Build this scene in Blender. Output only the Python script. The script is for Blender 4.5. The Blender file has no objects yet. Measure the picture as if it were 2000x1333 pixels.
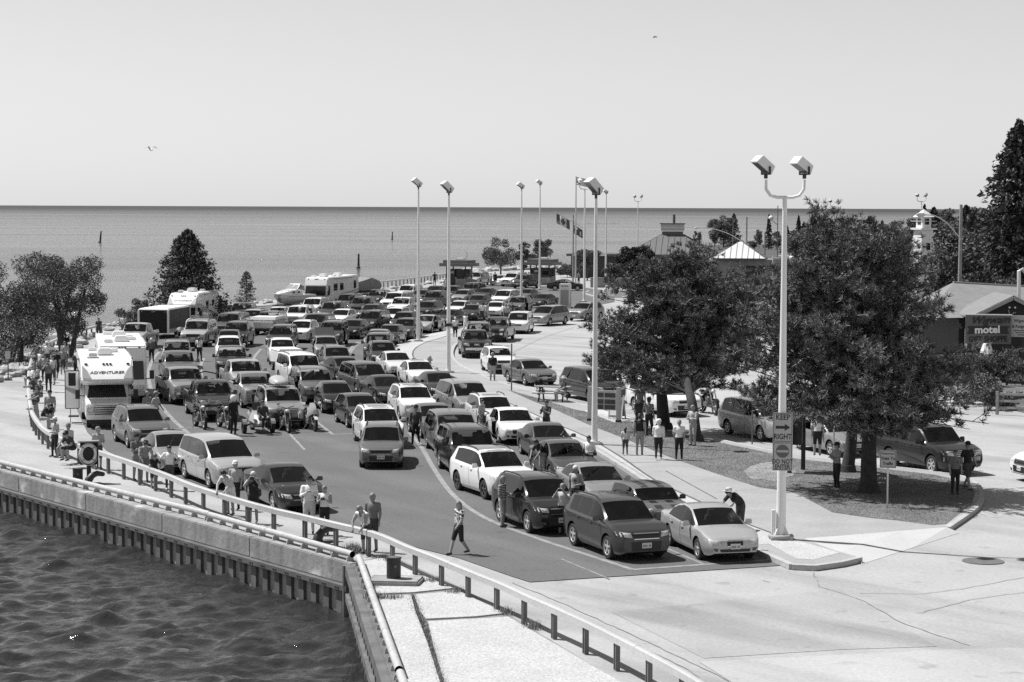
import bpy, bmesh, math, random
import numpy as np
from mathutils import Vector, Matrix, Euler
from mathutils.bvhtree import BVHTree

# ------------------------------------------------------------------ camera, sky, sun, exposure
sc = bpy.context.scene
COL = sc.collection
R = math.radians
CAM_H, FPX = 10.5, 4167.0
PITCH, ROLL = math.atan(261.5 / FPX), 0.229
cam_data = bpy.data.cameras.new('camera')
cam_data.sensor_width = 36.0
cam_data.lens = 36.0 * FPX / 2000.0
cam_data.clip_start, cam_data.clip_end = 0.5, 200000.0
cam = bpy.data.objects.new('camera', cam_data)
COL.objects.link(cam)
CAM_M = Matrix.Translation((0, 0, CAM_H)) @ Matrix.Rotation(R(90) - PITCH, 4, 'X') @ Matrix.Rotation(R(ROLL), 4, 'Z')
cam.matrix_world = CAM_M
sc.camera = cam

SUN_AZ = (-0.92, 0.39)          # horizontal direction towards the sun (left of the view, a little beyond)
SUN_EL = R(59)
world = bpy.data.worlds.new('World')
sc.world = world
world.use_nodes = True
wn = world.node_tree.nodes; wl = world.node_tree.links
bg = wn['Background']
sky = wn.new('ShaderNodeTexSky')
sky.sky_type = 'NISHITA'
sky.sun_disc = False
sky.sun_elevation = SUN_EL
sky.sun_rotation = math.atan2(SUN_AZ[0], SUN_AZ[1])
sky.altitude = 180
sky.air_density, sky.dust_density, sky.ozone_density = 1.5, 0.1, 1.0
bw = wn.new('ShaderNodeRGBToBW')       # black-and-white photograph: the sky's light is neutral
wl.new(sky.outputs[0], bw.inputs[0])
wl.new(bw.outputs[0], bg.inputs[0])
bg.inputs[1].default_value = 0.083

sun_data = bpy.data.lights.new('sun', 'SUN')
sun_data.energy = 5.0
sun_data.angle = R(0.53)
sun = bpy.data.objects.new('sun', sun_data)
COL.objects.link(sun)
_n = math.hypot(*SUN_AZ)
SUN_DIR = Vector((SUN_AZ[0] / _n * math.cos(SUN_EL), SUN_AZ[1] / _n * math.cos(SUN_EL), math.sin(SUN_EL)))
sun.rotation_euler = SUN_DIR.to_track_quat('Z', 'Y').to_euler()
sun.location = SUN_DIR * 200

sc.view_settings.view_transform = 'Standard'
sc.view_settings.look = 'None'
sc.view_settings.gamma = 1
sc.view_settings.exposure = 0.33
sc.view_settings.use_curve_mapping = False
sc.cycles.use_denoising = False
sc.cycles.max_bounces = 5
sc.cycles.diffuse_bounces = 2
sc.cycles.glossy_bounces = 3
sc.cycles.transmission_bounces = 3
sc.cycles.transparent_max_bounces = 6
sc.cycles.caustics_reflective = False
sc.cycles.caustics_refractive = False

# ------------------------------------------------------------------ helpers
_q = CAM_M.to_3x3()
def ground(px, py, z=0.0):
 """where the sight line of a surveyed photo point meets the level z"""
 d = _q @ Vector(((px - 1000.0) / FPX, (666.5 - py) / FPX, -1.0))
 t = (z - CAM_H) / d.z
 return Vector((d.x * t, d.y * t, z))
def depth_at(px, py, y):
 """point on the sight line at world distance y"""
 d = _q @ Vector(((px - 1000.0) / FPX, (666.5 - py) / FPX, -1.0))
 t = y / d.y
 return Vector((d.x * t, y, CAM_H + d.z * t))

def gray(v): return (v, v, v, 1)
MATS = {}
def mat(name, v, rough=0.6, metal=0.0, spec=0.5, coat=0.0, var=0.0, scale=3.0, detail=6, bump=0.0, bscale=40.0, island=0.0, fine=0.0, fscale=60.0, sheen=0.0):
 """neutral procedural material: base tone v, blotchy variation var, fine grain, bump, tone per loose piece (island)"""
 if name in MATS: return MATS[name]
 m = bpy.data.materials.new(name); m.use_nodes = True
 N, L = m.node_tree.nodes, m.node_tree.links
 b = N['Principled BSDF']
 b.inputs['Roughness'].default_value = rough
 b.inputs['Metallic'].default_value = metal
 b.inputs['Specular IOR Level'].default_value = spec
 b.inputs['Coat Weight'].default_value = coat
 b.inputs['Coat Roughness'].default_value = 0.04
 b.inputs['Base Color'].default_value = gray(v)
 m.diffuse_color = gray(v)
 if var or bump or island or fine:
  geo = N.new('ShaderNodeNewGeometry')
  val = None
  def noise(sc_, det):
   t = N.new('ShaderNodeTexNoise'); t.inputs['Scale'].default_value = sc_; t.inputs['Detail'].default_value = det
   L.new(geo.outputs['Position'], t.inputs['Vector']); return t
  def mapr(out, amt):
   r = N.new('ShaderNodeMapRange'); r.inputs['From Min'].default_value = 0.25; r.inputs['From Max'].default_value = 0.75
   r.inputs['To Min'].default_value = 1 - amt; r.inputs['To Max'].default_value = 1 + amt
   L.new(out, r.inputs['Value']); return r.outputs[0]
  def mul(a, c):
   x = N.new('ShaderNodeMath'); x.operation = 'MULTIPLY'
   if a is None: x.inputs[0].default_value = v
   else: L.new(a, x.inputs[0])
   L.new(c, x.inputs[1]); return x.outputs[0]
  if var: val = mul(val, mapr(noise(scale, detail).outputs['Fac'], var))
  if fine: val = mul(val, mapr(noise(fscale, 2).outputs['Fac'], fine))
  if island:
   r = N.new('ShaderNodeMapRange'); r.inputs['To Min'].default_value = 1 - island; r.inputs['To Max'].default_value = 1 + island
   L.new(geo.outputs['Random Per Island'], r.inputs['Value']); val = mul(val, r.outputs[0])
  if val is not None:
   L.new(val, b.inputs['Base Color'])
  if bump:
   bn = N.new('ShaderNodeBump'); bn.inputs['Strength'].default_value = bump; bn.inputs['Distance'].default_value = 0.02
   L.new(noise(bscale, 4).outputs['Fac'], bn.inputs['Height']); L.new(bn.outputs[0], b.inputs['Normal'])
 MATS[name] = m
 return m

def mesh_np(name, V, F, mats=(), mi=None, smooth=False):
 V = np.asarray(V, np.float32); F = np.asarray(F, np.int32)
 me = bpy.data.meshes.new(name)
 k = F.shape[1]
 me.vertices.add(len(V)); me.vertices.foreach_set('co', V.ravel())
 me.loops.add(F.size); me.loops.foreach_set('vertex_index', F.ravel())
 me.polygons.add(len(F)); me.polygons.foreach_set('loop_start', np.arange(0, F.size, k, dtype=np.int32))
 if mi is not None: me.polygons.foreach_set('material_index', np.asarray(mi, np.int32))
 if smooth: me.polygons.foreach_set('use_smooth', np.ones(len(F), bool))
 for m in mats: me.materials.append(m)
 me.update(calc_edges=True)
 return me

class MB:
 """collects simple shapes into one mesh"""
 def __init__(s): s.v, s.f, s.m = [], [], []
 def add(s, V, F, mi=0, M=None):
  o = len(s.v)
  s.v += [(M @ Vector(p)) if M is not None else Vector(p) for p in V]
  s.f += [[i + o for i in f] for f in F]
  s.m += [mi] * len(F)
  return s
 def box(s, c, d, mi=0, M=None, top=(1, 1)):
  x, y, z = d[0] / 2, d[1] / 2, d[2] / 2
  V = []
  for sz in (-1, 1):
   tx, ty = (1, 1) if sz < 0 else top
   V += [(c[0] - x * tx, c[1] - y * ty, c[2] + sz * z), (c[0] + x * tx, c[1] - y * ty, c[2] + sz * z), (c[0] + x * tx, c[1] + y * ty, c[2] + sz * z), (c[0] - x * tx, c[1] + y * ty, c[2] + sz * z)]
  return s.add(V, [(0, 3, 2, 1), (4, 5, 6, 7), (0, 1, 5, 4), (1, 2, 6, 5), (2, 3, 7, 6), (3, 0, 4, 7)], mi, M)
 def bar(s, a, b, w, h, mi=0, up=(0, 0, 1)):
  """square bar from a to b"""
  a, b = Vector(a), Vector(b); d = (b - a); L = d.length; d.normalize()
  up = Vector(up)
  if abs(d.dot(up)) > 0.98: up = Vector((1, 0, 0))
  x = d.cross(up).normalized(); z = x.cross(d)
  V = []
  for t in (a, b):
   V += [t - x * w / 2 - z * h / 2, t + x * w / 2 - z * h / 2, t + x * w / 2 + z * h / 2, t - x * w / 2 + z * h / 2]
  return s.add(V, [(0, 1, 2, 3), (7, 6, 5, 4), (0, 4, 5, 1), (1, 5, 6, 2), (2, 6, 7, 3), (3, 7, 4, 0)], mi)
 def tube(s, pts, r, n=8, mi=0, caps=True, M=None):
  pts = [Vector(p) for p in pts]
  rs = r if isinstance(r, (list, tuple)) else [r] * len(pts)
  V, F = [], []
  prev = None
  for i, p in enumerate(pts):
   d = (pts[min(i + 1, len(pts) - 1)] - pts[max(i - 1, 0)]).normalized()
   if prev is None:
    u = Vector((0, 0, 1)) if abs(d.z) < 0.9 else Vector((1, 0, 0))
    x = d.cross(u).normalized()
   else:
    x = (prev - d * prev.dot(d)).normalized()
   prev = x
   y = d.cross(x)
   for k in range(n):
    a = 2 * math.pi * k / n
    V.append(p + (x * math.cos(a) + y * math.sin(a)) * rs[i])
  for i in range(len(pts) - 1):
   for k in range(n):
    F.append((i * n + k, i * n + (k + 1) % n, (i + 1) * n + (k + 1) % n, (i + 1) * n + k))
  if caps:
   F.append(tuple(range(n - 1, -1, -1))); F.append(tuple(range((len(pts) - 1) * n, len(pts) * n)))
  return s.add(V, F, mi, M)
 def lathe(s, prof, n=16, c=(0, 0, 0), mi=0, M=None, caps=True):
  V, F = [], []
  for r_, z_ in prof:
   for k in range(n):
    a = 2 * math.pi * k / n
    V.append((c[0] + r_ * math.cos(a), c[1] + r_ * math.sin(a), c[2] + z_))
  for i in range(len(prof) - 1):
   for k in range(n):
    F.append((i * n + k, i * n + (k + 1) % n, (i + 1) * n + (k + 1) % n, (i + 1) * n + k))
  if caps: F.append(tuple(range(n - 1, -1, -1))); F.append(tuple(range((len(prof) - 1) * n, len(prof) * n)))
  return s.add(V, F, mi, M)
 def prism(s, poly, axis, lo, hi, mi=0, M=None):
  """2D polygon swept along an axis: x -> (y,z), y -> (x,z), z -> (x,y)"""
  def P(u, w, t): return {'x': (t, u, w), 'y': (u, t, w), 'z': (u, w, t)}[axis]
  n = len(poly)
  V = [P(u, w, lo) for u, w in poly] + [P(u, w, hi) for u, w in poly]
  F = [tuple(range(n - 1, -1, -1)), tuple(range(n, 2 * n))] + [(i, (i + 1) % n, n + (i + 1) % n, n + i) for i in range(n)]
  return s.add(V, F, mi, M)
 def mesh(s, name, mats=(), smooth=None, bevel=0.0, fix=True):
  me = bpy.data.meshes.new(name)
  me.from_pydata([tuple(p) for p in s.v], [], s.f)
  me.polygons.foreach_set('material_index', s.m)
  for m in mats: me.materials.append(m)
  if fix or bevel:
   bm = bmesh.new(); bm.from_mesh(me)
   if bevel: bmesh.ops.bevel(bm, geom=[e for e in bm.edges if len(e.link_faces) == 2 and e.calc_face_angle(0) > 0.6], offset=bevel, segments=2, affect='EDGES', clamp_overlap=True)
   bmesh.ops.recalc_face_normals(bm, faces=bm.faces)
   bm.to_mesh(me); bm.free()
  if smooth is not None:
   me.polygons.foreach_set('use_smooth', [True] * len(me.polygons))
   me.set_sharp_from_angle(angle=R(smooth))
  me.update()
  return me

def link(name, me, parent=None, loc=None, rz=None, mats=None):
 o = bpy.data.objects.new(name, me)
 COL.objects.link(o)
 if parent is not None: o.parent = parent
 if loc is not None: o.location = loc
 if rz is not None: o.rotation_euler = (0, 0, rz)
 if mats:
  for i, m in mats.items():
   if i < len(o.material_slots):
    o.material_slots[i].link = 'OBJECT'; o.material_slots[i].material = m
 return o
def tag(o, label=None, cat=None, group=None, kind=None):
 if label: o['label'] = label
 if cat: o['category'] = cat
 if group: o['group'] = group
 if kind: o['kind'] = kind
 return o
def thing(name, label, cat, loc=(0, 0, 0), rz=0.0, group=None):
 o = bpy.data.objects.new(name, None); COL.objects.link(o)
 o.empty_display_size = 0.3
 o.location = loc; o.rotation_euler = (0, 0, rz)
 return tag(o, label, cat, group)
def struct(name, me, parent=None):
 o = link(name, me, parent)
 if parent is None: o['kind'] = 'structure'
 return o
def sheet(name, poly, z, m, depth=0.0, kind='structure', parent=None):
 """a flat slab from a world outline"""
 bm = bmesh.new()
 vs = [bm.verts.new((p[0], p[1], z)) for p in poly]
 f = bm.faces.new(vs)
 if f.normal.z < 0: f.normal_flip()
 bm.normal_update()
 if f.normal.z < 0: f.normal_flip()
 if depth:
  r = bmesh.ops.extrude_face_region(bm, geom=[f])
  for g in r['geom']:
   if isinstance(g, bmesh.types.BMVert): g.co.z = z
  for v in vs: v.co.z = z - depth
  bmesh.ops.recalc_face_normals(bm, faces=bm.faces)
 bmesh.ops.triangulate(bm, faces=bm.faces)
 me = bpy.data.meshes.new(name); bm.to_mesh(me); bm.free()
 me.materials.append(m)
 o = link(name, me, parent)
 if kind and parent is None: o['kind'] = kind
 return o
def gp(pts, z=0.0): return [ground(x, y, z) for x, y in pts]
def resample(pts, step):
 pts = [Vector(p) for p in pts]; out = [pts[0].copy()]; need = step
 for a, b in zip(pts, pts[1:]):
  L = (b - a).length; t = need
  while t <= L:
   out.append(a.lerp(b, t / L)); t += step
  need = t - L
 return out
def smooth_line(pts, n=6):
 """Catmull-Rom through the points"""
 P = [Vector(p) for p in pts]; out = []
 for i in range(len(P) - 1):
  p0, p1, p2, p3 = P[max(i - 1, 0)], P[i], P[i + 1], P[min(i + 2, len(P) - 1)]
  for k in range(n):
   t = k / n
   out.append(0.5 * ((2 * p1) + (p2 - p0) * t + (2 * p0 - 5 * p1 + 4 * p2 - p3) * t * t + (3 * p1 - p0 - 3 * p2 + p3) * t ** 3))
 out.append(P[-1]); return out
def ribbon(name, pts, w, z, m, parent=None, h=0.0):
 """painted line or kerb along a path"""
 pts = [Vector((p[0], p[1], 0)) for p in pts]; V, F = [], []
 for i, p in enumerate(pts):
  d = (pts[min(i + 1, len(pts) - 1)] - pts[max(i - 1, 0)]).normalized(); nrm = Vector((-d.y, d.x, 0))
  V += [p + nrm * w / 2 + Vector((0, 0, z)), p - nrm * w / 2 + Vector((0, 0, z))]
  if h: V += [p - nrm * w / 2 + Vector((0, 0, z - h)), p + nrm * w / 2 + Vector((0, 0, z - h))]
 k = 4 if h else 2
 for i in range(len(pts) - 1):
  a, b = i * k, (i + 1) * k
  if h:
   for q in range(4): F.append((a + q, a + (q + 1) % 4, b + (q + 1) % 4, b + q))
  else: F.append((a, a + 1, b + 1, b))
 if h:
  F.append((0, 1, 2, 3)); e = (len(pts) - 1) * 4; F.append((e + 3, e + 2, e + 1, e))
 mb = MB(); mb.add(V, F)
 o = link(name, mb.mesh(name, [m]), parent)
 return o
def text_mesh(s, size, m, ext=0.004, bold=0.0, shear=0.0, name='lettering', sx=1.0):
 cu = bpy.data.curves.new(name, 'FONT'); cu.body = s; cu.size = size; cu.extrude = ext; cu.offset = bold; cu.shear = shear
 cu.align_x = 'CENTER'; cu.align_y = 'CENTER'; cu.resolution_u = 3
 o = bpy.data.objects.new(name, cu); COL.objects.link(o)
 bpy.context.view_layer.update()
 me = bpy.data.meshes.new_from_object(o.evaluated_get(bpy.context.evaluated_depsgraph_get()))
 bpy.data.objects.remove(o); bpy.data.curves.remove(cu)
 me.name = name; me.materials.clear(); me.materials.append(m)
 if sx != 1.0: me.transform(Matrix.Diagonal((sx, 1, 1, 1)))
 return me
UPRIGHT = Matrix.Rotation(R(90), 4, 'X')     # lettering lying in XY -> standing, read from -Y
# ------------------------------------------------------------------ materials of the setting
WATER_Z = -1.5
def pave_material(name, v, ang, amt, fine=.11):
 m = mat(name, v, rough=0.9, var=0.10, scale=0.30, detail=9, fine=fine, fscale=9.0, bump=0.25, bscale=25)
 N, L = m.node_tree.nodes, m.node_tree.links; b = N['Principled BSDF']; old = b.inputs['Base Color'].links[0].from_socket
 geo = N.new('ShaderNodeNewGeometry'); mp = N.new('ShaderNodeMapping'); mp.vector_type = 'TEXTURE'; mp.inputs['Rotation'].default_value = (0, 0, -ang); mp.inputs['Scale'].default_value = (11, 2.0, 2); L.new(geo.outputs['Position'], mp.inputs['Vector'])
 n = N.new('ShaderNodeTexNoise'); n.inputs['Scale'].default_value = 1; n.inputs['Detail'].default_value = 8; L.new(mp.outputs[0], n.inputs['Vector'])
 r = N.new('ShaderNodeMapRange'); r.inputs[1].default_value = .46; r.inputs[2].default_value = .68; r.inputs[3].default_value = 1.04; r.inputs[4].default_value = 1 - amt; L.new(n.outputs['Fac'], r.inputs[0])
 x = N.new('ShaderNodeMath'); x.operation = 'MULTIPLY'; L.new(old, x.inputs[0]); L.new(r.outputs[0], x.inputs[1]); 
 n2 = N.new('ShaderNodeTexNoise'); n2.inputs['Scale'].default_value = 1.1; n2.inputs['Detail'].default_value = 3; L.new(geo.outputs['Position'], n2.inputs['Vector'])      # oil drips and scuffs
 r2 = N.new('ShaderNodeMapRange'); r2.inputs[1].default_value = .64; r2.inputs[2].default_value = .72; r2.inputs[3].default_value = 1.0; r2.inputs[4].default_value = .80; L.new(n2.outputs['Fac'], r2.inputs[0])
 x2 = N.new('ShaderNodeMath'); x2.operation = 'MULTIPLY'; L.new(x.outputs[0], x2.inputs[0]); L.new(r2.outputs[0], x2.inputs[1]); L.new(x2.outputs[0], b.inputs['Base Color']); return m
M_PAVE = pave_material('worn_pavement', 0.335, R(50), .26)
M_SLAB = mat('aggregate_concrete', 0.42, rough=0.9, var=0.10, scale=0.7, fine=0.30, fscale=16.0, bump=0.5, bscale=30)
M_WALK = mat('walkway_concrete', 0.30, rough=0.9, var=0.12, scale=0.5, fine=0.12, fscale=12.0)
M_RAMP = mat('new_concrete', 0.45, rough=0.85, var=0.06, scale=0.6, fine=0.08, fscale=12.0)
M_ASPH = pave_material('dark_asphalt', 0.097, R(62), -.30, .16)
M_OLDASPH = mat('patched_asphalt', 0.31, rough=0.9, var=0.2, scale=0.4, fine=0.15, fscale=12)
M_LINE = mat('worn_line_paint', 0.24, rough=0.8, var=0.30, scale=2.5, fine=0.15, fscale=14)
M_GRASS = mat('dry_grass', 0.135, rough=1.0, var=0.38, scale=0.55, detail=8, fine=0.45, fscale=9.0, bump=0.9, bscale=18)
M_SOIL = mat('joint_soil', 0.09, rough=1.0, var=0.3, scale=3)
M_STEEL = mat('rusty_sheet_steel', 0.12, rough=0.75, var=0.45, scale=1.4, bump=0.2, bscale=12)
M_KERB = mat('kerb_concrete', 0.38, rough=0.9, var=0.15, scale=0.9, fine=0.15, fscale=10)
M_WHITEPIPE = mat('weathered_white_pipe', 0.43, rough=0.5, var=0.10, scale=1.2, fine=0.14, fscale=7)
M_GALV = mat('galvanised_rail', 0.55, rough=0.38, metal=0.3, var=0.10, scale=0.8, fine=0.08, fscale=12)
M_POST = mat('rail_post_steel', 0.14, rough=0.6, var=0.25, scale=2)
M_BLACK = mat('black_paint', 0.025, rough=0.45)
M_WHITE = mat('white_paint', 0.78, rough=0.45, var=0.04, scale=0.8)
M_ROCK = mat('limestone_rock', 0.40, rough=0.95, var=0.35, scale=1.1, bump=0.8, bscale=5)
M_BARK = mat('bark', 0.10, rough=0.95, var=0.4, scale=5, bump=0.8, bscale=14)
M_WOOD = mat('grey_weathered_wood', 0.26, rough=0.9, var=0.25, scale=3, bump=0.3, bscale=20)
M_DWOOD = mat('dark_stained_wood', 0.035, rough=0.7, var=0.3, scale=3)
M_STONE = mat('stone_wall', 0.30, rough=0.95, var=0.3, scale=0.9)
M_GLASSDK = mat('dark_window_glass', 0.018, rough=0.06, spec=0.5)

# concrete of the dock wall: long vertical run-off streaks and chipped pale patches
def wall_material():
 m = bpy.data.materials.new('dock_wall_concrete'); m.use_nodes = True
 N, L = m.node_tree.nodes, m.node_tree.links; b = N['Principled BSDF']; b.inputs['Roughness'].default_value = 0.92
 geo = N.new('ShaderNodeNewGeometry'); mp = N.new('ShaderNodeMapping'); mp.inputs['Scale'].default_value = (1.6, 1.6, 0.35)
 L.new(geo.outputs['Position'], mp.inputs['Vector'])
 n1 = N.new('ShaderNodeTexNoise'); n1.inputs['Scale'].default_value = 1.5; n1.inputs['Detail'].default_value = 9; L.new(mp.outputs[0], n1.inputs['Vector'])
 n2 = N.new('ShaderNodeTexNoise'); n2.inputs['Scale'].default_value = 0.55; n2.inputs['Detail'].default_value = 7; L.new(geo.outputs['Position'], n2.inputs['Vector'])
 r1 = N.new('ShaderNodeMapRange'); r1.inputs[1].default_value = 0.3; r1.inputs[2].default_value = 0.7; r1.inputs[3].default_value = 0.19; r1.inputs[4].default_value = 0.33; L.new(n1.outputs['Fac'], r1.inputs[0])
 r2 = N.new('ShaderNodeMapRange'); r2.inputs[1].default_value = 0.60; r2.inputs[2].default_value = 0.66; r2.inputs[3].default_value = 0.0; r2.inputs[4].default_value = 0.26; L.new(n2.outputs['Fac'], r2.inputs[0])
 ad = N.new('ShaderNodeMath'); L.new(r1.outputs[0], ad.inputs[0]); L.new(r2.outputs[0], ad.inputs[1])
 L.new(ad.outputs[0], b.inputs['Base Color'])
 bn = N.new('ShaderNodeBump'); bn.inputs['Strength'].default_value = 0.6; bn.inputs['Distance'].default_value = 0.03
 n3 = N.new('ShaderNodeTexNoise'); n3.inputs['Scale'].default_value = 6; n3.inputs['Detail'].default_value = 6; L.new(geo.outputs['Position'], n3.inputs['Vector'])
 L.new(n3.outputs['Fac'], bn.inputs['Height']); L.new(bn.outputs[0], b.inputs['Normal'])
 return m
M_WALL = wall_material()

def water_material(near=False):
 m = bpy.data.materials.new('lake_water_near' if near else 'lake_water'); m.use_nodes = True
 N, L = m.node_tree.nodes, m.node_tree.links; b = N['Principled BSDF']
 b.inputs['Base Color'].default_value = gray(0.028 if near else 0.03); b.inputs['Roughness'].default_value = 0.09; b.inputs['IOR'].default_value = 1.33
 b.inputs['Specular IOR Level'].default_value = 0.5
 geo = N.new('ShaderNodeNewGeometry')
 def nz(scale, det, sxyz, dist=0.0):
  mp = N.new('ShaderNodeMapping'); mp.inputs['Scale'].default_value = sxyz; mp.inputs['Rotation'].default_value = (0, 0, R(14))
  L.new(geo.outputs['Position'], mp.inputs['Vector'])
  t = N.new('ShaderNodeTexNoise'); t.inputs['Scale'].default_value = scale; t.inputs['Detail'].default_value = det; t.inputs['Distortion'].default_value = dist
  t.inputs['Roughness'].default_value = 0.55
  L.new(mp.outputs[0], t.inputs['Vector']); return t.outputs['Fac']
 def math_(op, a, c):
  x = N.new('ShaderNodeMath'); x.operation = op
  for i, q in enumerate((a, c)):
   if isinstance(q, (int, float)): x.inputs[i].default_value = q
   else: L.new(q, x.inputs[i])
  return x.outputs[0]
 waves = nz(2.0, 5, (1.15, 1.0, 1.0), 0.6); swell = nz(0.36, 3, (0.9, 1.0, 1.0), 0.3)
 h = math_('ADD', math_('ADD', math_('MULTIPLY', waves, WAVE_H), math_('MULTIPLY', swell, SWELL_H)), math_('MULTIPLY', nz(6.0, 3, (1.0, 1.0, 1.0), 0.3), .055))
 # wind lanes: broad streaks where ripples are stronger or weaker
 lanes = nz(0.010, 5, (0.16, 1.0, 1.0), 0.6)
 r = N.new('ShaderNodeMapRange'); r.inputs[1].default_value = 0.38; r.inputs[2].default_value = 0.66; r.inputs[3].default_value = 1.1; r.inputs[4].default_value = 0.75; L.new(lanes, r.inputs[0])
 h = math_('MULTIPLY', h, r.outputs[0])
 sep = N.new('ShaderNodeSeparateXYZ'); L.new(geo.outputs['Position'], sep.inputs[0])      # ripples too small to resolve far out act as roughness
 def mr(out, a0, a1, b0, b1):
  q = N.new('ShaderNodeMapRange')
  for i_, v_ in enumerate((a0, a1, b0, b1)): q.inputs[i_ + 1].default_value = v_
  L.new(out, q.inputs[0]); return q.outputs[0]
 rough = math_('ADD', mr(sep.outputs['Y'], 70, 420, .05, .13), mr(sep.outputs['Y'], 900, 9000, 0, .40))
 L.new(math_('MULTIPLY', rough, mr(lanes, .36, .66, 1.2, .75)), b.inputs['Roughness'])
 bn = N.new('ShaderNodeBump'); bn.inputs['Strength'].default_value = 0.34 if near else 1.0; bn.inputs['Distance'].default_value = 1.0
 L.new(h, bn.inputs['Height']); L.new(bn.outputs[0], b.inputs['Normal'])
 return m
WAVE_H, SWELL_H = 0.20, 0.22
M_WATER = water_material()

# ------------------------------------------------------------------ water, land
FARW = 90000.0
NX0, NX1, NY0, NY1 = -54.0, 2.0, 40.0, 125.0
mb = MB()
def wq(x0, x1, y0, y1): mb.add([(x0, y0, WATER_Z), (x1, y0, WATER_Z), (x1, y1, WATER_Z), (x0, y1, WATER_Z)], [(0, 1, 2, 3)])
wq(-300, 300, -50, NY0); wq(-300, NX0, NY0, NY1); wq(NX1, 300, NY0, NY1)
ys = [NY1, 400, 1200, 5000, FARW]
for a, b in zip(ys, ys[1:]):
 wa, wb = max(300, a * 0.7), max(300, b * 0.7)
 mb.add([(-wa, a, WATER_Z), (wa, a, WATER_Z), (wb, b, WATER_Z), (-wb, b, WATER_Z)], [(0, 1, 2, 3)])
lake = struct('lake_water', mb.mesh('lake_water', [M_WATER]))
# real wavelets on the water near the viewer
rgw = np.random.default_rng(2); st = 0.15
gx, gy = np.meshgrid(np.arange(NX0, NX1 + .01, st), np.arange(NY0, NY1 + .01, st), indexing='ij'); hz = np.zeros_like(gx)
for i in range(60):
 lam = .42 * 6.5 ** (rgw.random() ** 1.4); th = R(-70) + rgw.normal(0, .65); k_ = 2 * math.pi / lam
 hz += .0088 * lam ** .95 * np.sin(k_ * (gx * math.cos(th) + gy * math.sin(th)) + rgw.random() * 6.28 + .35 * np.sin(gx * .31 + i) + .35 * np.sin(gy * .27 + 2 * i))
hz = hz + 1.6 * np.maximum(hz, 0) ** 2
fade = np.clip(np.minimum.reduce([gx - NX0, NX1 - gx, gy - NY0, NY1 - gy]) / 5, 0, 1); hz *= fade
n0, n1 = gx.shape; ii = np.arange(n0 * n1).reshape(n0, n1)
struct('lake_water_near', mesh_np('lake_water_near', np.stack([gx, gy, WATER_Z + hz], -1).reshape(-1, 3), np.stack([ii[:-1, :-1], ii[1:, :-1], ii[1:, 1:], ii[:-1, 1:]], -1).reshape(-1, 4), [water_material(True)], None, True), lake)

EDGE_L = ground(0, 920); EDGE_C = ground(398, 1020); CORNER = ground(687, 1102); NOTCH_E = ground(763, 1333)
dirL = (EDGE_L - CORNER).normalized(); dirN = (NOTCH_E - CORNER).normalized()
EDGE_FAR = CORNER + dirL * 60; NOTCH_FAR = CORNER + dirN * 34
shore_px = [(0, 652), (120, 650), (215, 634), (330, 612), (470, 592), (560, 583), (640, 577), (720, 566), (830, 552), (880, 540), (935, 528), (1010, 524), (1090, 521), (1170, 515)]
shore = gp(shore_px)
land = [NOTCH_FAR, CORNER, EDGE_FAR, Vector((-75, 150, 0)), Vector((-75, 178, 0))] + shore + \
  [Vector((26, 420, 0)), Vector((34, 520, 0)), Vector((46, 600, 0)), Vector((95, 660, 0)), Vector((150, 800, 0)), Vector((260, 1000, 0)), Vector((420, 1000, 0)), Vector((420, 30, 0)), Vector((NOTCH_FAR.x + 10, NOTCH_FAR.y, 0))]
sheet('ground', land, -0.02, M_PAVE, depth=2.6)

# dark asphalt of the marshalling yard
lot_px = [(1035, 1137), (1547, 1103), (1475, 1071), (1400, 1026), (1300, 966), (1240, 926), (1146, 870), (1095, 848), (1020, 812), (945, 776), (872, 738), (800, 712), (768, 694), (772, 680), (790, 673), (806, 668), (840, 658), (868, 653), (890, 644),
   (915, 636), (985, 626), (1060, 616), (1130, 604), (1200, 590), (1200, 570), (1140, 562), (1050, 558), (960, 556), (880, 556), (830, 562), (720, 578), (640, 586), (560, 592), (470, 602), (330, 630), (215, 672), (165, 712), (148, 760), (150, 800),
   (170, 844), (208, 880), (250, 900), (348, 932), (476, 978), (540, 998), (640, 1030), (760, 1056), (896, 1090), (1000, 1126)]
LOT = sheet('parking_lot', gp(lot_px), 0.0, M_ASPH)
# repaved band and patches in the road at the lower right
sheet('road_patch', gp([(1365, 1292), (1860, 1268), (2100, 1262), (2100, 1420), (1700, 1500)], 0.0), -0.008, pave_material('newer_pavement', 0.37, R(50), .2))
sheet('road_patch', gp([(1195, 1195), (1640, 1150), (1830, 1262), (1640, 1268), (1375, 1285)], 0.0), -0.012, pave_material('stained_road', 0.315, R(50), .30))

# painted lines
def line(px, w=0.14, sm=True, z=0.004):
 pts = gp(px)
 if sm: pts = smooth_line(pts, 6)
 o = ribbon('painted_line', pts, w, z, M_LINE); o['kind'] = 'structure'
line([(330, 672), (305, 694), (291, 722), (294, 758), (312, 790), (340, 822), (374, 852)], 0.22)
line([(322, 840), (374, 836), (480, 832), (610, 826)], 0.16, False)
line([(600, 808), (618, 824), (650, 849)], 0.16, False, 0.005); line([(650, 849), (690, 847)], 0.16, False)
line([(566, 848), (595, 879)], 0.12, False)
line([(800, 845), (822, 872), (850, 920), (888, 970), (950, 1013), (1050, 1052), (1150, 1085), (1236, 1113)], 0.2)
line([(1236, 1113), (1320, 1107), (1420, 1100), (1525, 1092)], 0.2, False, 0.005)
line([(1290, 1066), (1378, 1104)], 0.12, False)
line([(1096, 1092), (1190, 1131)], 0.07, False)
line([(700, 668), (688, 678), (678, 694)], 0.2); line([(510, 682), (498, 696), (490, 716)], 0.2); line([(398, 700), (392, 716), (394, 740)], 0.2)
line([(722, 664), (700, 672), (684, 690)], 0.14)
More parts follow.
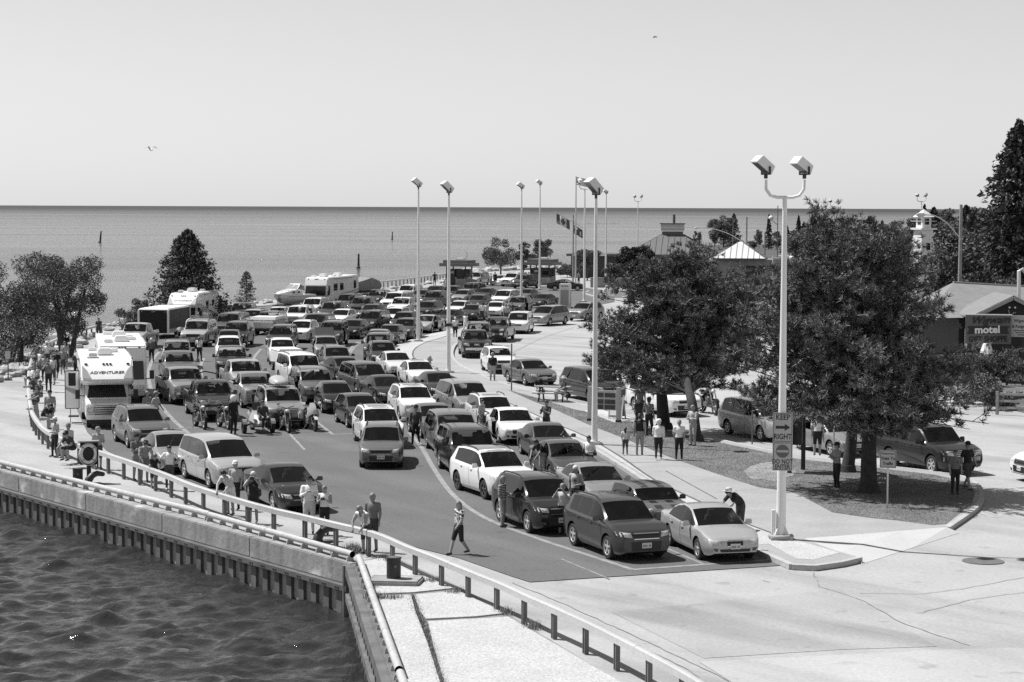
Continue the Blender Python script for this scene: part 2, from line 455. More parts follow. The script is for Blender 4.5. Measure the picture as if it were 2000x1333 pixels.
line([(905, 652), (960, 672), (1000, 688)], 0.1); line([(1002, 688), (1060, 660), (1120, 640)], 0.1, True, -0.012)

# raised island: kerb, walkways, lawn
isl_l = [(1547, 1103), (1475, 1070), (1400, 1025), (1300, 965), (1240, 925), (1146, 868), (1095, 847), (1020, 811), (945, 775), (872, 737), (800, 711), (769, 694), (773, 680), (790, 673), (806, 668), (840, 658), (868, 653), (888, 644)]
isl_r = [(900, 664), (887, 676), (883, 693), (896, 711), (934, 730), (980, 748), (1050, 768), (1110, 784), (1200, 806), (1300, 834), (1420, 862), (1560, 890), (1700, 907), (1830, 922), (1890, 934), (1916, 958), (1908, 988), (1850, 1030)]
isl_b = [(1760, 1037), (1650, 1046), (1571, 1052), (1600, 1064), (1640, 1078), (1679, 1089), (1640, 1098), (1590, 1105)]
IZ = 0.13
def rz_pts(px): return gp(px, IZ)
isl = rz_pts(isl_l) + rz_pts(isl_r) + rz_pts(isl_b)
sheet('island_walkway', isl, IZ, M_WALK, depth=0.14)
k = ribbon('kerb', smooth_line(rz_pts(isl_l), 4), 0.20, IZ + 0.012, M_KERB, h=0.15); k['kind'] = 'structure'
k = ribbon('kerb', smooth_line(rz_pts(isl_r), 4), 0.20, IZ + 0.012, M_KERB, h=0.15); k['kind'] = 'structure'
k = ribbon('kerb', rz_pts([(1547, 1103), (1590, 1105), (1640, 1098), (1679, 1089)]), 0.2, IZ + 0.014, M_KERB, h=0.15); k['kind'] = 'structure'
def up(px): return gp(px, IZ)
# pale strip between kerb and walkway, with a broken tarred edge
strip_in = [(1540, 1053), (1450, 1020), (1364, 979), (1277, 937), (1211, 892), (1146, 854), (1080, 826), (1036, 806), (950, 768), (890, 738), (838, 716), (815, 704), (806, 694), (812, 680), (835, 668), (862, 660), (890, 650)]
strip_out = [(p[0] + 2, p[1] - 6) for p in isl_l[1:]]
sheet('kerb_strip', up([(1548, 1060)] + strip_in + strip_out[::-1]), IZ + 0.004, M_SLAB)
o = ribbon('tar_joint', smooth_line(up(strip_in), 4), 0.10, IZ + 0.009, M_SOIL); o['kind'] = 'structure'
_rp = [ground(x, y, z) for x, y, z in ((1571, 1052, IZ), (1650, 1046, IZ), (1760, 1037, IZ), (1850, 1030, IZ), (1874, 1041, -.012), (1780, 1071, -.012), (1684, 1102, -.012), (1679, 1089, IZ), (1640, 1078, IZ), (1600, 1064, IZ))]
mb = MB(); mb.add(_rp, [(0, 1, 9), (1, 8, 9), (1, 2, 8), (2, 5, 8), (5, 6, 8), (6, 7, 8), (2, 3, 5), (3, 4, 5)]); _me = mb.mesh('ramp', [M_RAMP], fix=False); struct('ramp', _me)
for _f in _me.polygons:
 if _f.normal.z < 0: _f.flip()
sheet('kerb_nose', up([(1500, 1062), (1560, 1057), (1640, 1080), (1590, 1094), (1555, 1092)]), IZ + 0.006, M_SLAB)
lawn_px = [(991, 762), (1046, 786), (1076, 797), (1150, 830), (1207, 852), (1307, 893), (1400, 926), (1481, 952), (1544, 961), (1568, 970), (1625, 1001), (1700, 1012), (1754, 1017), (1820, 1026), (1848, 1024), (1898, 985), (1905, 960), (1884, 941),
   (1825, 928), (1700, 913), (1560, 897), (1420, 868), (1300, 841), (1200, 814), (1120, 800), (1050, 778)]
sheet('lawn', up(lawn_px), IZ + 0.008, M_GRASS)
sheet('lawn_bare_patch', up([(1452, 921), (1465, 912), (1484, 906), (1503, 903), (1524, 905), (1538, 911), (1556, 921), (1548, 930), (1530, 934), (1512, 941), (1490, 937), (1470, 938), (1460, 930)]), IZ + 0.013, mat('bare_gravel', 0.24, var=0.35, scale=1.5, rough=1))
sheet('notice_board_pad', up([(1140, 803), (1170, 798), (1242, 818), (1200, 826)]), IZ + 0.012, M_RAMP)
for a, b in (((1400, 961), (1520, 952)), ((1170, 870), (1240, 868)), ((1300, 920), (1400, 975)), ((893, 672), (835, 671)), ((1180, 905), (1290, 903))):
 o = ribbon('walk_joint', up([a, b]), 0.05, IZ + 0.006, M_RAMP if a[0] == 1400 else M_SOIL); o['kind'] = 'structure'
# grass at the left shore, beyond the motel road and around the terminal
sheet('shore_grass', gp([(-80, 752), (30, 735), (70, 722), (95, 704), (135, 680), (185, 660), (120, 655), (0, 658), (-90, 664)]), 0.006, M_GRASS)
sheet('verge', gp([(2040, 815), (1950, 795), (1830, 760), (1700, 725), (1560, 690), (1450, 640), (1330, 590), (1215, 572), (1230, 555), (1400, 545), (1700, 560), (2150, 600), (2300, 760)]), 0.006, mat('verge_grass', 0.12, rough=1, var=0.4, scale=0.5, fine=0.4, fscale=7))
sheet('forest_floor', [ground(1190, 530), Vector((27, 425, 0)), Vector((36, 525, 0)), Vector((48, 600, 0)), Vector((96, 655, 0)), Vector((150, 790, 0)), Vector((255, 980, 0)), Vector((410, 980, 0)), Vector((410, 150, 0)), ground(2150, 600), ground(1700, 560), ground(1400, 545), ground(1230, 552)], 0.002, mat('forest_floor', 0.07, rough=1, var=0.4, scale=0.3))
# small grassed traffic island near the booths
sheet('planting_island', gp([(1140, 574), (1150, 570), (1190, 570), (1240, 576), (1215, 582), (1160, 580)]), 0.12, M_GRASS, depth=0.13)
o = ribbon('kerb', gp([(1240, 577), (1215, 582.5), (1160, 580.5), (1139, 574), (1150, 569.5), (1190, 569.5)]), 0.25, 0.13, M_KERB, h=0.14); o['kind'] = 'structure'
# manhole cover and cracks in the road
mb = MB(); c = ground(1920, 1096); mb.lathe([(0.62, -0.02), (0.62, 0.004), (0.55, 0.008), (0.0, 0.008)], 28, (c.x, c.y, 0))
tag(link('manhole_cover', mb.mesh('manhole_cover', [mat('cast_iron', 0.12, rough=0.7, var=0.2, scale=6)])), 'round dark iron manhole cover in the pale road at lower right', 'manhole cover')
rng = random.Random(5)
def crack(px, w=0.03, z=-0.004):
 pts = resample(gp(px), 0.35); pts = [p + Vector((rng.uniform(-.03, .03), rng.uniform(-.04, .04), 0)) for p in pts]
 o = ribbon('road_crack', pts, w, z, mat('crack_fill', 0.24, rough=1, var=.3, scale=2)); o['kind'] = 'structure'
for px in ([(1585, 1112), (1600, 1145), (1680, 1170), (1760, 1215), (1830, 1240), (1910, 1265)], [(1680, 1158), (1800, 1160), (1880, 1150), (2010, 1125)], [(1000, 1138), (1080, 1170), (1180, 1215), (1290, 1265), (1430, 1333)], [(1030, 1160), (1200, 1240), (1330, 1300), (1400, 1345)], [(1490, 1133), (1515, 1140)], [(1800, 1195), (1900, 1170), (2010, 1155)]):
 crack(px)

# ------------------------------------------------------------------ dock wall with its sheet piles
CAP, WAL = 0.64, 0.16
wall = thing('dock_wall', 'concrete dock wall with steel sheet piling dropping into the dark water', 'dock wall', CORNER)
def toW(p): return p - CORNER
nL = Vector((dirL.y, -dirL.x, 0))
if nL.y > 0 or nL.x > 0: nL = -nL                 # outward: towards the water on the left/near side
if (nL.x > 0): nL = -nL
seg = 6.2; k = 0
mbj = MB(); d = 0.0
while d < 58:
 a, b = CORNER + dirL * (d + 0.012), CORNER + dirL * (min(d + seg, 58) - 0.012)
 mb = MB()
 q = [a + nL * 0.02, b + nL * 0.02, b - nL * 0.55, a - nL * 0.55]
 q = [toW(p) for p in q]
 mb.prism([(p.x, p.y) for p in q], 'z', -CAP, 0.015)
 link('wall_panel', mb.mesh('wall_panel', [M_WALL], bevel=0.03), wall)
 d += seg
mb = MB(); mb.bar(toW(CORNER + nL * 0.10) + Vector((0, 0, -CAP - 0.09)), toW(CORNER + dirL * 58 + nL * 0.10) + Vector((0, 0, -CAP - 0.09)), 0.22, WAL)
wl_ = link('waler', mb.mesh('waler', [mat('waler_steel', 0.11, rough=0.6, var=0.3, scale=2)]), wall)
mbb = MB()
pile = MB()       # one U-shaped pile, 0.75 m along +x, flange towards -y
PW = 0.75
prof = [(0, 0.26), (0.31, 0.26), (0.36, -0.12), (0.66, -0.12), (0.71, 0.26), (PW - 0.012, 0.26)]
V = [(x, y, z) for x, y in prof for z in (-2.6, -CAP - 0.02)]
F = [(2 * i, 2 * i + 2, 2 * i + 3, 2 * i + 1) for i in range(len(prof) - 1)]
pile.add(V, F)
pile_me = pile.mesh('sheet_pile', [M_STEEL])
for base, d_, n_, length in ((CORNER, dirL, nL, 58), (CORNER, dirN, Vector((-abs(dirN.y), 0, 0)), 30)):
 n_ = Vector((d_.y, -d_.x, 0)); n_ = n_ if n_.x < 0 else -n_
 ang = math.atan2(d_.y, d_.x)
 Mx = Matrix(((d_.x, -n_.x, 0, 0), (d_.y, -n_.y, 0, 0), (0, 0, 1, 0), (0, 0, 0, 1)))
 for i in range(int(length / PW)):
  o = link('sheet_pile', pile_me, wall)
  o.matrix_local = Matrix.Translation(toW(base + d_ * (i * PW + 0.05)) - n_ * 0.02) @ Mx
  if d_ is dirL:
   for s_ in (-0.07, 0.07):
    p = toW(CORNER + dirL * (i * PW + 0.5 + s_) + nL * 0.215) + Vector((0, 0, -CAP - 0.09)); mbb.box(p, (0.05, 0.05, 0.05))
tag(link('waler_bolts', mbb.mesh('waler_bolts', [M_POST]), wall), kind='stuff')
nN = Vector((dirN.y, -dirN.x, 0)); nN = nN if nN.x < 0 else -nN
mb = MB()
q = [CORNER + nN * 0.0, CORNER + dirN * 33 + nN * 0.0, CORNER + dirN * 33 - nN * 0.40, CORNER - nN * 0.40]
mb.prism([(toW(p).x, toW(p).y) for p in q], 'z', -0.78, 0.012)
link('side_cap', mb.mesh('side_cap', [M_STEEL], bevel=0.03), wall)
mb = MB(); mb.bar(toW(CORNER + nN * 0.10 + dirN * 0.2) + Vector((0, 0, -0.16)), toW(CORNER + nN * 0.10 + dirN * 33) + Vector((0, 0, -0.16)), 0.2, 0.30)
mb.bar(toW(CORNER + nN * 0.10 + dirN * 0.2) + Vector((0, 0, -0.95)), toW(CORNER + nN * 0.10 + dirN * 33) + Vector((0, 0, -0.95)), 0.2, 0.22)
mb.tube([toW(CORNER + nN * 0.16 - dirN * 0.06) + Vector((0, 0, -2.2)), toW(CORNER + nN * 0.16 - dirN * 0.06) + Vector((0, 0, -0.05))], 0.12, 10)
link('side_waler', mb.mesh('side_waler', [M_STEEL]), wall)

# white pipe fenders on brackets along the edge
def pipe_rail(a, b, label, cut=True):
 t = thing('pipe_rail', label, 'rail', a, group='white pipe rails along the dock edge')
 d_ = (b - a); L_ = d_.length; d_.normalize()
 mb = MB(); z = 0.235
 n = 14
 mb.tube([Vector((0, 0, z)), d_ * L_ + Vector((0, 0, z))], 0.098, n, caps=False)
 mb.tube([d_ * L_ + Vector((0, 0, z)), Vector((0, 0, z))], 0.083, n, 1, caps=False)
 for e, s in ((Vector((0, 0, z)), 1), (d_ * L_ + Vector((0, 0, z)), -1)):
  mb.tube([e + d_ * s * 0.4, e + d_ * s * 0.41], 0.082, n, 1)
 link('pipe', mb.mesh('pipe', [M_WHITEPIPE, M_BLACK], smooth=40, fix=False), t)
 side = Vector((-d_.y, d_.x, 0))
 br = MB(); br.prism([(-0.13, 0.0), (0.13, 0.0), (0.10, 0.14), (-0.10, 0.14)], 'y', -0.02, 0.02)
 bm_ = br.mesh('bracket', [M_WHITEPIPE])
 for i in range(int(L_ / 0.95) + 1):
  o = link('bracket', bm_, t, d_ * (0.15 + i * 0.95), math.atan2(d_.y, d_.x) + R(90))
 for i in range(1, int(L_ / 5.5) + 1): link('weld_collar', MB().tube([d_ * (i * 5.5) + Vector((0, 0, z)), d_ * (i * 5.5 + 0.06) + Vector((0, 0, z))], 0.105, n).mesh('weld_collar', [M_WHITEPIPE], smooth=40), t)
off = -nL * 0.18
pipe_rail(ground(400, 1019) + off, CORNER + dirL * 44 + off, 'long white pipe rail on brackets along the left dock edge')
pipe_rail(CORNER + dirL * 0.25 + off, ground(396, 1019) + off - dirL * 0.15, 'white pipe rail in front of the photographers, ending at the dock corner')
pipe_rail(CORNER + dirN * 0.25 - nN * 0.2, CORNER + dirN * 15.6 - nN * 0.2, 'white pipe rail running toward the viewer beside the notch wall')
pipe_rail(CORNER + dirN * 15.9 - nN * 0.2, CORNER + dirN * 30 - nN * 0.2, 'short piece of white pipe rail at the bottom frame edge')

# loose slabs of the dock apron, dark joints between them
mbx = [(722, 1168), (803, 1166), (812, 1200), (836, 1262), (862, 1345), (785, 1345)]
tag(sheet('apron_joint_soil', gp([(700, 1096), (765, 1086), (900, 1148), (1000, 1205), (1240, 1350), (770, 1350), (735, 1180)]), 0.004, mat('apron_bed', 0.22, rough=1, var=.3, scale=2)), kind='structure')
for px in (mbx, [(809, 1165), (895, 1157), (985, 1201), (930, 1207), (832, 1212), (820, 1196)], [(836, 1217), (930, 1212), (992, 1208), (1236, 1350), (872, 1350), (846, 1262)],
   [(706, 1100), (762, 1090), (893, 1151), (805, 1160), (726, 1163)]):
 sheet('apron_slab', gp(px), 0.045, M_SLAB, depth=0.04)
pad = ground(785, 1160)
# grass in the joint
def tufts(name, centers, n, h, m, spread=0.12, seed=1, parent=None):
 rg = np.random.default_rng(seed); C = np.asarray([(c[0], c[1], c[2]) for c in centers])
 idx = rg.integers(0, len(C), n); P = C[idx] + np.c_[rg.normal(0, spread, n), rg.normal(0, spread, n), np.zeros(n)]
 a = rg.uniform(0, 6.28, n); L_ = rg.uniform(0.4, 1.0, n) * h; lean = rg.uniform(0.1, 0.9, n) * L_; w = 0.010
 dx, dy = np.cos(a), np.sin(a)
 b0 = P + np.c_[-dy * w, dx * w, 0 * a]; b1 = P - np.c_[-dy * w, dx * w, 0 * a]; t = P + np.c_[dx * lean, dy * lean, L_]
 V = np.stack([b0, b1, t], 1).reshape(-1, 3); F = np.arange(3 * n).reshape(-1, 3)
 o = link(name, mesh_np(name, V, F, [m]), parent); o['kind'] = 'stuff'; return o
M_BLADE = mat('grass_blades', 0.20, rough=0.8, island=0.6)
joint = resample(gp([(806, 1165), (816, 1198), (834, 1240), (846, 1275), (868, 1345)]), 0.15)
tag(tufts('joint_grass', joint, 3200, 0.10, M_BLADE, 0.06, 3), 'strip of dry grass growing in the wide apron joint', 'grass')
tag(tufts('weeds', [ground(*p) for p in ((730, 1170), (745, 1172), (770, 1172), (722, 1150), (760, 1098), (748, 1092), (985, 1200), (1041, 1228), (888, 1160), (842, 1138), (690, 1072), (700, 1078), (665, 1083), (690, 1080))], 1500, 0.26, M_BLADE, 0.12, 4), 'scattered weeds at the rail posts and bollard pad', 'weeds')
# ------------------------------------------------------------------ vehicles: lofted bodies cut by wheel wells
def glass_material(name, tint):
 m = bpy.data.materials.new(name); m.use_nodes = True; N, L = m.node_tree.nodes, m.node_tree.links; N.remove(N['Principled BSDF'])
 t = N.new('ShaderNodeBsdfTransparent'); t.inputs[0].default_value = gray(tint); g = N.new('ShaderNodeBsdfGlossy'); g.inputs['Roughness'].default_value = 0.03; g.inputs[0].default_value = gray(.9)
 f = N.new('ShaderNodeFresnel'); f.inputs[0].default_value = 1.5; x = N.new('ShaderNodeMixShader'); L.new(f.outputs[0], x.inputs[0]); L.new(t.outputs[0], x.inputs[1]); L.new(g.outputs[0], x.inputs[2]); L.new(x.outputs[0], N['Material Output'].inputs[0]); return m
M_GLASS = glass_material('car_windscreen_glass', .66); M_GLASST = glass_material('tinted_side_glass', .36)
M_TYRE = mat('tyre_rubber', 0.022, rough=0.85)
M_RIM = mat('alloy_rim', 0.55, rough=0.35, metal=0.5)
M_RIMD = mat('dark_rim', 0.10, rough=0.4, metal=0.5)
M_TRIM = mat('black_trim', 0.018, rough=0.5)
M_CHROME = mat('chrome', 0.75, rough=0.15, metal=0.9)
M_LAMP = mat('headlight_lens', 0.55, rough=0.12, spec=0.8, coat=0.6, var=0.35, scale=9)
M_TAIL = mat('tail_lens', 0.06, rough=0.2, coat=0.5)
M_PLATE = mat('licence_plate', 0.62, rough=0.5)
M_PLATETXT = mat('plate_lettering', 0.16, rough=0.5)
M_SEAT = mat('seat_fabric', 0.15, rough=0.9); M_DASH = mat('dashboard_plastic', 0.10, rough=0.6)
PAINT = {}
for k_, v_ in dict(w=0.80, o=0.66, s=0.42, l=0.27, g=0.135, m=0.075, d=0.030, k=0.013).items():
 PAINT[k_] = mat('paint_' + k_, v_, rough=0.32 if k_ in 'slgm' else 0.25, metal=0.27 if k_ in 'slgm' else 0.0, spec=0.5, coat=0.7 if k_ in 'wosl' else 0.4, var=0.03, scale=2)
PAINTNAME = dict(w='white', o='off-white', s='silver', l='light grey', g='grey', m='mid-grey', d='dark grey', k='black')

# length, width, height, nose z, cowl (y,z), header y, rear header y, deck (y,z), roof width ratio, belt z front/rear, wheel radius, front overhang, wheelbase, windows, flags
SPEC = dict(
 sedan=dict(gr=.27, L=4.60, W=1.80, H=1.46, nose=0.74, cowl=(1.22, 0.98), hd=2.02, rh=3.20, deck=(3.98, 1.06), wr=.72, belt=(.90, .97), rw=.32, fo=.92, wb=2.68, win=[(1.35, 2.42), (2.48, 3.30), (3.34, 3.62)], door=[(1.30, 2.43), (2.45, 3.42)]),
 fastback=dict(L=4.85, W=1.85, H=1.47, nose=0.74, cowl=(1.25, 0.97), hd=2.15, rh=3.20, deck=(4.25, 1.09), wr=.70, belt=(.91, 1.0), rw=.335, fo=.95, wb=2.85, win=[(1.45, 2.55), (2.61, 3.45), (3.49, 3.80)], door=[(1.38, 2.57), (2.59, 3.55)]),
 boxsedan=dict(L=5.05, W=1.85, H=1.46, nose=0.76, cowl=(1.40, 0.96), hd=2.15, rh=3.50, deck=(4.10, 1.03), wr=.74, belt=(.90, .94), rw=.325, fo=1.05, wb=2.81, win=[(1.55, 2.62), (2.68, 3.55)], door=[(1.48, 2.64), (2.66, 3.66)]),
 hatch=dict(L=4.25, W=1.77, H=1.50, nose=0.78, cowl=(1.08, 1.0), hd=1.85, rh=3.62, deck=(4.10, 1.02), wr=.74, belt=(.93, 1.02), rw=.32, fo=.88, wb=2.60, win=[(1.2, 2.22), (2.28, 3.10), (3.14, 3.55)], door=[(1.16, 2.24), (2.26, 3.20)]),
 wagon=dict(L=4.60, W=1.80, H=1.60, nose=0.86, cowl=(1.12, 1.05), hd=1.86, rh=4.10, deck=(4.50, 1.08), wr=.76, belt=(.99, 1.06), rw=.345, fo=.92, wb=2.65, win=[(1.28, 2.32), (2.38, 3.25), (3.30, 4.10)], door=[(1.22, 2.34), (2.36, 3.34)], rails=1),
 cuv=dict(L=4.55, W=1.85, H=1.68, nose=0.93, cowl=(1.10, 1.13), hd=1.80, rh=4.02, deck=(4.44, 1.12), wr=.76, belt=(1.06, 1.13), rw=.355, fo=.90, wb=2.67, win=[(1.28, 2.26), (2.33, 3.18), (3.24, 3.85)], door=[(1.22, 2.29), (2.31, 3.28)], rails=1),
 suv=dict(L=4.95, W=1.95, H=1.82, nose=1.02, cowl=(1.30, 1.22), hd=1.88, rh=4.66, deck=(4.86, 1.16), wr=.82, belt=(1.14, 1.17), rw=.375, fo=.92, wb=2.90, win=[(1.45, 2.45), (2.53, 3.40), (3.50, 4.55)], door=[(1.40, 2.48), (2.50, 3.48)], rails=1),
 bigsuv=dict(L=5.50, W=2.02, H=1.92, nose=1.06, cowl=(1.35, 1.27), hd=1.92, rh=5.20, deck=(5.40, 1.20), wr=.83, belt=(1.19, 1.21), rw=.39, fo=.98, wb=3.25, win=[(1.52, 2.55), (2.63, 3.60), (3.72, 5.05)], door=[(1.46, 2.58), (2.60, 3.68)], rails=1),
 minivan=dict(L=5.10, W=1.99, H=1.75, nose=0.90, cowl=(0.98, 1.12), hd=1.90, rh=4.62, deck=(5.00, 1.14), wr=.78, belt=(1.02, 1.10), rw=.34, fo=.93, wb=3.05, win=[(1.20, 2.30), (2.37, 3.55), (3.62, 4.60)], door=[(1.22, 2.33), (2.35, 3.60)]),
 cruiser=dict(L=4.30, W=1.72, H=1.60, nose=0.92, cowl=(1.25, 1.10), hd=1.78, rh=3.80, deck=(4.15, 1.05), wr=.74, belt=(1.02, 1.08), rw=.33, fo=.85, wb=2.62, win=[(1.42, 2.30), (2.36, 3.10), (3.15, 3.75)], door=[(1.36, 2.32), (2.34, 3.22)]),
 mini=dict(L=3.95, W=1.74, H=1.43, nose=0.84, cowl=(1.10, 1.0), hd=1.55, rh=3.48, deck=(3.82, 1.0), wr=.80, belt=(.94, .98), rw=.32, fo=.72, wb=2.55, win=[(1.22, 2.10), (2.16, 2.85), (2.90, 3.45)], door=[(1.16, 2.12), (2.14, 2.95)]),
 pickup=dict(L=5.80, W=2.02, H=1.88, nose=1.10, cowl=(1.42, 1.28), hd=1.95, rh=3.48, deck=(3.68, 1.24), wr=.80, belt=(1.20, 1.22), rw=.40, fo=.97, wb=3.65, win=[(1.58, 2.50), (2.58, 3.42)], door=[(1.52, 2.53), (2.55, 3.55)], bed=(3.86, 5.70)),
 oldpickup=dict(L=5.10, W=1.98, H=1.80, nose=1.08, cowl=(1.50, 1.20), hd=1.88, rh=2.72, deck=(2.90, 1.18), wr=.80, belt=(1.12, 1.14), rw=.37, fo=.85, wb=2.95, win=[(1.60, 2.70)], door=[(1.55, 2.75)], bed=(3.05, 5.0)),
)
def interp(pts, y):
 if y <= pts[0][0]: return pts[0][1]
 for (a, za), (b, zb) in zip(pts, pts[1:]):
  if y <= b: return za + (zb - za) * (y - a) / max(b - a, 1e-6)
 return pts[-1][1]

def build_shell(sp):
 L, W, H = sp['L'], sp['W'], sp['H']; half = W / 2
 cy, cz = sp['cowl']; dy, dz = sp['deck']; n = sp['nose']
 boxy = H > 1.8
 tail_z = dz - (0.10 if dy > L - 0.5 else 0.04)
 top = [(0, n - 0.20), (0.03, n - 0.07), (0.12, n + 0.0), (cy * 0.5, n + (cz - n) * 0.72), (cy, cz), ((cy + sp['hd']) / 2, cz + (H - 0.07 - cz) * 0.54), (sp['hd'], H - 0.075), (sp['hd'] + 0.30, H - 0.02), (sp['hd'] + 0.8, H), (sp['rh'] - 0.6, H - 0.01), (sp['rh'], H - 0.06), ((sp['rh'] + dy) / 2, (H + dz) / 2 + 0.02 * 1), (dy, dz)]
 if dy < L - 0.3: top += [(L - 0.12, tail_z + 0.02), (L - 0.02, tail_z - 0.05)]
 top += [(L, tail_z - 0.12)]
 bf, br_ = sp['belt']
 keys = [0, .03, .07, .12, .2, .32, .5, cy * .5, cy * .8, cy, (cy + sp['hd']) / 2, sp['hd'], sp['hd'] + .3, sp['rh'], (sp['rh'] + dy) / 2, dy, L - .5, L - .32, L - .2, L - .12, L - .06, L - .02, L]
 for a, b in sp['win'] + sp['door']: keys += [a, b]
 ks = sorted(set(round(k, 3) for k in keys))
 out = [ks[0]]
 for k in ks[1:]:
  while k - out[-1] > 0.34: out.append(out[-1] + min(0.28, (k - out[-1]) / 2))
  if k - out[-1] > 0.012: out.append(k)
 ks = out
 wr = sp['wr'] * half
 V = []; NP = 11
 for y in ks:
  zt = interp(top, y)
  belt = bf + (br_ - bf) * min(max((y - cy) / (dy - cy), 0), 1)
  zs = min(belt, zt - 0.045)
  fn = min(y / 0.75, 1); rn = min((L - y) / 0.6, 1)
  w = half * (1 - (0.20 if not boxy else 0.12) * (1 - fn) ** 2.4 - (0.13 if not boxy else 0.05) * (1 - rn) ** 2.6)
  zb = 0.21 + (0.06 if boxy else 0) + 0.10 * (1 - min(y / 0.35, 1)) ** 2 + 0.14 * (1 - min((L - y) / 0.5, 1)) ** 1.5
  g = min(max((zt - zs - 0.05) / (H - belt - 0.05), 0), 1)
  P = [(0, zb), (.90 * w, zb), (.975 * w, zb + .13), (w, zb + .5 * (zs - zb)), (.992 * w, zs - .12 * (zs - zb)), (.968 * w, zs)]
  hx = (.935, .895, .82, .45, 0); hz = (.25, .5, .75, .95, 1)
  rx = (.955 * w, wr, .94 * wr, .5 * wr, 0); rzf = (.03, .87, .955, .992, 1)
  for j in range(5):
   x = hx[j] * w * (1 - g) + rx[j] * g
   zf = hz[j] * (1 - g) + rzf[j] * g
   P.append((x, zs + (zt - zs) * zf))
  V.append([(x, y, z) for x, z in P])
 # loop of 20 points: right side P0..P10, then mirrored P9..P1
 verts, faces, keysf = [], [], []
 for ring in V:
  verts += ring + [(-x, y, z) for x, y, z in ring[-2:0:-1]]
 nl = 2 * NP - 2
 def key(ym, j, s):
  if j in (8, 9):
   if cy < ym < sp['hd']: return 'windshield'
   if sp['rh'] < ym < dy: return 'rear_window'
   return 'body'
  if j == 6:
   for i, (a, b) in enumerate(sp['win']):
    if a < ym < b: return 'win%d%s' % (i, s)
   if sp['win'][0][0] < ym < sp['win'][-1][1]: return 'pillar'
   return 'body'
  if 1 <= j <= 5:
   for i, (a, b) in enumerate(sp['door']):
    if a < ym < b:
     return 'door%d%s' % (i, s)
   d0, d1 = sp['door'][0][0], sp['door'][-1][1]
   if d0 - .03 < ym < d1 + .03: return 'pillar'
  if j == 0: return 'under'
  if j == 1 and (ym > .5 and ym < L - .5): return 'under'
  return 'body'
 for i in range(len(ks) - 1):
  ym = (ks[i] + ks[i + 1]) / 2
  for j in range(nl):
   a, b = i * nl + j, i * nl + (j + 1) % nl
   faces.append((a, b, b + nl, a + nl))
   jj, s = (j, 'R') if j < NP - 1 else (nl - 1 - j, 'L')
   keysf.append(key(ym, jj, s))
 faces.append(tuple(range(nl - 1, -1, -1))); keysf.append('body')
 faces.append(tuple(range((len(ks) - 1) * nl, len(ks) * nl))); keysf.append('body')
 return verts, faces, keysf, ks, top

def separate(verts, faces, keysf, sp, extra_cut=None):
 names = sorted(set(keysf) | {'well'}); ix = {k: i for i, k in enumerate(names)}
 me = bpy.data.meshes.new('tmp'); me.from_pydata(verts, [], faces)
 for k in names: me.materials.append(M_TRIM)
 me.polygons.foreach_set('material_index', [ix[k] for k in keysf])
 bm = bmesh.new(); bm.from_mesh(me); bmesh.ops.recalc_face_normals(bm, faces=bm.faces); bm.to_mesh(me); bm.free()
 cut = MB(); half = sp['W'] / 2
 RY = Matrix.Rotation(R(90), 4, 'Y')
 for yy in (sp['fo'], sp['fo'] + sp['wb']):
  for s in (-1, 1):
   r = sp['rw'] + 0.065
   T = Matrix.Translation((s * (half - 0.10), yy, sp['rw'] + 0.015)) @ RY
   cut.lathe([(r, -0.20), (r, 0.30 if s > 0 else 0.20)] if s > 0 else [(r, -0.30), (r, 0.20)], 20, (0, 0, 0), ix['well'], T)
 if sp.get('bed'):
  a, b = sp['bed']; cut.box((0, (a + b) / 2, 1.15), ((half - .12) * 2, b - a, 0.95), ix['well'])
 cm = cut.mesh('tmpcut', [M_TRIM] * len(names))
 o = bpy.data.objects.new('tmp', me); c = bpy.data.objects.new('tmpc', cm)
 COL.objects.link(o); COL.objects.link(c)
 md = o.modifiers.new('b', 'BOOLEAN'); md.operation = 'DIFFERENCE'; md.object = c; md.solver = 'EXACT'; md.material_mode = 'INDEX'
 bpy.context.view_layer.update()
 res = bpy.data.meshes.new_from_object(o.evaluated_get(bpy.context.evaluated_depsgraph_get()))
 bpy.data.objects.remove(o); bpy.data.objects.remove(c)
 bvh = None
 bm = bmesh.new(); bm.from_mesh(res); bvh = BVHTree.FromBMesh(bm); bm.free()
 out = {}
 co = [v.co.copy() for v in res.vertices]
 pol = {}
 for p in res.polygons: pol.setdefault(names[min(p.material_index, len(names) - 1)], []).append(tuple(p.vertices))
 for k, fs in pol.items():
  used = {}; V = []; F = []
  for f in fs:
   g = []
   for i in f:
    if i not in used: used[i] = len(V); V.append(co[i])
    g.append(used[i])
   F.append(g)
  out[k] = (V, F)
 return out, bvh

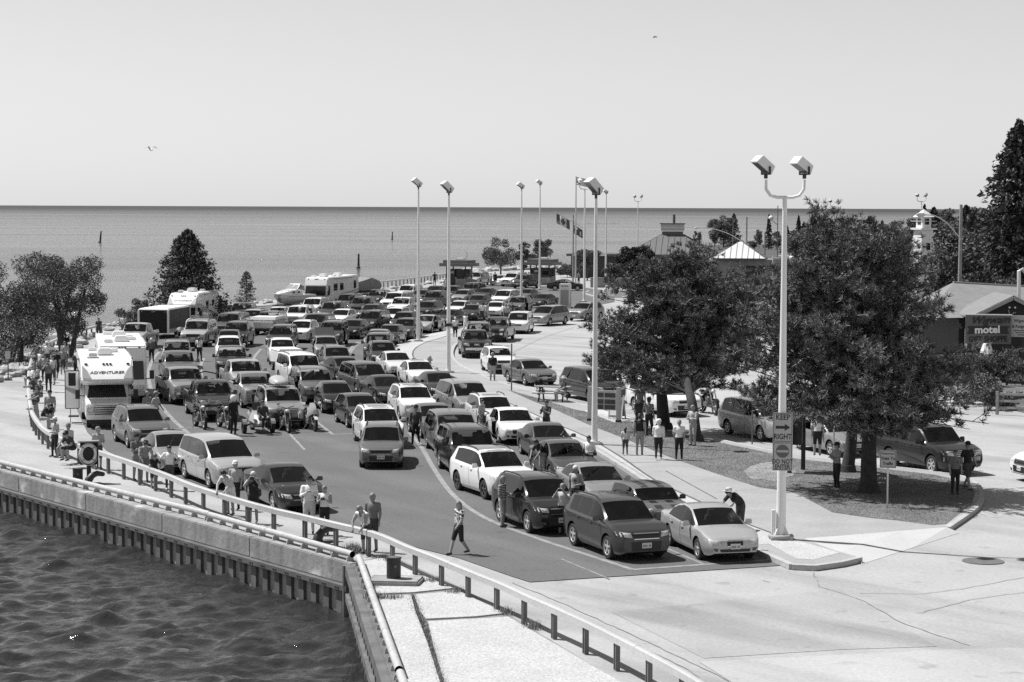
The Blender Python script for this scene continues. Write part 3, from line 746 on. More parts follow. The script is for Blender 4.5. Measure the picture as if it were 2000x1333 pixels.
def patch(bvh, corners, axis, n=4, off=0.008, m=3):
 """small panel laid on the body: corners (u,z) seen from the front (axis y) or the side (axis x)"""
 V, F = [], []
 (a, b, c, d) = corners
 for i in range(n + 1):
  for j in range(m + 1):
   s, t = i / n, j / m
   u = (a[0] * (1 - s) + b[0] * s) * (1 - t) + (d[0] * (1 - s) + c[0] * s) * t
   z = (a[1] * (1 - s) + b[1] * s) * (1 - t) + (d[1] * (1 - s) + c[1] * s) * t
   if axis == 'f': o, dr = Vector((u, -3, z)), Vector((0, 1, 0))
   elif axis == 'b': o, dr = Vector((u, 12, z)), Vector((0, -1, 0))
   else: o, dr = Vector((3 * axis, u, z)), Vector((-axis, 0, 0))
   h = bvh.ray_cast(o, dr)[0]
   if h is None: h = o + dr * (3.05 if axis == 'f' else 3)
   V.append(h - dr * off)
 w = m + 1
 for i in range(n):
  for j in range(m): F.append((i * w + j, (i + 1) * w + j, (i + 1) * w + j + 1, i * w + j + 1))
 mb = MB(); mb.add(V, F)
 rim = [j for j in range(w)] + [i * w + m for i in range(1, n + 1)] + [n * w + j for j in range(m - 1, -1, -1)] + [i * w for i in range(n - 1, 0, -1)]
 dr = {'f': Vector((0, 1, 0)), 'b': Vector((0, -1, 0))}.get(axis) if axis in ('f', 'b') else Vector((-axis, 0, 0))
 b0 = len(mb.v); mb.v += [mb.v[i] + dr * (off + 0.02) for i in rim]
 for q in range(len(rim)):
  r2 = (q + 1) % len(rim); mb.f.append([rim[q], rim[r2], b0 + r2, b0 + q]); mb.m.append(0)
 return mb

def wheel_meshes(r, rim_m, spokes=5):
 w = 0.22
 t = MB(); M = Matrix.Rotation(R(90), 4, 'Y')
 t.lathe([(r * .66, -w / 2), (r * .93, -w / 2), (r, -w * .36), (r, w * .36), (r * .93, w / 2), (r * .66, w / 2), (r * .62, w * .3), (r * .62, -w * .3), (r * .66, -w / 2)], 22, mi=0, M=M, caps=False)
 tm = t.mesh('tyre', [M_TYRE], smooth=35)
 rb = MB(); rr = r * .67
 for s in (-1, 1):
  x = s * w * .40
  rb.tube([(x - s * .03, 0, 0), (x + s * .012, 0, 0)], rr * .22, 10)
  V, F = [], []
  n = 22
  for k in range(n):
   a = 2 * math.pi * k / n
   V += [(x + s * .02, rr * math.cos(a), rr * math.sin(a)), (x + s * .012, rr * .86 * math.cos(a), rr * .86 * math.sin(a)), (x - s * .08, rr * .86 * math.cos(a), rr * .86 * math.sin(a))]
  for k in range(n):
   a, b = 3 * k, 3 * ((k + 1) % n); F += [(a, b, b + 1, a + 1), (a + 1, b + 1, b + 2, a + 2)]
  rb.add(V, F)
  for k in range(spokes):
   a = 2 * math.pi * k / spokes + .3
   d = Vector((0, math.cos(a), math.sin(a))); q = Vector((0, -math.sin(a), math.cos(a)))
   x1 = x
   rb.add([Vector((x1, 0, 0)) + d * rr * .15 - q * rr * .13, Vector((x1, 0, 0)) + d * rr * .15 + q * rr * .13, Vector((x1 + s * .005, 0, 0)) + d * rr * .9 + q * rr * .15, Vector((x1 + s * .005, 0, 0)) + d * rr * .9 - q * rr * .15,
     Vector((x1 - s * .04, 0, 0)) + d * rr * .15 - q * rr * .13, Vector((x1 - s * .04, 0, 0)) + d * rr * .15 + q * rr * .13, Vector((x1 - s * .04, 0, 0)) + d * rr * .9 + q * rr * .15, Vector((x1 - s * .04, 0, 0)) + d * rr * .9 - q * rr * .15],
     [(0, 1, 2, 3), (0, 4, 5, 1), (1, 5, 6, 2), (2, 6, 7, 3), (3, 7, 4, 0)])
 rb.tube([(-.005, 0, 0), (.005, 0, 0)], rr * .8, 18, 1)
 rm = rb.mesh('rim', [rim_m, M_TRIM], smooth=30)
 one = MB(); one.v, one.f, one.m = list(t.v), list(t.f), [0] * len(t.f)
 one.add(rb.v, rb.f, 1)
 return tm, rm, one.mesh('wheel', [M_TYRE, rim_m], smooth=30)

# every proto is a list of (part name, mesh, matrix, parent index or None, painted?, key)
PROTO = {}
def proto(kind):
 if kind in PROTO: return PROTO[kind]
 sp = SPEC[kind]; L, W, H = sp['L'], sp['W'], sp['H']; half = W / 2; n = sp['nose']
 verts, faces, kf, ks, top = build_shell(sp)
 parts, bvh = separate(verts, faces, kf, sp)
 cx = L / 2
 T = Matrix.Translation((0, -cx, 0))
 out = []
 def shade(V, F, name, m):
  me = bpy.data.meshes.new(name); me.from_pydata([tuple(v) for v in V], [], F)
  for q in m: me.materials.append(q)
  me.polygons.foreach_set('use_smooth', [True] * len(F)); me.set_sharp_from_angle(angle=R(38)); me.transform(T); me.update(); return me
 def put(name, me, parent=None, painted=False, key=None, M=None):
  out.append([name, me, M, parent, painted, key]); return len(out) - 1
 bV, bF = list(parts['body'][0]), [list(f) for f in parts['body'][1]]
 mi = [0] * len(bF)
 for k in ('under', 'well', 'pillar'):
  if k in parts:
   o = len(bV); bV += parts[k][0]; bF += [[i + o for i in f] for f in parts[k][1]]; mi += [1] * len(parts[k][1])
 me = shade(bV, bF, 'body', [PAINT['g'], M_TRIM]); me.polygons.foreach_set('material_index', mi)
 bm = bmesh.new(); bm.from_mesh(me); bmesh.ops.remove_doubles(bm, verts=bm.verts, dist=1e-4); bm.to_mesh(me); bm.free(); me.set_sharp_from_angle(angle=R(38))
 put('body', me, None, True, 'body')
 for k in ('windshield', 'rear_window'):
  if k in parts: put(k, shade(*parts[k], k, [M_GLASS]), None, False, k)
 doors = {}
 for k in sorted(parts):
  if k.startswith('door'): doors[k[4:]] = put('door', shade(*parts[k], 'door', [PAINT['g']]), None, True, k)
 for k in sorted(parts):
  if k.startswith('win') and k[3].isdigit():
   i, s = int(k[3]), k[4]
   par = doors.get('%d%s' % (i, s)) if i < len(sp['door']) else None
   put('window', shade(*parts[k], 'window', [M_GLASST if i else M_GLASS]), par, False, k)
 def hmesh(mb, name, mats): 
  me = mb.mesh(name, mats, smooth=40); me.transform(T); return me
 for i, (a, b) in enumerate(sp['door']):
  for s, sg in (('R', 1), ('L', -1)):
   z = sp['belt'][0] - 0.10 + i * 0.03; x = sg * (half + 0.006)
   hb = MB(); hb.box((x, b - 0.20, z), (0.035, 0.19, 0.035))
   put('handle', hmesh(hb, 'handle', [PAINT['g']]), doors.get('%d%s' % (i, s)), True, 'handle')
 big = H > 1.8; hw = half
 lo = n - (.30 if big else .255)
 for sg in (1, -1):
  if kind == 'mini':
   mb = MB(); mb.lathe([(0.12, -0.06), (0.12, 0.0), (0.09, 0.03), (0, .04)], 14, M=Matrix.Translation((sg * hw * .70, 0.10, n - .10)) @ Matrix.Rotation(R(100), 4, 'X'))
  else:
   mb = patch(bvh, [(sg * hw * .50, lo + .06), (sg * hw * .93, lo + .12), (sg * hw * .95, n - (.02 if big else .01)), (sg * hw * .54, n - .05)], 'f', 5, .010)
  put('headlight', hmesh(mb, 'headlight', [M_LAMP]), None, False, 'headlight')
  mb = patch(bvh, [(sg * hw * .62, sp['deck'][1] - .30), (sg * hw * .95, sp['deck'][1] - .32), (sg * hw * .95, sp['deck'][1] - .10), (sg * hw * .66, sp['deck'][1] - .12)], 'b', 3, .010)
  put('tail_light', hmesh(mb, 'tail_light', [M_TAIL]), None, False, 'tail_light')
  mb = patch(bvh, [(sg * hw * .60, .36), (sg * hw * .80, .37), (sg * hw * .78, .46), (sg * hw * .60, .45)], 'f', 2, .008, 2)
  put('fog_light', hmesh(mb, 'fog_light', [M_RIMD]), None, False, 'fog')
  mb = MB(); my = sp['cowl'][0] + .34; mz = sp['belt'][0] + .10
  mb.box((sg * (hw + .10), my, mz), (.20, .12, .15 if not big else .21), top=(.9, .8)); mb.box((sg * (hw - .01), my + .02, mz - .04), (.12, .05, .05))
  me = mb.mesh('mirror', [PAINT['g']], smooth=35, bevel=.02); me.transform(T)
  put('side_mirror', me, None, True, 'mirror')
 g0 = sp.get('gr', .44 if not big else .50)
 mb = patch(bvh, [(-hw * g0, lo + (.0 if big else .03)), (hw * g0, lo + (.0 if big else .03)), (hw * (g0 + .02), n - .05), (-hw * (g0 + .02), n - .05)], 'f', 6, .006)
 gi = put('grille', hmesh(mb, 'grille', [M_TRIM]), None, False, 'grille')
 for q in range(2 if not big else 4):
  z = (lo + .05 + q * ((n - .10 - lo) / 3)) if big else (lo + .012, n - .075)[q]
  mb = patch(bvh, [(-hw * g0, z), (hw * g0, z), (hw * g0, z + .022), (-hw * g0, z + .022)], 'f', 6, .022, 1)
  put('grille_bar', hmesh(mb, 'grille_bar', [M_CHROME]), gi, False, 'bar')
 mb = patch(bvh, [(-hw * .5, .335), (hw * .5, .335), (hw * .54, lo - .06), (-hw * .54, lo - .06)] if not big else [(-hw * .62, .40), (hw * .62, .40), (hw * .62, .54), (-hw * .62, .54)], 'f', 6, .006)
 put('air_intake', hmesh(mb, 'air_intake', [M_TRIM]), None, False, 'intake')
 if big:
  mb = patch(bvh, [(-hw * .93, .58), (hw * .93, .58), (hw * .93, .74), (-hw * .93, .74)], 'f', 8, .05)
  put('bumper', hmesh(mb, 'bumper', [M_CHROME if 'pickup' in kind else PAINT['l']]), None, False, 'bumper')
 z = .50 if not big else .62
 h = bvh.ray_cast(Vector((0, -3, z)), Vector((0, 1, 0)))[0]; yf = h.y if h else 0
 mb = MB(); mb.box((0, yf - (.02 if not big else .075), z), (.31, .02, .16)); pi = put('licence_plate', hmesh(mb, 'licence_plate', [M_PLATE]), None, False, 'plate')
 mb = MB()
 for q in range(7):
  if q != 4: mb.box((-.115 + q * .038, yf - (.031 if not big else .086), z - .01), (.026, .003, .06))
 tmx = hmesh(mb, 'plate_print', [M_PLATETXT])
 put('plate_print', tmx, pi, False, 'platetxt')
 if sp.get('rails'):
  for sg in (1, -1):
   pts = []
   for q in range(9):
    y = sp['hd'] + .25 + (sp['rh'] - .1 - sp['hd'] - .25) * q / 8
    x = sg * sp['wr'] * half * .90
    hh = bvh.ray_cast(Vector((x, y, 4)), Vector((0, 0, -1)))[0]
    pts.append((x, y, (hh.z if hh else H) + (.055 if 0 < q < 8 else -.01)))
   mb = MB(); mb.tube(pts, .024, 6); put('roof_rail', hmesh(mb, 'roof_rail', [M_TRIM]), None, False, 'rail')
 mb = MB(); cy, cz = sp['cowl']; mb.box((0, cy + .30, cz - .06), (W * .80, .62, .10), top=(.95, .8)); mb.box((-hw * .42, cy + .52, cz + .01), (.40, .2, .12), top=(.8, .7)); put('dashboard', hmesh(mb, 'dashboard', [M_DASH]), None, False, 'dash')
 mb = MB(); q = 14; mb.tube([(hw * .42 + .18 * math.cos(2 * math.pi * k / q), cy + .72 - .05 * math.sin(2 * math.pi * k / q), cz + .02 + .17 * math.sin(2 * math.pi * k / q)) for k in range(q + 1)], .016, 5, caps=False); put('steering_wheel', hmesh(mb, 'steering_wheel', [M_TRIM]), None, False, 'steer')
 allseat = MB()
 for r_ in range(1 if kind == 'oldpickup' else 2):
  for sg in (-1, 1):
   ys = sp['hd'] + .12 + r_ * .92; mb = MB()
   for bx in (((sg * hw * .42, ys - .25, .56), (.50, .52, .16), (1, 1)), ((sg * hw * .42, ys + .05, .56 + (H - 1.0) * .5), (.50, .15, H - 1.0), (.85, .7)), ((sg * hw * .42, ys + .09, H - .36), (.27, .10, .17), (.9, .8))): mb.box(bx[0], bx[1], top=bx[2]); allseat.box(bx[0], bx[1], top=bx[2])
   me = mb.mesh('seat', [M_SEAT], bevel=.03); me.transform(T); put('seat', me, None, False, 'seat')
 put('seats', hmesh(allseat, 'seats', [M_SEAT]), None, False, 'allseats')
 rimm = M_RIM
 tm, rm, one = wheel_meshes(sp['rw'], rimm, 5 if kind not in ('suv', 'pickup', 'bigsuv') else 6)
 for yy in (sp['fo'], sp['fo'] + sp['wb']):
  for sg in (1, -1):
   M = Matrix.Translation((sg * (half - .135), yy - cx, sp['rw'] + .0))
   wi = put('wheel', tm, None, False, 'wheel', M); put('rim', rm, wi, False, 'rim'); out[wi].append(one)
 PROTO[kind] = (out, sp)
 return PROTO[kind]

SIMPLE_SKIP = {'seat', 'steer', 'handle', 'platetxt', 'bar', 'fog', 'rim', 'intake', 'tail_light'}
def open_door(o, sp, key, ang):
 i, s = int(key[4]), key[5]; hy = sp['door'][i][0] - sp['L'] / 2; hx = (1 if s == 'R' else -1) * (sp['W'] / 2 - .02)
 Tm = Matrix.Translation((hx, hy, 0)); a = R(ang) * (1 if s == 'R' else -1)
 o.matrix_local = Tm @ Matrix.Rotation(a, 4, 'Z') @ Matrix.Translation((-hx, -hy, 0))

NAMEOF = dict(sedan='sedan', fastback='sedan', boxsedan='sedan', hatch='hatchback', wagon='station_wagon', cuv='crossover', suv='sport_utility_vehicle', bigsuv='sport_utility_vehicle', minivan='minivan', cruiser='retro_hatchback', mini='compact_hatchback', pickup='pickup_truck', oldpickup='pickup_truck')
CATOF = dict(sedan='car', fastback='car', boxsedan='car', hatch='car', wagon='car', cuv='car', suv='car', bigsuv='car', minivan='minivan', cruiser='car', mini='car', pickup='pickup', oldpickup='pickup')
CARS = []
def car(kind, wx, wy, rel, paint, label, roof=None, opened=(), far=None, group='vehicles waiting in the ferry queue', H_=None, shift=0.0, rails=None, dark_rim=False):
 """windscreen centre seen at (wx, wy) in the photograph; rel = heading off the sight line"""
 pr, sp = proto(kind)
 zc = sp['cowl'][1] * .48 + (sp['H'] - .075) * .52
 p = ground(wx, wy, zc)
 a = R(rel) - math.atan((wx - 1000) / FPX)
 fwd = Vector((math.sin(a), -math.cos(a), 0))
 yw = (sp['cowl'][0] + sp['hd']) / 2 - sp['L'] / 2
 org = p - Vector((0, 0, zc)) + fwd * yw + fwd * shift
 org.z = 0.0
 simple = (org.y > 150) if far is None else far
 t = thing(NAMEOF[kind], label, CATOF[kind], org, a, group)
 made = {}
 for i, rec in enumerate(pr):
  name, me, M, par, painted, key = rec[:6]
  if simple:
   if key in SIMPLE_SKIP: continue
  elif key == 'allseats': continue
  if simple:
   if key == 'wheel': me = rec[6]
  o = bpy.data.objects.new(name, me); COL.objects.link(o)
  o.parent = made.get(par, t) if par is not None else t
  if M is not None: o.matrix_local = M
  made[i] = o
  if key == 'allseats': o['kind'] = 'stuff'
  if painted:
   pm = PAINT[paint]
   if key == 'mirror' and (paint in 'lgm' and (i + len(label)) % 3 == 0): pm = M_TRIM
   o.material_slots[0].link = 'OBJECT'; o.material_slots[0].material = pm
  if key == 'rim' and dark_rim: o.material_slots[0].link = 'OBJECT'; o.material_slots[0].material = M_RIMD
  for dk, ang in opened:
   if key == dk: open_door(o, sp, key, ang)
 if roof:
  zt = sp['H']; mb = MB(); w = sp['wr'] * sp['W'] / 2
  y0, y1 = {'sun': (sp['hd'] + .22, sp['hd'] + .95), 'pano': (sp['hd'] + .10, sp['rh'] - .5), 'black': (sp['hd'] + .02, sp['rh'] - .05)}[roof]
  x1 = w * (.62 if roof != 'black' else .86)
  me = ROOFS.get((kind, roof))
  if me is None:
   V, F = [], []
   for q in range(7):
    y = y0 + (y1 - y0) * q / 6
    for x in (-x1, -x1 * .5, 0, x1 * .5, x1):
     V.append((x, y - sp['L'] / 2, shell_top(kind, x, y) + .006))
   for q in range(6):
    for e in range(4): F.append((q * 5 + e, q * 5 + e + 1, q * 5 + e + 6, q * 5 + e + 5))
   mb.add(V, F); me = ROOFS[(kind, roof)] = mb.mesh('sunroof', [M_GLASS], smooth=40)
  link('sunroof' if roof != 'black' else 'roof_panel', me, t)
 CARS.append((t, sp, org, a, label))
 return t
ROOFS = {}; TOPBVH = {}
def shell_top(kind, x, y):
 if kind not in TOPBVH:
  v, f, *_ = build_shell(SPEC[kind]); TOPBVH[kind] = BVHTree.FromPolygons([Vector(q) for q in v], f)
 h = TOPBVH[kind].ray_cast(Vector((x, y, 5)), Vector((0, 0, -1)))[0]
 return h.z if h else SPEC[kind]['H']
# ------------------------------------------------------------------ the queue, front lanes first
car('cuv', 1224.5, 995.5, 24, 'd', 'dark grey crossover at the front of the right lane group beside the silver sedan', roof=None)
car('sedan', 1400, 1007.5, 20, 's', 'silver sedan at the very front of the queue beside the lamp post kerb', opened=())
MINI = car('mini', 1281.5, 964, 20, 'g', 'small boxy hatchback with two dark stripes over its bonnet and roof')
car('cuv', 1068, 952, 21, 'k', 'glossy black crossover directly behind the dark grey front crossover')
car('sedan', 1172, 924, 17, 'l', 'grey sedan with its left front door open behind the striped hatchback', opened=[('door0L', 45)])
car('fastback', 1109, 878, 14, 'm', 'grey sedan with both front doors wide open beside the kerb', opened=[('door0L', 62), ('door0R', 62)])
car('cuv', 978, 896, 22, 'w', 'white crossover with a black roof panel', roof='black', dark_rim=True)
car('suv', 921, 854, 10, 'k', 'black boxy sport utility vehicle behind the white black-roofed crossover')
car('minivan', 891, 824, 8, 'g', 'dark grey boxy minivan behind the black sport utility vehicle')
car('sedan', 1074, 842, 12, 'm', 'dark grey sedan between the open-door cars and the white four-door')
car('boxsedan', 1006, 811, 10, 'w', 'long white sedan with both front doors ajar', opened=[('door0L', 50), ('door0R', 50)])
car('wagon', 966, 786, 12, 'o', 'pale wagon with sunroof and roof rails behind the long white sedan', roof='sun')
car('minivan', 918, 760, 15, 'l', 'silver minivan beside the kerb behind the pale wagon')
car('wagon', 745, 847, -1, 'g', 'grey wagon with black roof rails standing alone at the head of the middle lane', dark_rim=True)
car('cuv', 743, 810, 8, 'w', 'white crossover with black roof rails right behind the grey lead wagon', roof='pano')
car('hatch', 706, 783, 12, 'd', 'dark hatchback to the left of the white crossover with black rails')
car('hatch', 657, 758, 8, 'k', 'black hatchback behind the white touring motorcycle')
car('cuv', 810, 766, 10, 'w', 'white crossover with a long sunroof in front of the black coupe-like sedan', roof='pano')
car('sedan', 851, 802, 12, 'g', 'grey sedan behind the man in dark clothes')
car('fastback', 757, 745, 14, 'k', 'sleek black sedan left of the white sunroof crossover')
car('minivan', 723, 722, 16, 'm', 'dark metallic minivan behind the sleek black sedan')
car('sedan', 820, 714, 11, 'w', 'white sedan with a sunroof near the hydrant walkway', roof='sun')
car('sedan', 776, 696, 11, 'o', 'off-white sedan behind the white sunroof sedan at the kerb bend')
car('cuv', 748, 677, 5, 'd', 'dark crossover at the kerb bend behind the off-white sedan')
car('sedan', 859, 737, 12, 'd', 'dark sedan in front of the white sunroof sedan beside the walkway')
car('suv', 739, 661, -3, 'm', 'second dark car from the kerb bend, close behind the dark crossover', shift=0.3)
car('sedan', 735, 652.5, -8, 'l', 'light grey sedan at the tail of the kerb-bend file', shift=-0.6)
car('hatch', 760, 642, -12, 'd', 'dark hatchback left of the lamp post at the kerb bend')
car('cuv', 790, 630, -12, 'm', 'dark crossover half hidden by the lamp post at the kerb bend')
car('sedan', 830, 622, -18, 's', 'silver sedan with its right front door open between two lamp posts', opened=[('door0R', 65)])
car('cuv', 658, 687, 6, 'g', 'grey crossover in the middle lane beside the open car door')
TAILGATE = car('hatch', 637, 665, 3, 'l', 'grey hatchback with its tailgate raised and left door open', opened=[('door0L', 50)])
car('sedan', 677, 707, 18, 'd', 'dark sedan squeezed between the grey crossover and the dark minivan')
car('suv', 616, 732, 10, 'g', 'grey sport utility vehicle with its left front door open behind the motorcycles', opened=[('door0L', 55)])
car('bigsuv', 594, 704, 12, 'w', 'large white sport utility vehicle beside the white utility trailer')
car('cuv', 551, 671, 3, 'w', 'white crossover with a dark windscreen behind the utility trailer')
car('suv', 548, 645, -7, 'k', 'black sport utility vehicle behind the white crossover in the second lane')
car('cuv', 587.6, 634, -12, 'w', 'white crossover with open tailgate area beside the black sport utility vehicle')
car('suv', 523.6, 617, -14, 'd', 'dark sport utility vehicle behind the white folding camper')
car('suv', 461, 638, -9, 'k', 'black sport utility vehicle left of the white folding camper')
car('cuv', 447, 667, 0, 'w', 'white crossover with a low roof behind the dark pickup with motorcycle')
car('hatch', 447, 652.5, -4, 'd', 'dark hatchback between the white crossover and the black sport utility vehicle', shift=0.3)
car('pickup', 453, 687, 0, 'd', 'dark pickup with a motorcycle leaning at its front')
car('pickup', 480, 715, 8, 's', 'light silver pickup with its empty bed visible')
car('oldpickup', 500, 739, 10, 'l', 'vintage grey pickup with a flat bonnet')
PILOT = car('suv', 552, 771, 8, 'l', 'grey sport utility vehicle carrying a silver roof box')
GMC1 = car('pickup', 416, 757, 8, 'k', 'black pickup with a broad dark grille and a quad bike in its bed')
SILV = car('pickup', 362, 730, 10, 'l', 'silver-grey pickup next to the curved lane line')
car('pickup', 350, 697, 4, 'g', 'grey pickup second in the lane beside the curved line')
car('suv', 345, 678, 0, 'l', 'grey sport utility vehicle third in the lane beside the curved line', shift=-1.0)
car('pickup', 264, 640, -12, 's', 'silver pickup with a crew cab beside the black cargo trailer')
car('bigsuv', 384, 635, -10, 's', 'silver long sport utility vehicle behind the white runabout boat')
car('bigsuv', 435, 622.6, -15, 'm', 'dark long sport utility vehicle right of the silver one', shift=-1.5)
car('pickup', 471, 598.6, -17, 'd', 'dark pickup below the small shrub near the shore')
car('cuv', 491.7, 612, -12, 's', 'silver crossover between two dark sport utility vehicles near the shore')
BIKECAR = car('sedan', 541, 606, -12, 'w', 'white car carrying a bicycle on its roof')
car('suv', 580, 605, -14, 'w', 'white sport utility vehicle with its right rear door open', opened=[('door1R', 65)], far=False)
car('suv', 609.6, 589, -16, 'w', 'white sport utility vehicle with roof rails in front of the motor home')
car('minivan', 614, 621.6, -16, 'd', 'dark minivan behind the white crossover of the middle lane')
car('suv', 647, 597, -17, 'd', 'dark sport utility vehicle right of the white roof-rail vehicle')
car('suv', 676, 581, -17, 'd', 'dark sport utility vehicle beside the motor home tail')
car('hatch', 665, 610.5, -16, 'w', 'white hatchback among dark cars in the middle of the yard')
car('pickup', 705, 587, -16, 'd', 'dark pickup behind the dark saloon row in mid yard')
car('sedan', 729, 599.5, -18, 'm', 'dark sedan in front of the white pickup in mid yard', shift=0.9)
car('suv', 722, 615, -17, 'k', 'black sport utility vehicle with shiny flank in mid yard')
car('hatch', 687, 631.5, -14, 'k', 'black hatchback in front of the white hatchback')
car('suv', 647, 637, -8, 'd', 'dark sport utility vehicle with its right front door open behind the raised tailgate', opened=[('door0R', 60)], far=False)
car('pickup', 735.6, 572, -20, 'd', 'dark pickup close to the shore right of the motor home')
car('bigsuv', 768.7, 578, -20, 'w', 'white long vehicle with dark rear windows near the shore')
car('pickup', 778.6, 588.5, -15, 'w', 'white pickup left of the tall lamp post', shift=-0.8)
car('cuv', 768.7, 608, -16, 'w', 'white crossover between black sport utility vehicle and lamp post')
car('suv', 794, 562.5, -20, 'w', 'white sport utility vehicle farthest back along the shore rail')
car('sedan', 846, 563, -20, 'd', 'dark sedan behind the first lamp post near the shore rail')
car('suv', 845, 575, -18, 'k', 'dark sport utility vehicle between the two lamp posts, farther one')
car('wagon', 832, 595, -18, 'd', 'dark wagon between the two lamp posts, nearer one')
car('sedan', 889, 594, -18, 'w', 'white sedan just right of the second lamp post', shift=-0.8)
car('cuv', 879, 564, -20, 'd', 'dark crossover behind the second lamp post')
car('hatch', 902, 571, -18, 'l', 'light grey hatchback with a pale bonnet in the far rows')
car('suv', 919, 558, -18, 'd', 'dark sport utility vehicle nearest to the left ticket booth')
car('hatch', 931, 581.5, -18, 'd', 'dark hatchback behind the dark sedan beside the standing couple')
car('sedan', 945.4, 567.5, -20, 'd', 'dark sedan next to the white minivan in the far rows')
car('minivan', 982, 573, -18, 'w', 'white minivan in the far rows right of the dark sedan')
car('sedan', 920, 600.6, -16, 'd', 'dark sedan in front of the standing couple')
car('sedan', 874, 610.5, -22, 'd', 'dark sedan crossing behind the second lamp post')
car('sedan', 967, 595, -10, 'w', 'white sedan with people gathered at its nose')
car('cuv', 1010, 586, -14, 'g', 'grey crossover with its right front door open behind the third lamp post', opened=[('door0R', 65)], far=False)
car('sedan', 1026, 569, -20, 'g', 'grey sedan partly behind the third lamp post in the far rows')
car('sedan', 1056, 579, -24, 'd', 'dark sedan right of the open car door in the far rows')
car('fastback', 1117, 549.5, 88, 'k', 'black sedan seen side-on near the right ticket booth')
car('minivan', 1012, 618, -7, 'o', 'pale minivan leading the far entry file')
car('minivan', 1061, 605, -27, 'l', 'grey minivan with dark lower cladding behind the pale minivan')
car('cuv', 1136, 597.6, -28, 'l', 'grey crossover with slotted grille at the road edge by the pine')
car('pickup', 963, 630, -9, 'd', 'dark pickup in front of the pale minivan', shift=-1.5)
car('suv', 935, 638.6, -2, 'd', 'dark sport utility vehicle close behind the large dark pickup', shift=0.9)
GMC2 = car('pickup', 928, 654, 4, 'k', 'large dark pickup at the bend of the curb-side queue')
car('cruiser', 976, 687, 10, 'w', 'white retro hatchback beside the man in a black shirt')
car('boxsedan', 1043, 712, 21, 'g', 'grey sedan with a dark bonnet patch behind the picnic table')
car('minivan', 1174, 733, 25, 'd', 'dark minivan behind the pine branches and the notice board')
car('minivan', 1316, 756, 28, 'w', 'white minivan seen between the pine trunks')
car('minivan', 1510, 798, 30, 's', 'silver minivan behind the keep-right sign post')
car('sedan', 1640, 832, 30, 'l', 'grey sedan behind the trunk of the large pine')
car('suv', 1838, 848, 36, 'k', 'black sport utility vehicle with chrome grille under the large pine')
car('minivan', 2058, 868, -62, 'w', 'white minivan entering at the right frame edge')
car('minivan', 928, 536.6, -20, 's', 'silver minivan with luggage on its roof beside the left booth')
car('sedan', 978, 541, -30, 'w', 'white sedan beyond the bollards between the booths, left one')
car('suv', 998, 538, -28, 'w', 'white car beyond the bollards between the booths, right one')
car('cuv', 282, 810, 12, 'g', 'grey crossover standing in front of the motor home')
car('sedan', 336, 858, 10, 'l', 'small old grey sedan behind the silver minivan at the dock rail', shift=0.3)
car('minivan', 446, 875, 18, 's', 'silver minivan behind the dark sedan along the dock rail')
car('fastback', 568, 926, 17, 'k', 'dark sedan at the front of the lane along the dock rail')
car('cuv', 783, 617.5, -16, 'd', 'dark car hidden between the white crossover and the lamp post', shift=-0.6)
car('suv', 1022, 541, -28, 'd', 'dark car right of the two white cars between the booths')
car('sedan', 820, 571, -19, 'm', 'dark sedan just left of the far dark sport utility vehicle')
# ------------------------------------------------------------------ extras on the cars
def child_box(parent, name, boxes, m, bevel=0.02, smooth=40):
 mb = MB()
 for b in boxes: mb.box(*b)
 return link(name, mb.mesh(name, [m], smooth=smooth, bevel=bevel), parent)
# stripes over the small hatchback
for x in (-.28, .28):
 V, F = [], []
 ysn = [.16, .4, .7, 1.0, 1.6, 1.9, 2.3, 2.7, 3.1, 3.4]
 for y in ysn:
  for dx in (-.12, 0, .12): V.append((x + dx, y - SPEC['mini']['L'] / 2, shell_top('mini', x + dx, y) + .006))
 for i in range(len(ysn) - 1):
  if ysn[i] == 1.0: continue
  for e in range(2): F.append((i * 3 + e, i * 3 + e + 1, i * 3 + e + 4, i * 3 + e + 3))
 mb = MB(); mb.add(V, F); link('stripe', mb.mesh('stripe', [PAINT['k']]), MINI)
# raised tailgate
sp = SPEC['hatch']; mb = MB(); y0 = sp['rh'] - sp['L'] / 2 - .1; w = .66
mb.prism([(y0, 1.45), (y0 + .10, 1.50), (y0 + .62, 1.98), (y0 + .98, 1.86), (y0 + .95, 1.81), (y0 + .60, 1.91), (y0 + .08, 1.43)], 'x', -w, w)
tg = link('tailgate', mb.mesh('tailgate', [PAINT['m']], bevel=.015), TAILGATE)
mb = MB(); mb.prism([(y0 + .16, 1.49), (y0 + .58, 1.87), (y0 + .57, 1.885), (y0 + .15, 1.505)], 'x', -w * .8, w * .8); link('tailgate_window', mb.mesh('tailgate_window', [M_GLASS]), tg)
# letters on two pickup grilles
for tr, in ((GMC1,), (GMC2,)):
 me = text_mesh('GMC', .17, M_CHROME, .012, .004); me.transform(Matrix.Translation((0, -SPEC['pickup']['L'] / 2 - .05, .95)) @ UPRIGHT); link('grille_lettering', me, tr)
# patch on the bonnet of the grey sedan behind the picnic table is a darker bonnet panel: left to the light

def on_car(t, name, label, cat, z, dy=0.0, dx=0.0):
 a = t.rotation_euler.z; f = Vector((math.sin(a), -math.cos(a), 0)); r = Vector((math.cos(a), math.sin(a), 0))
 return thing(name, label, cat, Vector(t.location) - f * dy + r * dx + Vector((0, 0, z)), a)
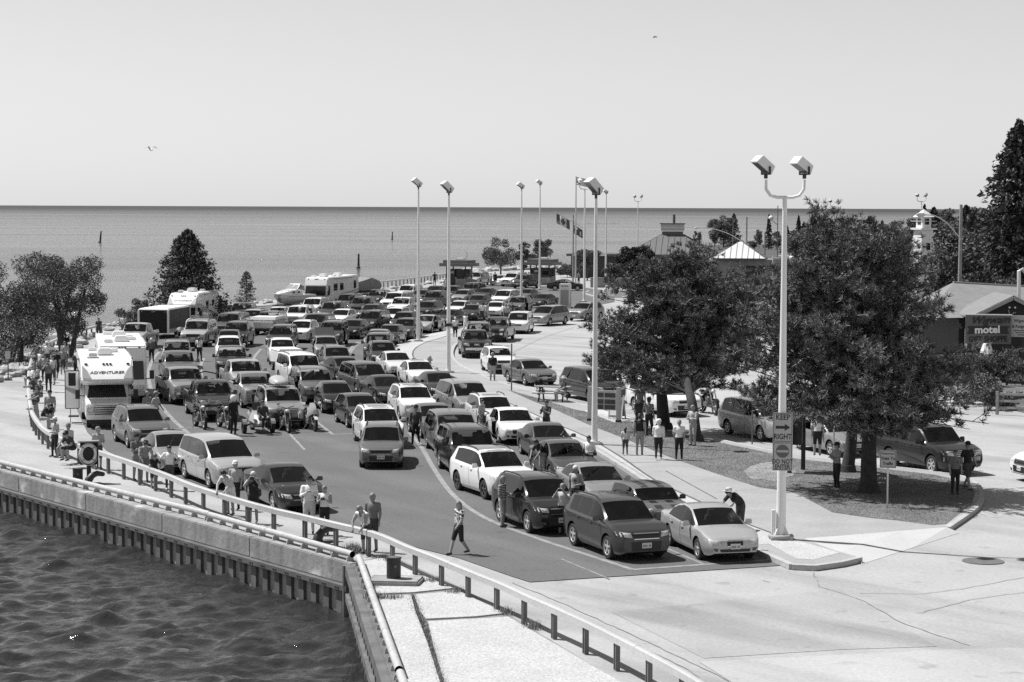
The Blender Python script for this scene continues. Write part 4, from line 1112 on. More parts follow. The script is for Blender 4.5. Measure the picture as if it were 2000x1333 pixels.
# roof box
rb = on_car(PILOT, 'roof_box', 'silver roof box strapped on the grey sport utility vehicle', 'roof box', 1.86, .55)
V, F = [], []
st = [(-1.0, .06, .05), (-.9, .30, .16), (-.6, .38, .27), (0, .41, .33), (.6, .40, .33), (.85, .34, .26), (.92, .20, .15)]
for y, w, h in st:
 for q in range(11):
  an = math.pi * q / 10
  V.append((w * math.cos(an) * (1.0), y, .08 + h * math.sin(an) ** .6))
for i in range(len(st) - 1):
 for q in range(10): F.append((i * 11 + q, i * 11 + q + 1, (i + 1) * 11 + q + 1, (i + 1) * 11 + q))
 F.append((i * 11 + 10, i * 11, (i + 1) * 11, (i + 1) * 11 + 10))
F.append(tuple(range(11))); F.append(tuple(range((len(st) - 1) * 11 + 10, (len(st) - 1) * 11 - 1, -1)))
mb = MB(); mb.add(V, F); link('shell', mb.mesh('shell', [mat('roof_box_plastic', .42, rough=.35, coat=.3)], smooth=50), rb)
for y in (-.4, .45): child_box(rb, 'crossbar', [((0, y, .03), (1.3, .06, .05))], M_TRIM, 0)
# quad bike in the pickup bed
qd = on_car(GMC1, 'quad_bike', 'dark quad bike loaded in the bed of the black pickup', 'quad bike', .72, 1.75)
whl = MB(); whl.lathe([(.16, -.11), (.27, -.11), (.29, -.06), (.29, .06), (.27, .11), (.16, .11), (.16, -.11)], 16, M=Matrix.Rotation(R(90), 4, 'Y'), caps=False); whl.tube([(-.05, 0, 0), (.05, 0, 0)], .165, 14); qw = whl.mesh('wheel', [M_TYRE], smooth=35)
for x in (-.44, .44):
 for y in (-.55, .60): link('wheel', qw, qd, (x, y, .29))
mb = MB(); mb.box((0, 0, .55), (.34, 1.3, .3)); mb.box((0, .25, .76), (.3, .65, .14)); mb.box((0, -.55, .78), (.8, .45, .06)); mb.box((0, .7, .78), (.8, .5, .06)); link('body', mb.mesh('body', [M_BLACK], bevel=.03, smooth=40), qd)
mb = MB(); mb.tube([(-.4, -.25, 1.05), (-.15, -.38, 1.0), (.15, -.38, 1.0), (.4, -.25, 1.05)], .025, 6); mb.tube([(0, -.38, 1.0), (0, -.5, .7)], .03, 6); link('handlebar', mb.mesh('handlebar', [M_TRIM]), qd)
mb = MB(); mb.tube([(-.55, -.8, .84), (-.55, -.3, 1.30), (0, -.2, 1.42), (.55, -.3, 1.30), (.55, -.8, .84)], .035, 6); link('roll_bar', mb.mesh('roll_bar', [M_TRIM]), qd)
link('headlight', MB().lathe([(.07, 0), (.07, .05), (0, .06)], 10, M=Matrix.Translation((0, -.78, .86)) @ Matrix.Rotation(R(90), 4, 'X')).mesh('headlight', [M_LAMP]), qd)
# bicycle on a roof
def bicycle(t, m=M_BLACK):
 for y in (-.52, .52):
  mb = MB(); n = 22
  mb.tube([(0, y + .33 * math.cos(2 * math.pi * k / n), .34 + .33 * math.sin(2 * math.pi * k / n)) for k in range(n + 1)], .022, 5, caps=False)
  for k in range(6):
   an = math.pi * k / 6; mb.tube([(0, y - .32 * math.cos(an), .34 - .32 * math.sin(an)), (0, y + .32 * math.cos(an), .34 + .32 * math.sin(an))], .004, 3)
  link('wheel', mb.mesh('wheel', [M_TYRE]), t)
 mb = MB()
 A, B, C_, D, E = (0, -.52, .34), (0, -.38, .88), (0, .12, .34), (0, .25, .86), (0, .52, .34)
 for p, q in ((A, B), (B, C_), (B, D), (C_, D), (C_, E), (D, E)): mb.tube([p, q], .022, 6)
 link('frame', mb.mesh('frame', [m]), t)
 link('saddle', MB().box((0, .28, .96), (.13, .26, .06)).mesh('saddle', [M_BLACK], bevel=.02), t)
 mb = MB(); mb.tube([(-.28, -.36, 1.0), (-.1, -.42, 1.0), (.1, -.42, 1.0), (.28, -.36, 1.0)], .018, 6); mb.tube([(0, -.38, .88), (0, -.42, 1.0)], .02, 6); link('handlebar', mb.mesh('handlebar', [M_TRIM]), t)
bicycle(on_car(BIKECAR, 'bicycle', 'dark bicycle standing upright on the roof of a white car', 'bicycle', 1.50, .3))

# ------------------------------------------------------------------ motor homes
M_RVW = mat('motor_home_white', .80, rough=.35, coat=.3, var=.03, scale=.6)
M_RVG = mat('motor_home_grey_band', .34, rough=.4, coat=.3)
M_RVD = mat('motor_home_dark_graphic', .10, rough=.4)
def dual_wheels(t, rw, half, ys):
 tm, rm, one = wheel_meshes(rw, M_RIM, 6)
 for y in ys:
  for s in (-1, 1):
   w = link('wheel', tm, t, (s * (half - .14), y, rw)); link('rim', rm, w)
def rv_cab_over(loc, a, label, brand, L=7.4, detail=True, door_open=False, group='motor homes in the queue'):
 t = thing('motor_home', label, 'motor home', loc, a, group)
 f = -L / 2; W = 2.42
 # coach: cab-over profile (y,z)
 prof = [(f + .45, 2.05), (f + .10, 2.28), (f + .80, 3.0), (f + 1.25, 3.22), (L / 2 - .05, 3.30), (L / 2, 3.22), (L / 2, .55), (f + 2.55, .55), (f + 2.55, 2.02)]
 mb = MB(); mb.prism(prof, 'x', -W / 2, W / 2)
 body = link('coach_body', mb.mesh('coach_body', [M_RVW], bevel=.07, smooth=35), t)
 # van cab
 cab = [(f + .02, .45), (f + 0.0, .95), (f + .10, 1.18), (f + .95, 1.36), (f + 1.55, 2.06), (f + 2.56, 2.06), (f + 2.56, .45)]
 mb = MB(); mb.prism(cab, 'x', -1.0, 1.0)
 link('cab', mb.mesh('cab', [M_RVW], bevel=.05, smooth=35), t)
 mb = MB(); mb.add([(-.92, f + .99, 1.41), (.92, f + .99, 1.41), (.80, f + 1.50, 2.02), (-.80, f + 1.50, 2.02), (-.92, f + .96, 1.41), (.92, f + .96, 1.41), (.80, f + 1.47, 2.03), (-.80, f + 1.47, 2.03)], [(4, 5, 6, 7), (0, 3, 2, 1), (0, 1, 5, 4), (1, 2, 6, 5), (2, 3, 7, 6), (3, 0, 4, 7)])
 link('windshield', mb.mesh('windshield', [M_GLASSDK]), t)
 for s in (-1, 1):
  mb = MB(); mb.prism([(f + 1.25, 1.42), (f + 1.65, 1.92), (f + 2.25, 1.92), (f + 2.25, 1.42)], 'x', s * 1.0, s * 1.012); link('cab_window', mb.mesh('cab_window', [M_GLASSDK]), t)
  mb = MB(); mb.box((s * .80, f - .005, .92), (.34, .06, .26)); link('headlight', mb.mesh('headlight', [M_LAMP], bevel=.03), t)
  mb = MB(); mb.tube([(s * 1.0, f + 1.3, 1.45), (s * 1.3, f + 1.15, 1.5)], .025, 6); mb.box((s * 1.36, f + 1.12, 1.55), (.22, .10, .42)); link('side_mirror', mb.mesh('side_mirror', [M_TRIM]), t)
  mb = MB(); mb.box((s * (W / 2 + .004), f + 4.2, 2.15), (.02, .85, .62)); mb.box((s * (W / 2 + .004), f + 5.9, 2.2), (.02, .75, .55))
  for yy, zz, ww, hh in ((f + 3.9, 2.2, .85, .62), (f + 5.9, 2.25, .7, .52)):
   m2 = MB(); m2.box((s * (W / 2 + .006), yy, zz), (.03, ww, hh)); link('window', m2.mesh('window', [M_GLASSDK], bevel=.008), t)
  if detail:
   m2 = MB(); m2.prism([(f + .42, 2.42), (f + 1.9, 2.30), (L / 2 - .5, 1.25), (L / 2 - .5, 1.05), (f + 2.8, 1.6), (f + .9, 2.12), (f + .42, 2.12)], 'x', s * (W / 2 + .002), s * (W / 2 + .006)); link('graphic_band', m2.mesh('graphic_band', [M_RVG]), t)
 mb = MB(); mb.box((0, f - .01, .90), (1.22, .07, .40)); g = link('grille', mb.mesh('grille', [M_TRIM]), t)
 for z in (.76, .86, .96, 1.06): link('grille_bar', MB().box((0, f - .05, z), (1.22, .03, .045)).mesh('grille_bar', [M_CHROME]), g)
 mb = MB(); mb.box((0, f - .06, .56), (2.02, .18, .22)); link('bumper', mb.mesh('bumper', [M_CHROME], bevel=.04, smooth=40), t)
 link('air_intake', MB().box((0, f + .02, .36), (1.7, .1, .16)).mesh('air_intake', [M_TRIM]), t)
 link('licence_plate', MB().box((.0, f - .17, .55), (.31, .02, .16)).mesh('licence_plate', [M_PLATE]), t)
 # grey corner panels of the cab-over nose
 tilt = math.atan2(.70, .72); ny = lambda z: f + .10 + (z - 2.28) * .972
 for s in (-1, 1):
  V = [(s * 1.16, ny(2.36), 2.36), (s * .74, ny(2.36), 2.36), (s * .92, ny(2.70), 2.70), (s * 1.16, ny(2.95), 2.95)]
  mb = MB(); mb.add([Vector(v) + Vector((0, -.012, .012)) for v in V], [(0, 1, 2, 3)]); link('nose_panel', mb.mesh('nose_panel', [M_RVG], fix=False), t)
  link('marker_light', MB().box((s * .98, f + .80, 3.02), (.13, .08, .06)).mesh('marker_light', [M_TRIM]), t)
 for x in (-.16, 0, .16): link('marker_light', MB().box((x, f + .80, 3.02), (.10, .08, .06)).mesh('marker_light', [M_TRIM]), t)
 if brand:
  me = text_mesh(brand, .22, M_RVD, .004, .003, .15, sx=1.15); me.transform(Matrix.Translation((0, ny(2.62) - .008, 2.628)) @ Matrix.Rotation(R(90) - tilt, 4, 'X')); link('lettering', me, t)
 # roof gear
 mb = MB(); mb.box((0, f + 3.6, 3.44), (.75, 1.0, .30), top=(.8, .85)); link('air_conditioner', mb.mesh('air_conditioner', [M_RVW], bevel=.05, smooth=40), t)
 for x, y in ((-.6, f + 2.2), (.5, f + 5.2), (-.5, f + 6.2)): link('roof_vent', MB().box((x, y, 3.37), (.45, .45, .16), top=(.85, .85)).mesh('roof_vent', [M_RVW], bevel=.03), t)
 link('solar_panel', MB().box((-.62, f + 1.75, 3.275), (.55, .38, .03)).mesh('solar_panel', [M_RVG]), t)
 mb = MB(); mb.tube([(-W / 2 - .06, f + 2.9, 3.10), (-W / 2 - .06, L / 2 - .6, 3.13)], .06, 8); mb.tube([(W / 2 + .06, f + 2.9, 3.10), (W / 2 + .06, L / 2 - .6, 3.13)], .06, 8)
 link('awning', mb.mesh('awning', [M_RVG]), t)
 dual_wheels(t, .38, 1.0, (f + .95,)); dual_wheels(t, .38, 1.12, (f + 5.1,))
 if door_open:
  Mx = Matrix.Translation((-W / 2, f + 3.0, 0)) @ Matrix.Rotation(R(-2), 4, 'Z')
  mb = MB(); mb.box((-.36, 0, 1.62), (.70, .05, 1.86), M=Mx); dr = link('coach_door', mb.mesh('coach_door', [mat('door_rubber_edge', .03)], bevel=.03), t)
  link('door_panel', MB().box((-.36, -.032, 1.62), (.62, .02, 1.78), M=Mx).mesh('door_panel', [M_RVW]), dr)
  link('door_window', MB().box((-.36, -.05, 2.12), (.34, .02, .62), M=Mx).mesh('door_window', [M_GLASSDK], bevel=.006), dr)
  link('door_graphic', MB().prism([(-.67, 1.78), (-.05, 1.60), (-.05, 1.30), (-.67, 1.62)], 'y', -.048, -.044, M=Mx).mesh('door_graphic', [M_RVG]), dr)
  link('door_step', MB().box((-.30, .45, .30), (.5, .6, .05), M=Mx).mesh('door_step', [M_TRIM]), t)
  mb = MB(); mb.tube([(-.45, 0, .7), (-.45, 0, .02)], .02, 6, M=Mx); link('door_prop', mb.mesh('door_prop', [M_RIMD]), dr)
 return t
def front_at(px, py, a, L_):
 return ground(px, py) - Vector((math.sin(R(a)), -math.cos(R(a)), 0)) * L_ / 2
rv_cab_over(front_at(211, 838, 13, 7.4), R(13), 'white motor home with lettering on its nose and its side door open', 'ADVENTURER', door_open=True)
# second motor home is a flat-fronted coach behind it
def rv_coach(loc, a, label, L=9.6, graphics=True, group='motor homes in the queue'):
 t = thing('motor_home', label, 'motor home', loc, a, group)
 f = -L / 2; W = 2.5
 prof = [(f + .02, .45), (f, 1.2), (f + .16, 2.1), (f + .10, 2.3), (f + .35, 3.02), (f + .65, 3.15), (L / 2 - .1, 3.2), (L / 2, 3.1), (L / 2, .45)]
 mb = MB(); mb.prism(prof, 'x', -W / 2, W / 2); link('coach_body', mb.mesh('coach_body', [M_RVW], bevel=.09, smooth=35), t)
 mb = MB(); mb.add([(-1.12, f - .03, 1.28), (1.12, f - .03, 1.28), (1.08, f + .10, 2.26), (-1.08, f + .10, 2.26), (-1.12, f + .10, 1.28), (1.12, f + .10, 1.28), (1.08, f + .2, 2.26), (-1.08, f + .2, 2.26)], [(0, 1, 2, 3), (0, 4, 5, 1), (1, 5, 6, 2), (2, 6, 7, 3), (3, 7, 4, 0)])
 ws = link('windshield', mb.mesh('windshield', [M_GLASSDK]), t); link('centre_post', MB().box((0, f + .025, 1.78), (.05, .03, .98), M=Matrix.Translation((0, f + .025, 1.78)) @ Matrix.Rotation(R(-7.5), 4, 'X') @ Matrix.Translation((0, -f - .025, -1.78))).mesh('centre_post', [M_TRIM]), ws)
 for s in (-1, 1):
  for yy, zz, ww, hh in ((f + .75, 1.9, .5, .8), (f + 2.6, 2.1, 1.1, .75), (f + 4.4, 2.1, 1.0, .75), (f + 8.4, 2.2, .75, .85)):
   m2 = MB(); m2.box((s * (W / 2 + .004), yy, zz), (.03, ww, hh)); link('window', m2.mesh('window', [M_GLASSDK], bevel=.008), t)
  link('headlight', MB().box((s * .9, f - .03, .85), (.42, .08, .24)).mesh('headlight', [M_LAMP], bevel=.03), t)
  mb = MB(); mb.tube([(s * 1.2, f + .1, 1.3), (s * 1.5, f - .15, 1.35)], .03, 6); mb.box((s * 1.52, f - .17, 1.55), (.24, .12, .46)); link('side_mirror', mb.mesh('side_mirror', [M_TRIM], bevel=.02), t)
  if graphics:
   for q, (z0, z1, mm) in enumerate(((1.5, .9, M_RVG), (1.2, .75, M_RVD))):
    pts = [(f + 3.2 + q * .7, .6), (f + 4.6 + q * .5, z0 - .12), (f + 6.4, z0), (L / 2 - .1, z0 + .25), (L / 2 - .1, z0 + .02), (f + 6.4, z0 - .2), (f + 5.0 + q * .5, z0 - .35), (f + 4.2 + q * .7, .6)]
    m2 = MB(); m2.prism(pts, 'x', s * (W / 2 + .002 + q * .003), s * (W / 2 + .006 + q * .003)); link('graphic_band', m2.mesh('graphic_band', [mm]), t)
 link('bumper', MB().box((0, f - .04, .55), (2.3, .14, .26)).mesh('bumper', [M_RVG], bevel=.04), t)
 link('grille', MB().box((0, f - .02, .86), (1.1, .06, .2)).mesh('grille', [M_TRIM]), t)
 link('licence_plate', MB().box((0, f - .12, .55), (.31, .02, .16)).mesh('licence_plate', [M_PLATE]), t)
 for x in (-.9, -.15, 0, .15, .9): link('marker_light', MB().box((x, f + .36, 2.95), (.12, .1, .05)).mesh('marker_light', [M_TRIM]), t)
 for y, h in ((f + 2.4, .32), (f + 6.6, .32)):
  link('air_conditioner', MB().box((0, y, 3.33), (.8, 1.05, h), top=(.8, .85)).mesh('air_conditioner', [M_RVW], bevel=.05, smooth=40), t)
 for x, y in ((-.7, f + 1.4), (.6, f + 3.6), (.5, f + 5.2), (-.6, f + 8.2)): link('roof_vent', MB().box((x, y, 3.27), (.5, .5, .16), top=(.85, .85)).mesh('roof_vent', [M_RVW], bevel=.03), t)
 mb = MB(); mb.tube([(W / 2 + .07, f + 2.0, 3.02), (W / 2 + .07, L / 2 - 2.0, 3.02)], .07, 8); link('awning', mb.mesh('awning', [M_RVG]), t)
 dual_wheels(t, .42, 1.18, (f + 1.4, f + 6.4))
 return t
rv_coach(front_at(240, 789, 12, 9.6), R(12), 'flat-fronted white motor coach right behind the lettered motor home', graphics=False)
rv_cab_over(front_at(354, 650, -6.2, 7.8), R(-6.2), 'white motor home with lettering beside the big cedar near the shore', 'CANADREAM', L=7.8)
rv_coach(front_at(616, 602, -16, 9.6), R(-16), 'large white motor coach with swooping side stripes behind the cabin cruiser')

# ------------------------------------------------------------------ trailers and boats
def small_wheel(r=.33): return wheel_meshes(r, M_RIM, 5)
def box_trailer():
 p = ground(303, 662); t = thing('cargo_trailer', 'tall black cargo trailer with white roof and corner posts', 'trailer', p + Vector((.3, 2.8, 0)), R(9.5 - 17))
 L, W, z0, z1 = 6.0, 2.4, .45, 2.28
 link('box', MB().box((0, 0, (z0 + z1) / 2), (W, L, z1 - z0)).mesh('box', [mat('gloss_black_panel', .008, rough=.35, coat=.0, spec=.25)]), t)
 link('roof', MB().box((0, 0, z1 + .06), (W + .10, L + .10, .14), top=(.92, .97)).mesh('roof', [M_WHITE], bevel=.03), t)
 for x in (-1, 1):
  for y in (-1, 1): link('corner_post', MB().box((x * W / 2, y * L / 2, (z0 + z1) / 2), (.16, .16, z1 - z0 + .02)).mesh('corner_post', [M_WHITE], bevel=.03), t)
 link('skirt', MB().box((0, 0, .62), (W + .04, L - .2, .3)).mesh('skirt', [M_RVG]), t)
 for x in (-.95, -.12, 0, .12, .95): link('marker_light', MB().box((x, -L / 2 - .02, 2.14), (.07, .04, .04)).mesh('marker_light', [M_PLATE]), t)
 tm, rm, one = small_wheel()
 for y in (-.45, .45):
  for s in (-1, 1): link('wheel', one, t, (s * 1.12, y, .33))
 mb = MB(); mb.tube([(-.6, -L / 2, .5), (0, -L / 2 - 1.2, .48)], .05, 6); mb.tube([(.6, -L / 2, .5), (0, -L / 2 - 1.2, .48)], .05, 6); link('drawbar', mb.mesh('drawbar', [M_BLACK]), t)
box_trailer()
def camper():
 p = ground(508, 655); t = thing('folding_camper', 'low white folding camper trailer between two black vehicles', 'trailer', p + Vector((.5, 1.6, 0)), R(6.8 - 15))
 link('box', MB().box((0, 0, .85), (2.1, 3.3, .75), top=(.99, .99)).mesh('box', [mat('camper_grey_side', .45, rough=.4)], bevel=.04, smooth=40), t)
 link('lid', MB().box((0, 0, 1.36), (2.16, 3.36, .27), top=(.90, .93)).mesh('lid', [M_WHITE], bevel=.04, smooth=40), t)
 link('front_locker', MB().box((0, -1.80, .85), (1.7, .3, .5)).mesh('front_locker', [M_RVW], bevel=.03), t)
 tm, rm, one = small_wheel(.3)
 for s in (-1, 1): link('wheel', one, t, (s * .95, .2, .3))
 link('chassis', MB().box((0, 0, .40), (1.9, 3.3, .1)).mesh('chassis', [M_BLACK]), t)
camper()
def utility_trailer():
 p = ground(556, 728); t = thing('utility_trailer', 'white box utility trailer in front of the white crossover', 'trailer', p + Vector((-.1, 2.2, 0)), R(6.2 + 14))
 link('box', MB().box((0, 0, .88), (1.55, 2.5, .8)).mesh('box', [M_RVW], bevel=.04, smooth=40), t)
 link('lid', MB().box((0, .05, 1.34), (1.60, 2.4, .14), top=(.93, .95)).mesh('lid', [M_RVW], bevel=.03, smooth=40), t)
 link('tool_box', MB().box((0, -1.52, .84), (.6, .45, .55)).mesh('tool_box', [mat('grey_tool_box', .22, rough=.5)], bevel=.03), t)
 for x in (-.45, .45): link('latch', MB().box((x, -1.26, 1.15), (.12, .03, .14)).mesh('latch', [M_RVG]), t)
 tm, rm, one = small_wheel(.28)
 for s in (-1, 1): link('wheel', one, t, (s * .86, .1, .28))
 mb = MB(); mb.tube([(-.5, -1.25, .42), (0, -2.1, .42)], .04, 6); mb.tube([(.5, -1.25, .42), (0, -2.1, .42)], .04, 6); link('drawbar', mb.mesh('drawbar', [M_BLACK]), t)
utility_trailer()
def hull_mesh(st, name, m, close=True):
 """stations (y, keel z, half beam, chine z, sheer z)"""
 V, F = [], []
 for y, k, b, c, s in st:
  V += [(0, y, k), (b * .82, y, c), (b, y, (c + s) / 2), (b, y, s), (b * .7, y, s + .02), (0, y, s + .05), (-b * .7, y, s + .02), (-b, y, s), (-b, y, (c + s) / 2), (-b * .82, y, c)]
 n = 10
 for i in range(len(st) - 1):
  for q in range(n): F.append((i * n + q, i * n + (q + 1) % n, (i + 1) * n + (q + 1) % n, (i + 1) * n + q))
 F.append(tuple(range(n))); F.append(tuple(range((len(st) - 1) * n, len(st) * n)))
 mb = MB(); mb.add(V, F); return mb.mesh(name, m, smooth=35)
M_GEL = mat('white_gelcoat', .76, rough=.22, coat=.6)
def cruiser():
 p = ground(532, 608); t = thing('cabin_cruiser', 'white cabin cruiser on a trailer with raked windscreen and two portholes', 'boat', p + Vector((1.6, 3.6, 0)), R(6 - 38))
 L = 7.6
 st = [(-3.8, 2.0, .05, 2.05, 2.15), (-3.3, 1.35, .55, 1.75, 2.12), (-2.6, .95, .92, 1.45, 2.07), (-1.6, .75, 1.15, 1.25, 2.0), (0, .68, 1.25, 1.15, 1.95), (2.0, .68, 1.25, 1.12, 1.92), (3.6, .70, 1.22, 1.12, 1.90)]
 link('hull', hull_mesh(st, 'hull', [M_GEL]), t)
 mb = MB(); st2 = [(-3.1, 2.14, .35, .02), (-2.2, 2.09, .75, .30), (-1.2, 2.04, .95, .55), (-.2, 2.0, 1.05, .72), (.8, 1.97, 1.08, .55), (1.0, 1.96, 1.08, .1)]
 V, F = [], []
 for y, z, b, h in st2:
  V += [(b, y, z - .05), (b * .93, y, z + h * .8), (b * .6, y, z + h), (-b * .6, y, z + h), (-b * .93, y, z + h * .8), (-b, y, z - .05)]
 for i in range(len(st2) - 1):
  for q in range(6): F.append((i * 6 + q, i * 6 + (q + 1) % 6, (i + 1) * 6 + (q + 1) % 6, (i + 1) * 6 + q))
 F.append(tuple(range(6))); F.append(tuple(range(len(V) - 6, len(V)))); mb.add(V, F); link('cabin', mb.mesh('cabin', [M_GEL], smooth=40), t)
 mb = MB()
 for a_, b_ in (((-.85, -.1), (.85, -.1)), ):
  mb.add([(-.95, -.05, 2.72), (.95, -.05, 2.72), (.80, .65, 3.28), (-.80, .65, 3.28)], [(0, 1, 2, 3)])
  mb.add([(.95, -.05, 2.72), (1.05, 1.3, 2.45), (.98, 1.3, 3.0), (.80, .65, 3.28)], [(0, 1, 2, 3)]); mb.add([(-.95, -.05, 2.72), (-1.05, 1.3, 2.45), (-.98, 1.3, 3.0), (-.80, .65, 3.28)], [(0, 1, 2, 3)])
 g = mat('boat_windscreen', .30, rough=.05, spec=.6); link('windscreen', mb.mesh('windscreen', [g], fix=False), t)
 mb = MB(); P = [(-1.05, 1.3, 2.45), (-.98, 1.3, 3.0), (-.80, .65, 3.28), (.80, .65, 3.28), (.98, 1.3, 3.0), (1.05, 1.3, 2.45)]; mb.tube(P, .03, 6); mb.tube([(-.95, -.05, 2.72), (-.80, .65, 3.28)], .03, 6); mb.tube([(.95, -.05, 2.72), (.80, .65, 3.28)], .03, 6); mb.tube([(0, -.08, 2.74), (0, .65, 3.28)], .02, 6); link('windscreen_frame', mb.mesh('windscreen_frame', [M_RIM]), t)
 for y in (-.9, .1):
  for s in (1, -1): link('porthole', MB().lathe([(.17, -.02), (.17, .02)], 14, M=Matrix.Translation((s * (1.02 + (y + .9) * .05), y, 2.28)) @ Matrix.Rotation(R(90), 4, 'Y') @ Matrix.Diagonal((.7, 1, 1, 1))).mesh('porthole', [M_GLASSDK]), t)
 mb = MB()
 for s in (-1, 1): mb.tube([(0, -3.7, 2.65), (s * .6, -3.1, 2.65), (s * 1.0, -2.0, 2.60), (s * 1.15, -.6, 2.5), (s * 1.18, -.2, 2.0)], .02, 6)
 for y, b in ((-3.6, .15), (-3.0, .66), (-2.0, 1.0), (-1.1, 1.12)):
  for s in (-1, 1): mb.tube([(s * b, y, 2.05), (s * b, y, 2.62)], .015, 5)
 link('bow_rail', mb.mesh('bow_rail', [M_CHROME]), t)
 t.scale = (.78,) * 3
 link('hull_stripe', MB().prism([(-2.6, 1.72), (3.5, 1.55), (3.5, 1.62), (-2.6, 1.80)], 'x', 1.20, 1.262).mesh('hull_stripe', [M_RVG]), t)
 mb = MB(); mb.box((-.7, .6, .62), (.12, 6.6, .12)); mb.box((.7, .6, .62), (.12, 6.6, .12)); mb.box((0, -2.6, .62), (.12, 3.0, .12)); tr = link('boat_trailer', mb.mesh('boat_trailer', [M_BLACK]), t)
 tm, rm, one = small_wheel(.34)
 for y in (1.6, 2.4):
  for s in (-1, 1): link('wheel', one, t, (s * 1.15, y, .34))
cruiser()
def runabout():
 p = ground(358, 672); t = thing('runabout', 'small white open boat on a trailer between the parked pickups', 'boat', p + Vector((.2, 1.5, 0)), R(9 - 4))
 st = [(-2.2, 1.05, .10, 1.12, 1.22), (-1.8, .80, .62, 1.0, 1.2), (-1.0, .64, .86, .9, 1.15), (.4, .60, .92, .86, 1.1), (2.1, .60, .9, .86, 1.08)]
 link('hull', hull_mesh(st, 'hull', [M_GEL]), t)
 link('windscreen', MB().prism([(-.4, 1.15), (-.1, 1.55), (-.07, 1.55), (-.36, 1.15)], 'x', -.6, .6).mesh('windscreen', [M_GLASSDK]), t)
 link('seat', MB().box((.35, .5, 1.3), (.42, .45, .4)).mesh('seat', [M_RVG], bevel=.05), t); link('seat', MB().box((-.35, .5, 1.3), (.42, .45, .4)).mesh('seat', [M_RVG], bevel=.05), t)
 mb = MB(); n = 16; mb.tube([(.15 + .32 * math.cos(2 * math.pi * k / n), -.1, 1.5 + .32 * math.sin(2 * math.pi * k / n)) for k in range(n + 1)], .07, 8, caps=False); link('inflatable_ring', mb.mesh('inflatable_ring', [M_RVW], smooth=60), t)
 mb = MB(); mb.box((0, 0, .5), (1.3, 4.6, .1)); mb.box((0, -2.9, .5), (.1, 1.4, .1)); link('trailer_frame', mb.mesh('trailer_frame', [M_RIMD]), t)
 tm, rm, one = small_wheel(.28)
 for s in (-1, 1): link('wheel', one, t, (s * .95, .6, .28))
runabout()
def covered_boat():
 p = ground(684, 588); t = thing('covered_boat', 'boat under a taut grey tarpaulin in front of the motor coach', 'boat', p + Vector((1.0, 2.5, 0)), R(4 - 30))
 st = [(-2.9, 1.5, .1, 1.6, 1.85), (-2.3, 1.1, .7, 1.3, 2.0), (-1, .8, 1.05, 1.1, 2.25), (.6, .75, 1.1, 1.1, 2.5), (2.4, .75, 1.08, 1.1, 2.1), (2.9, .8, 1.05, 1.1, 1.7)]
 link('cover', hull_mesh(st, 'cover', [mat('tarpaulin', .22, rough=.7, var=.2, scale=1.5, bump=.4, bscale=4)]), t)
 tm, rm, one = small_wheel(.32)
 for s in (-1, 1): link('wheel', one, t, (s * 1.05, .9, .32))
 link('trailer_frame', MB().box((0, -.3, .62), (1.5, 6.2, .12)).mesh('trailer_frame', [M_BLACK]), t)
covered_boat()

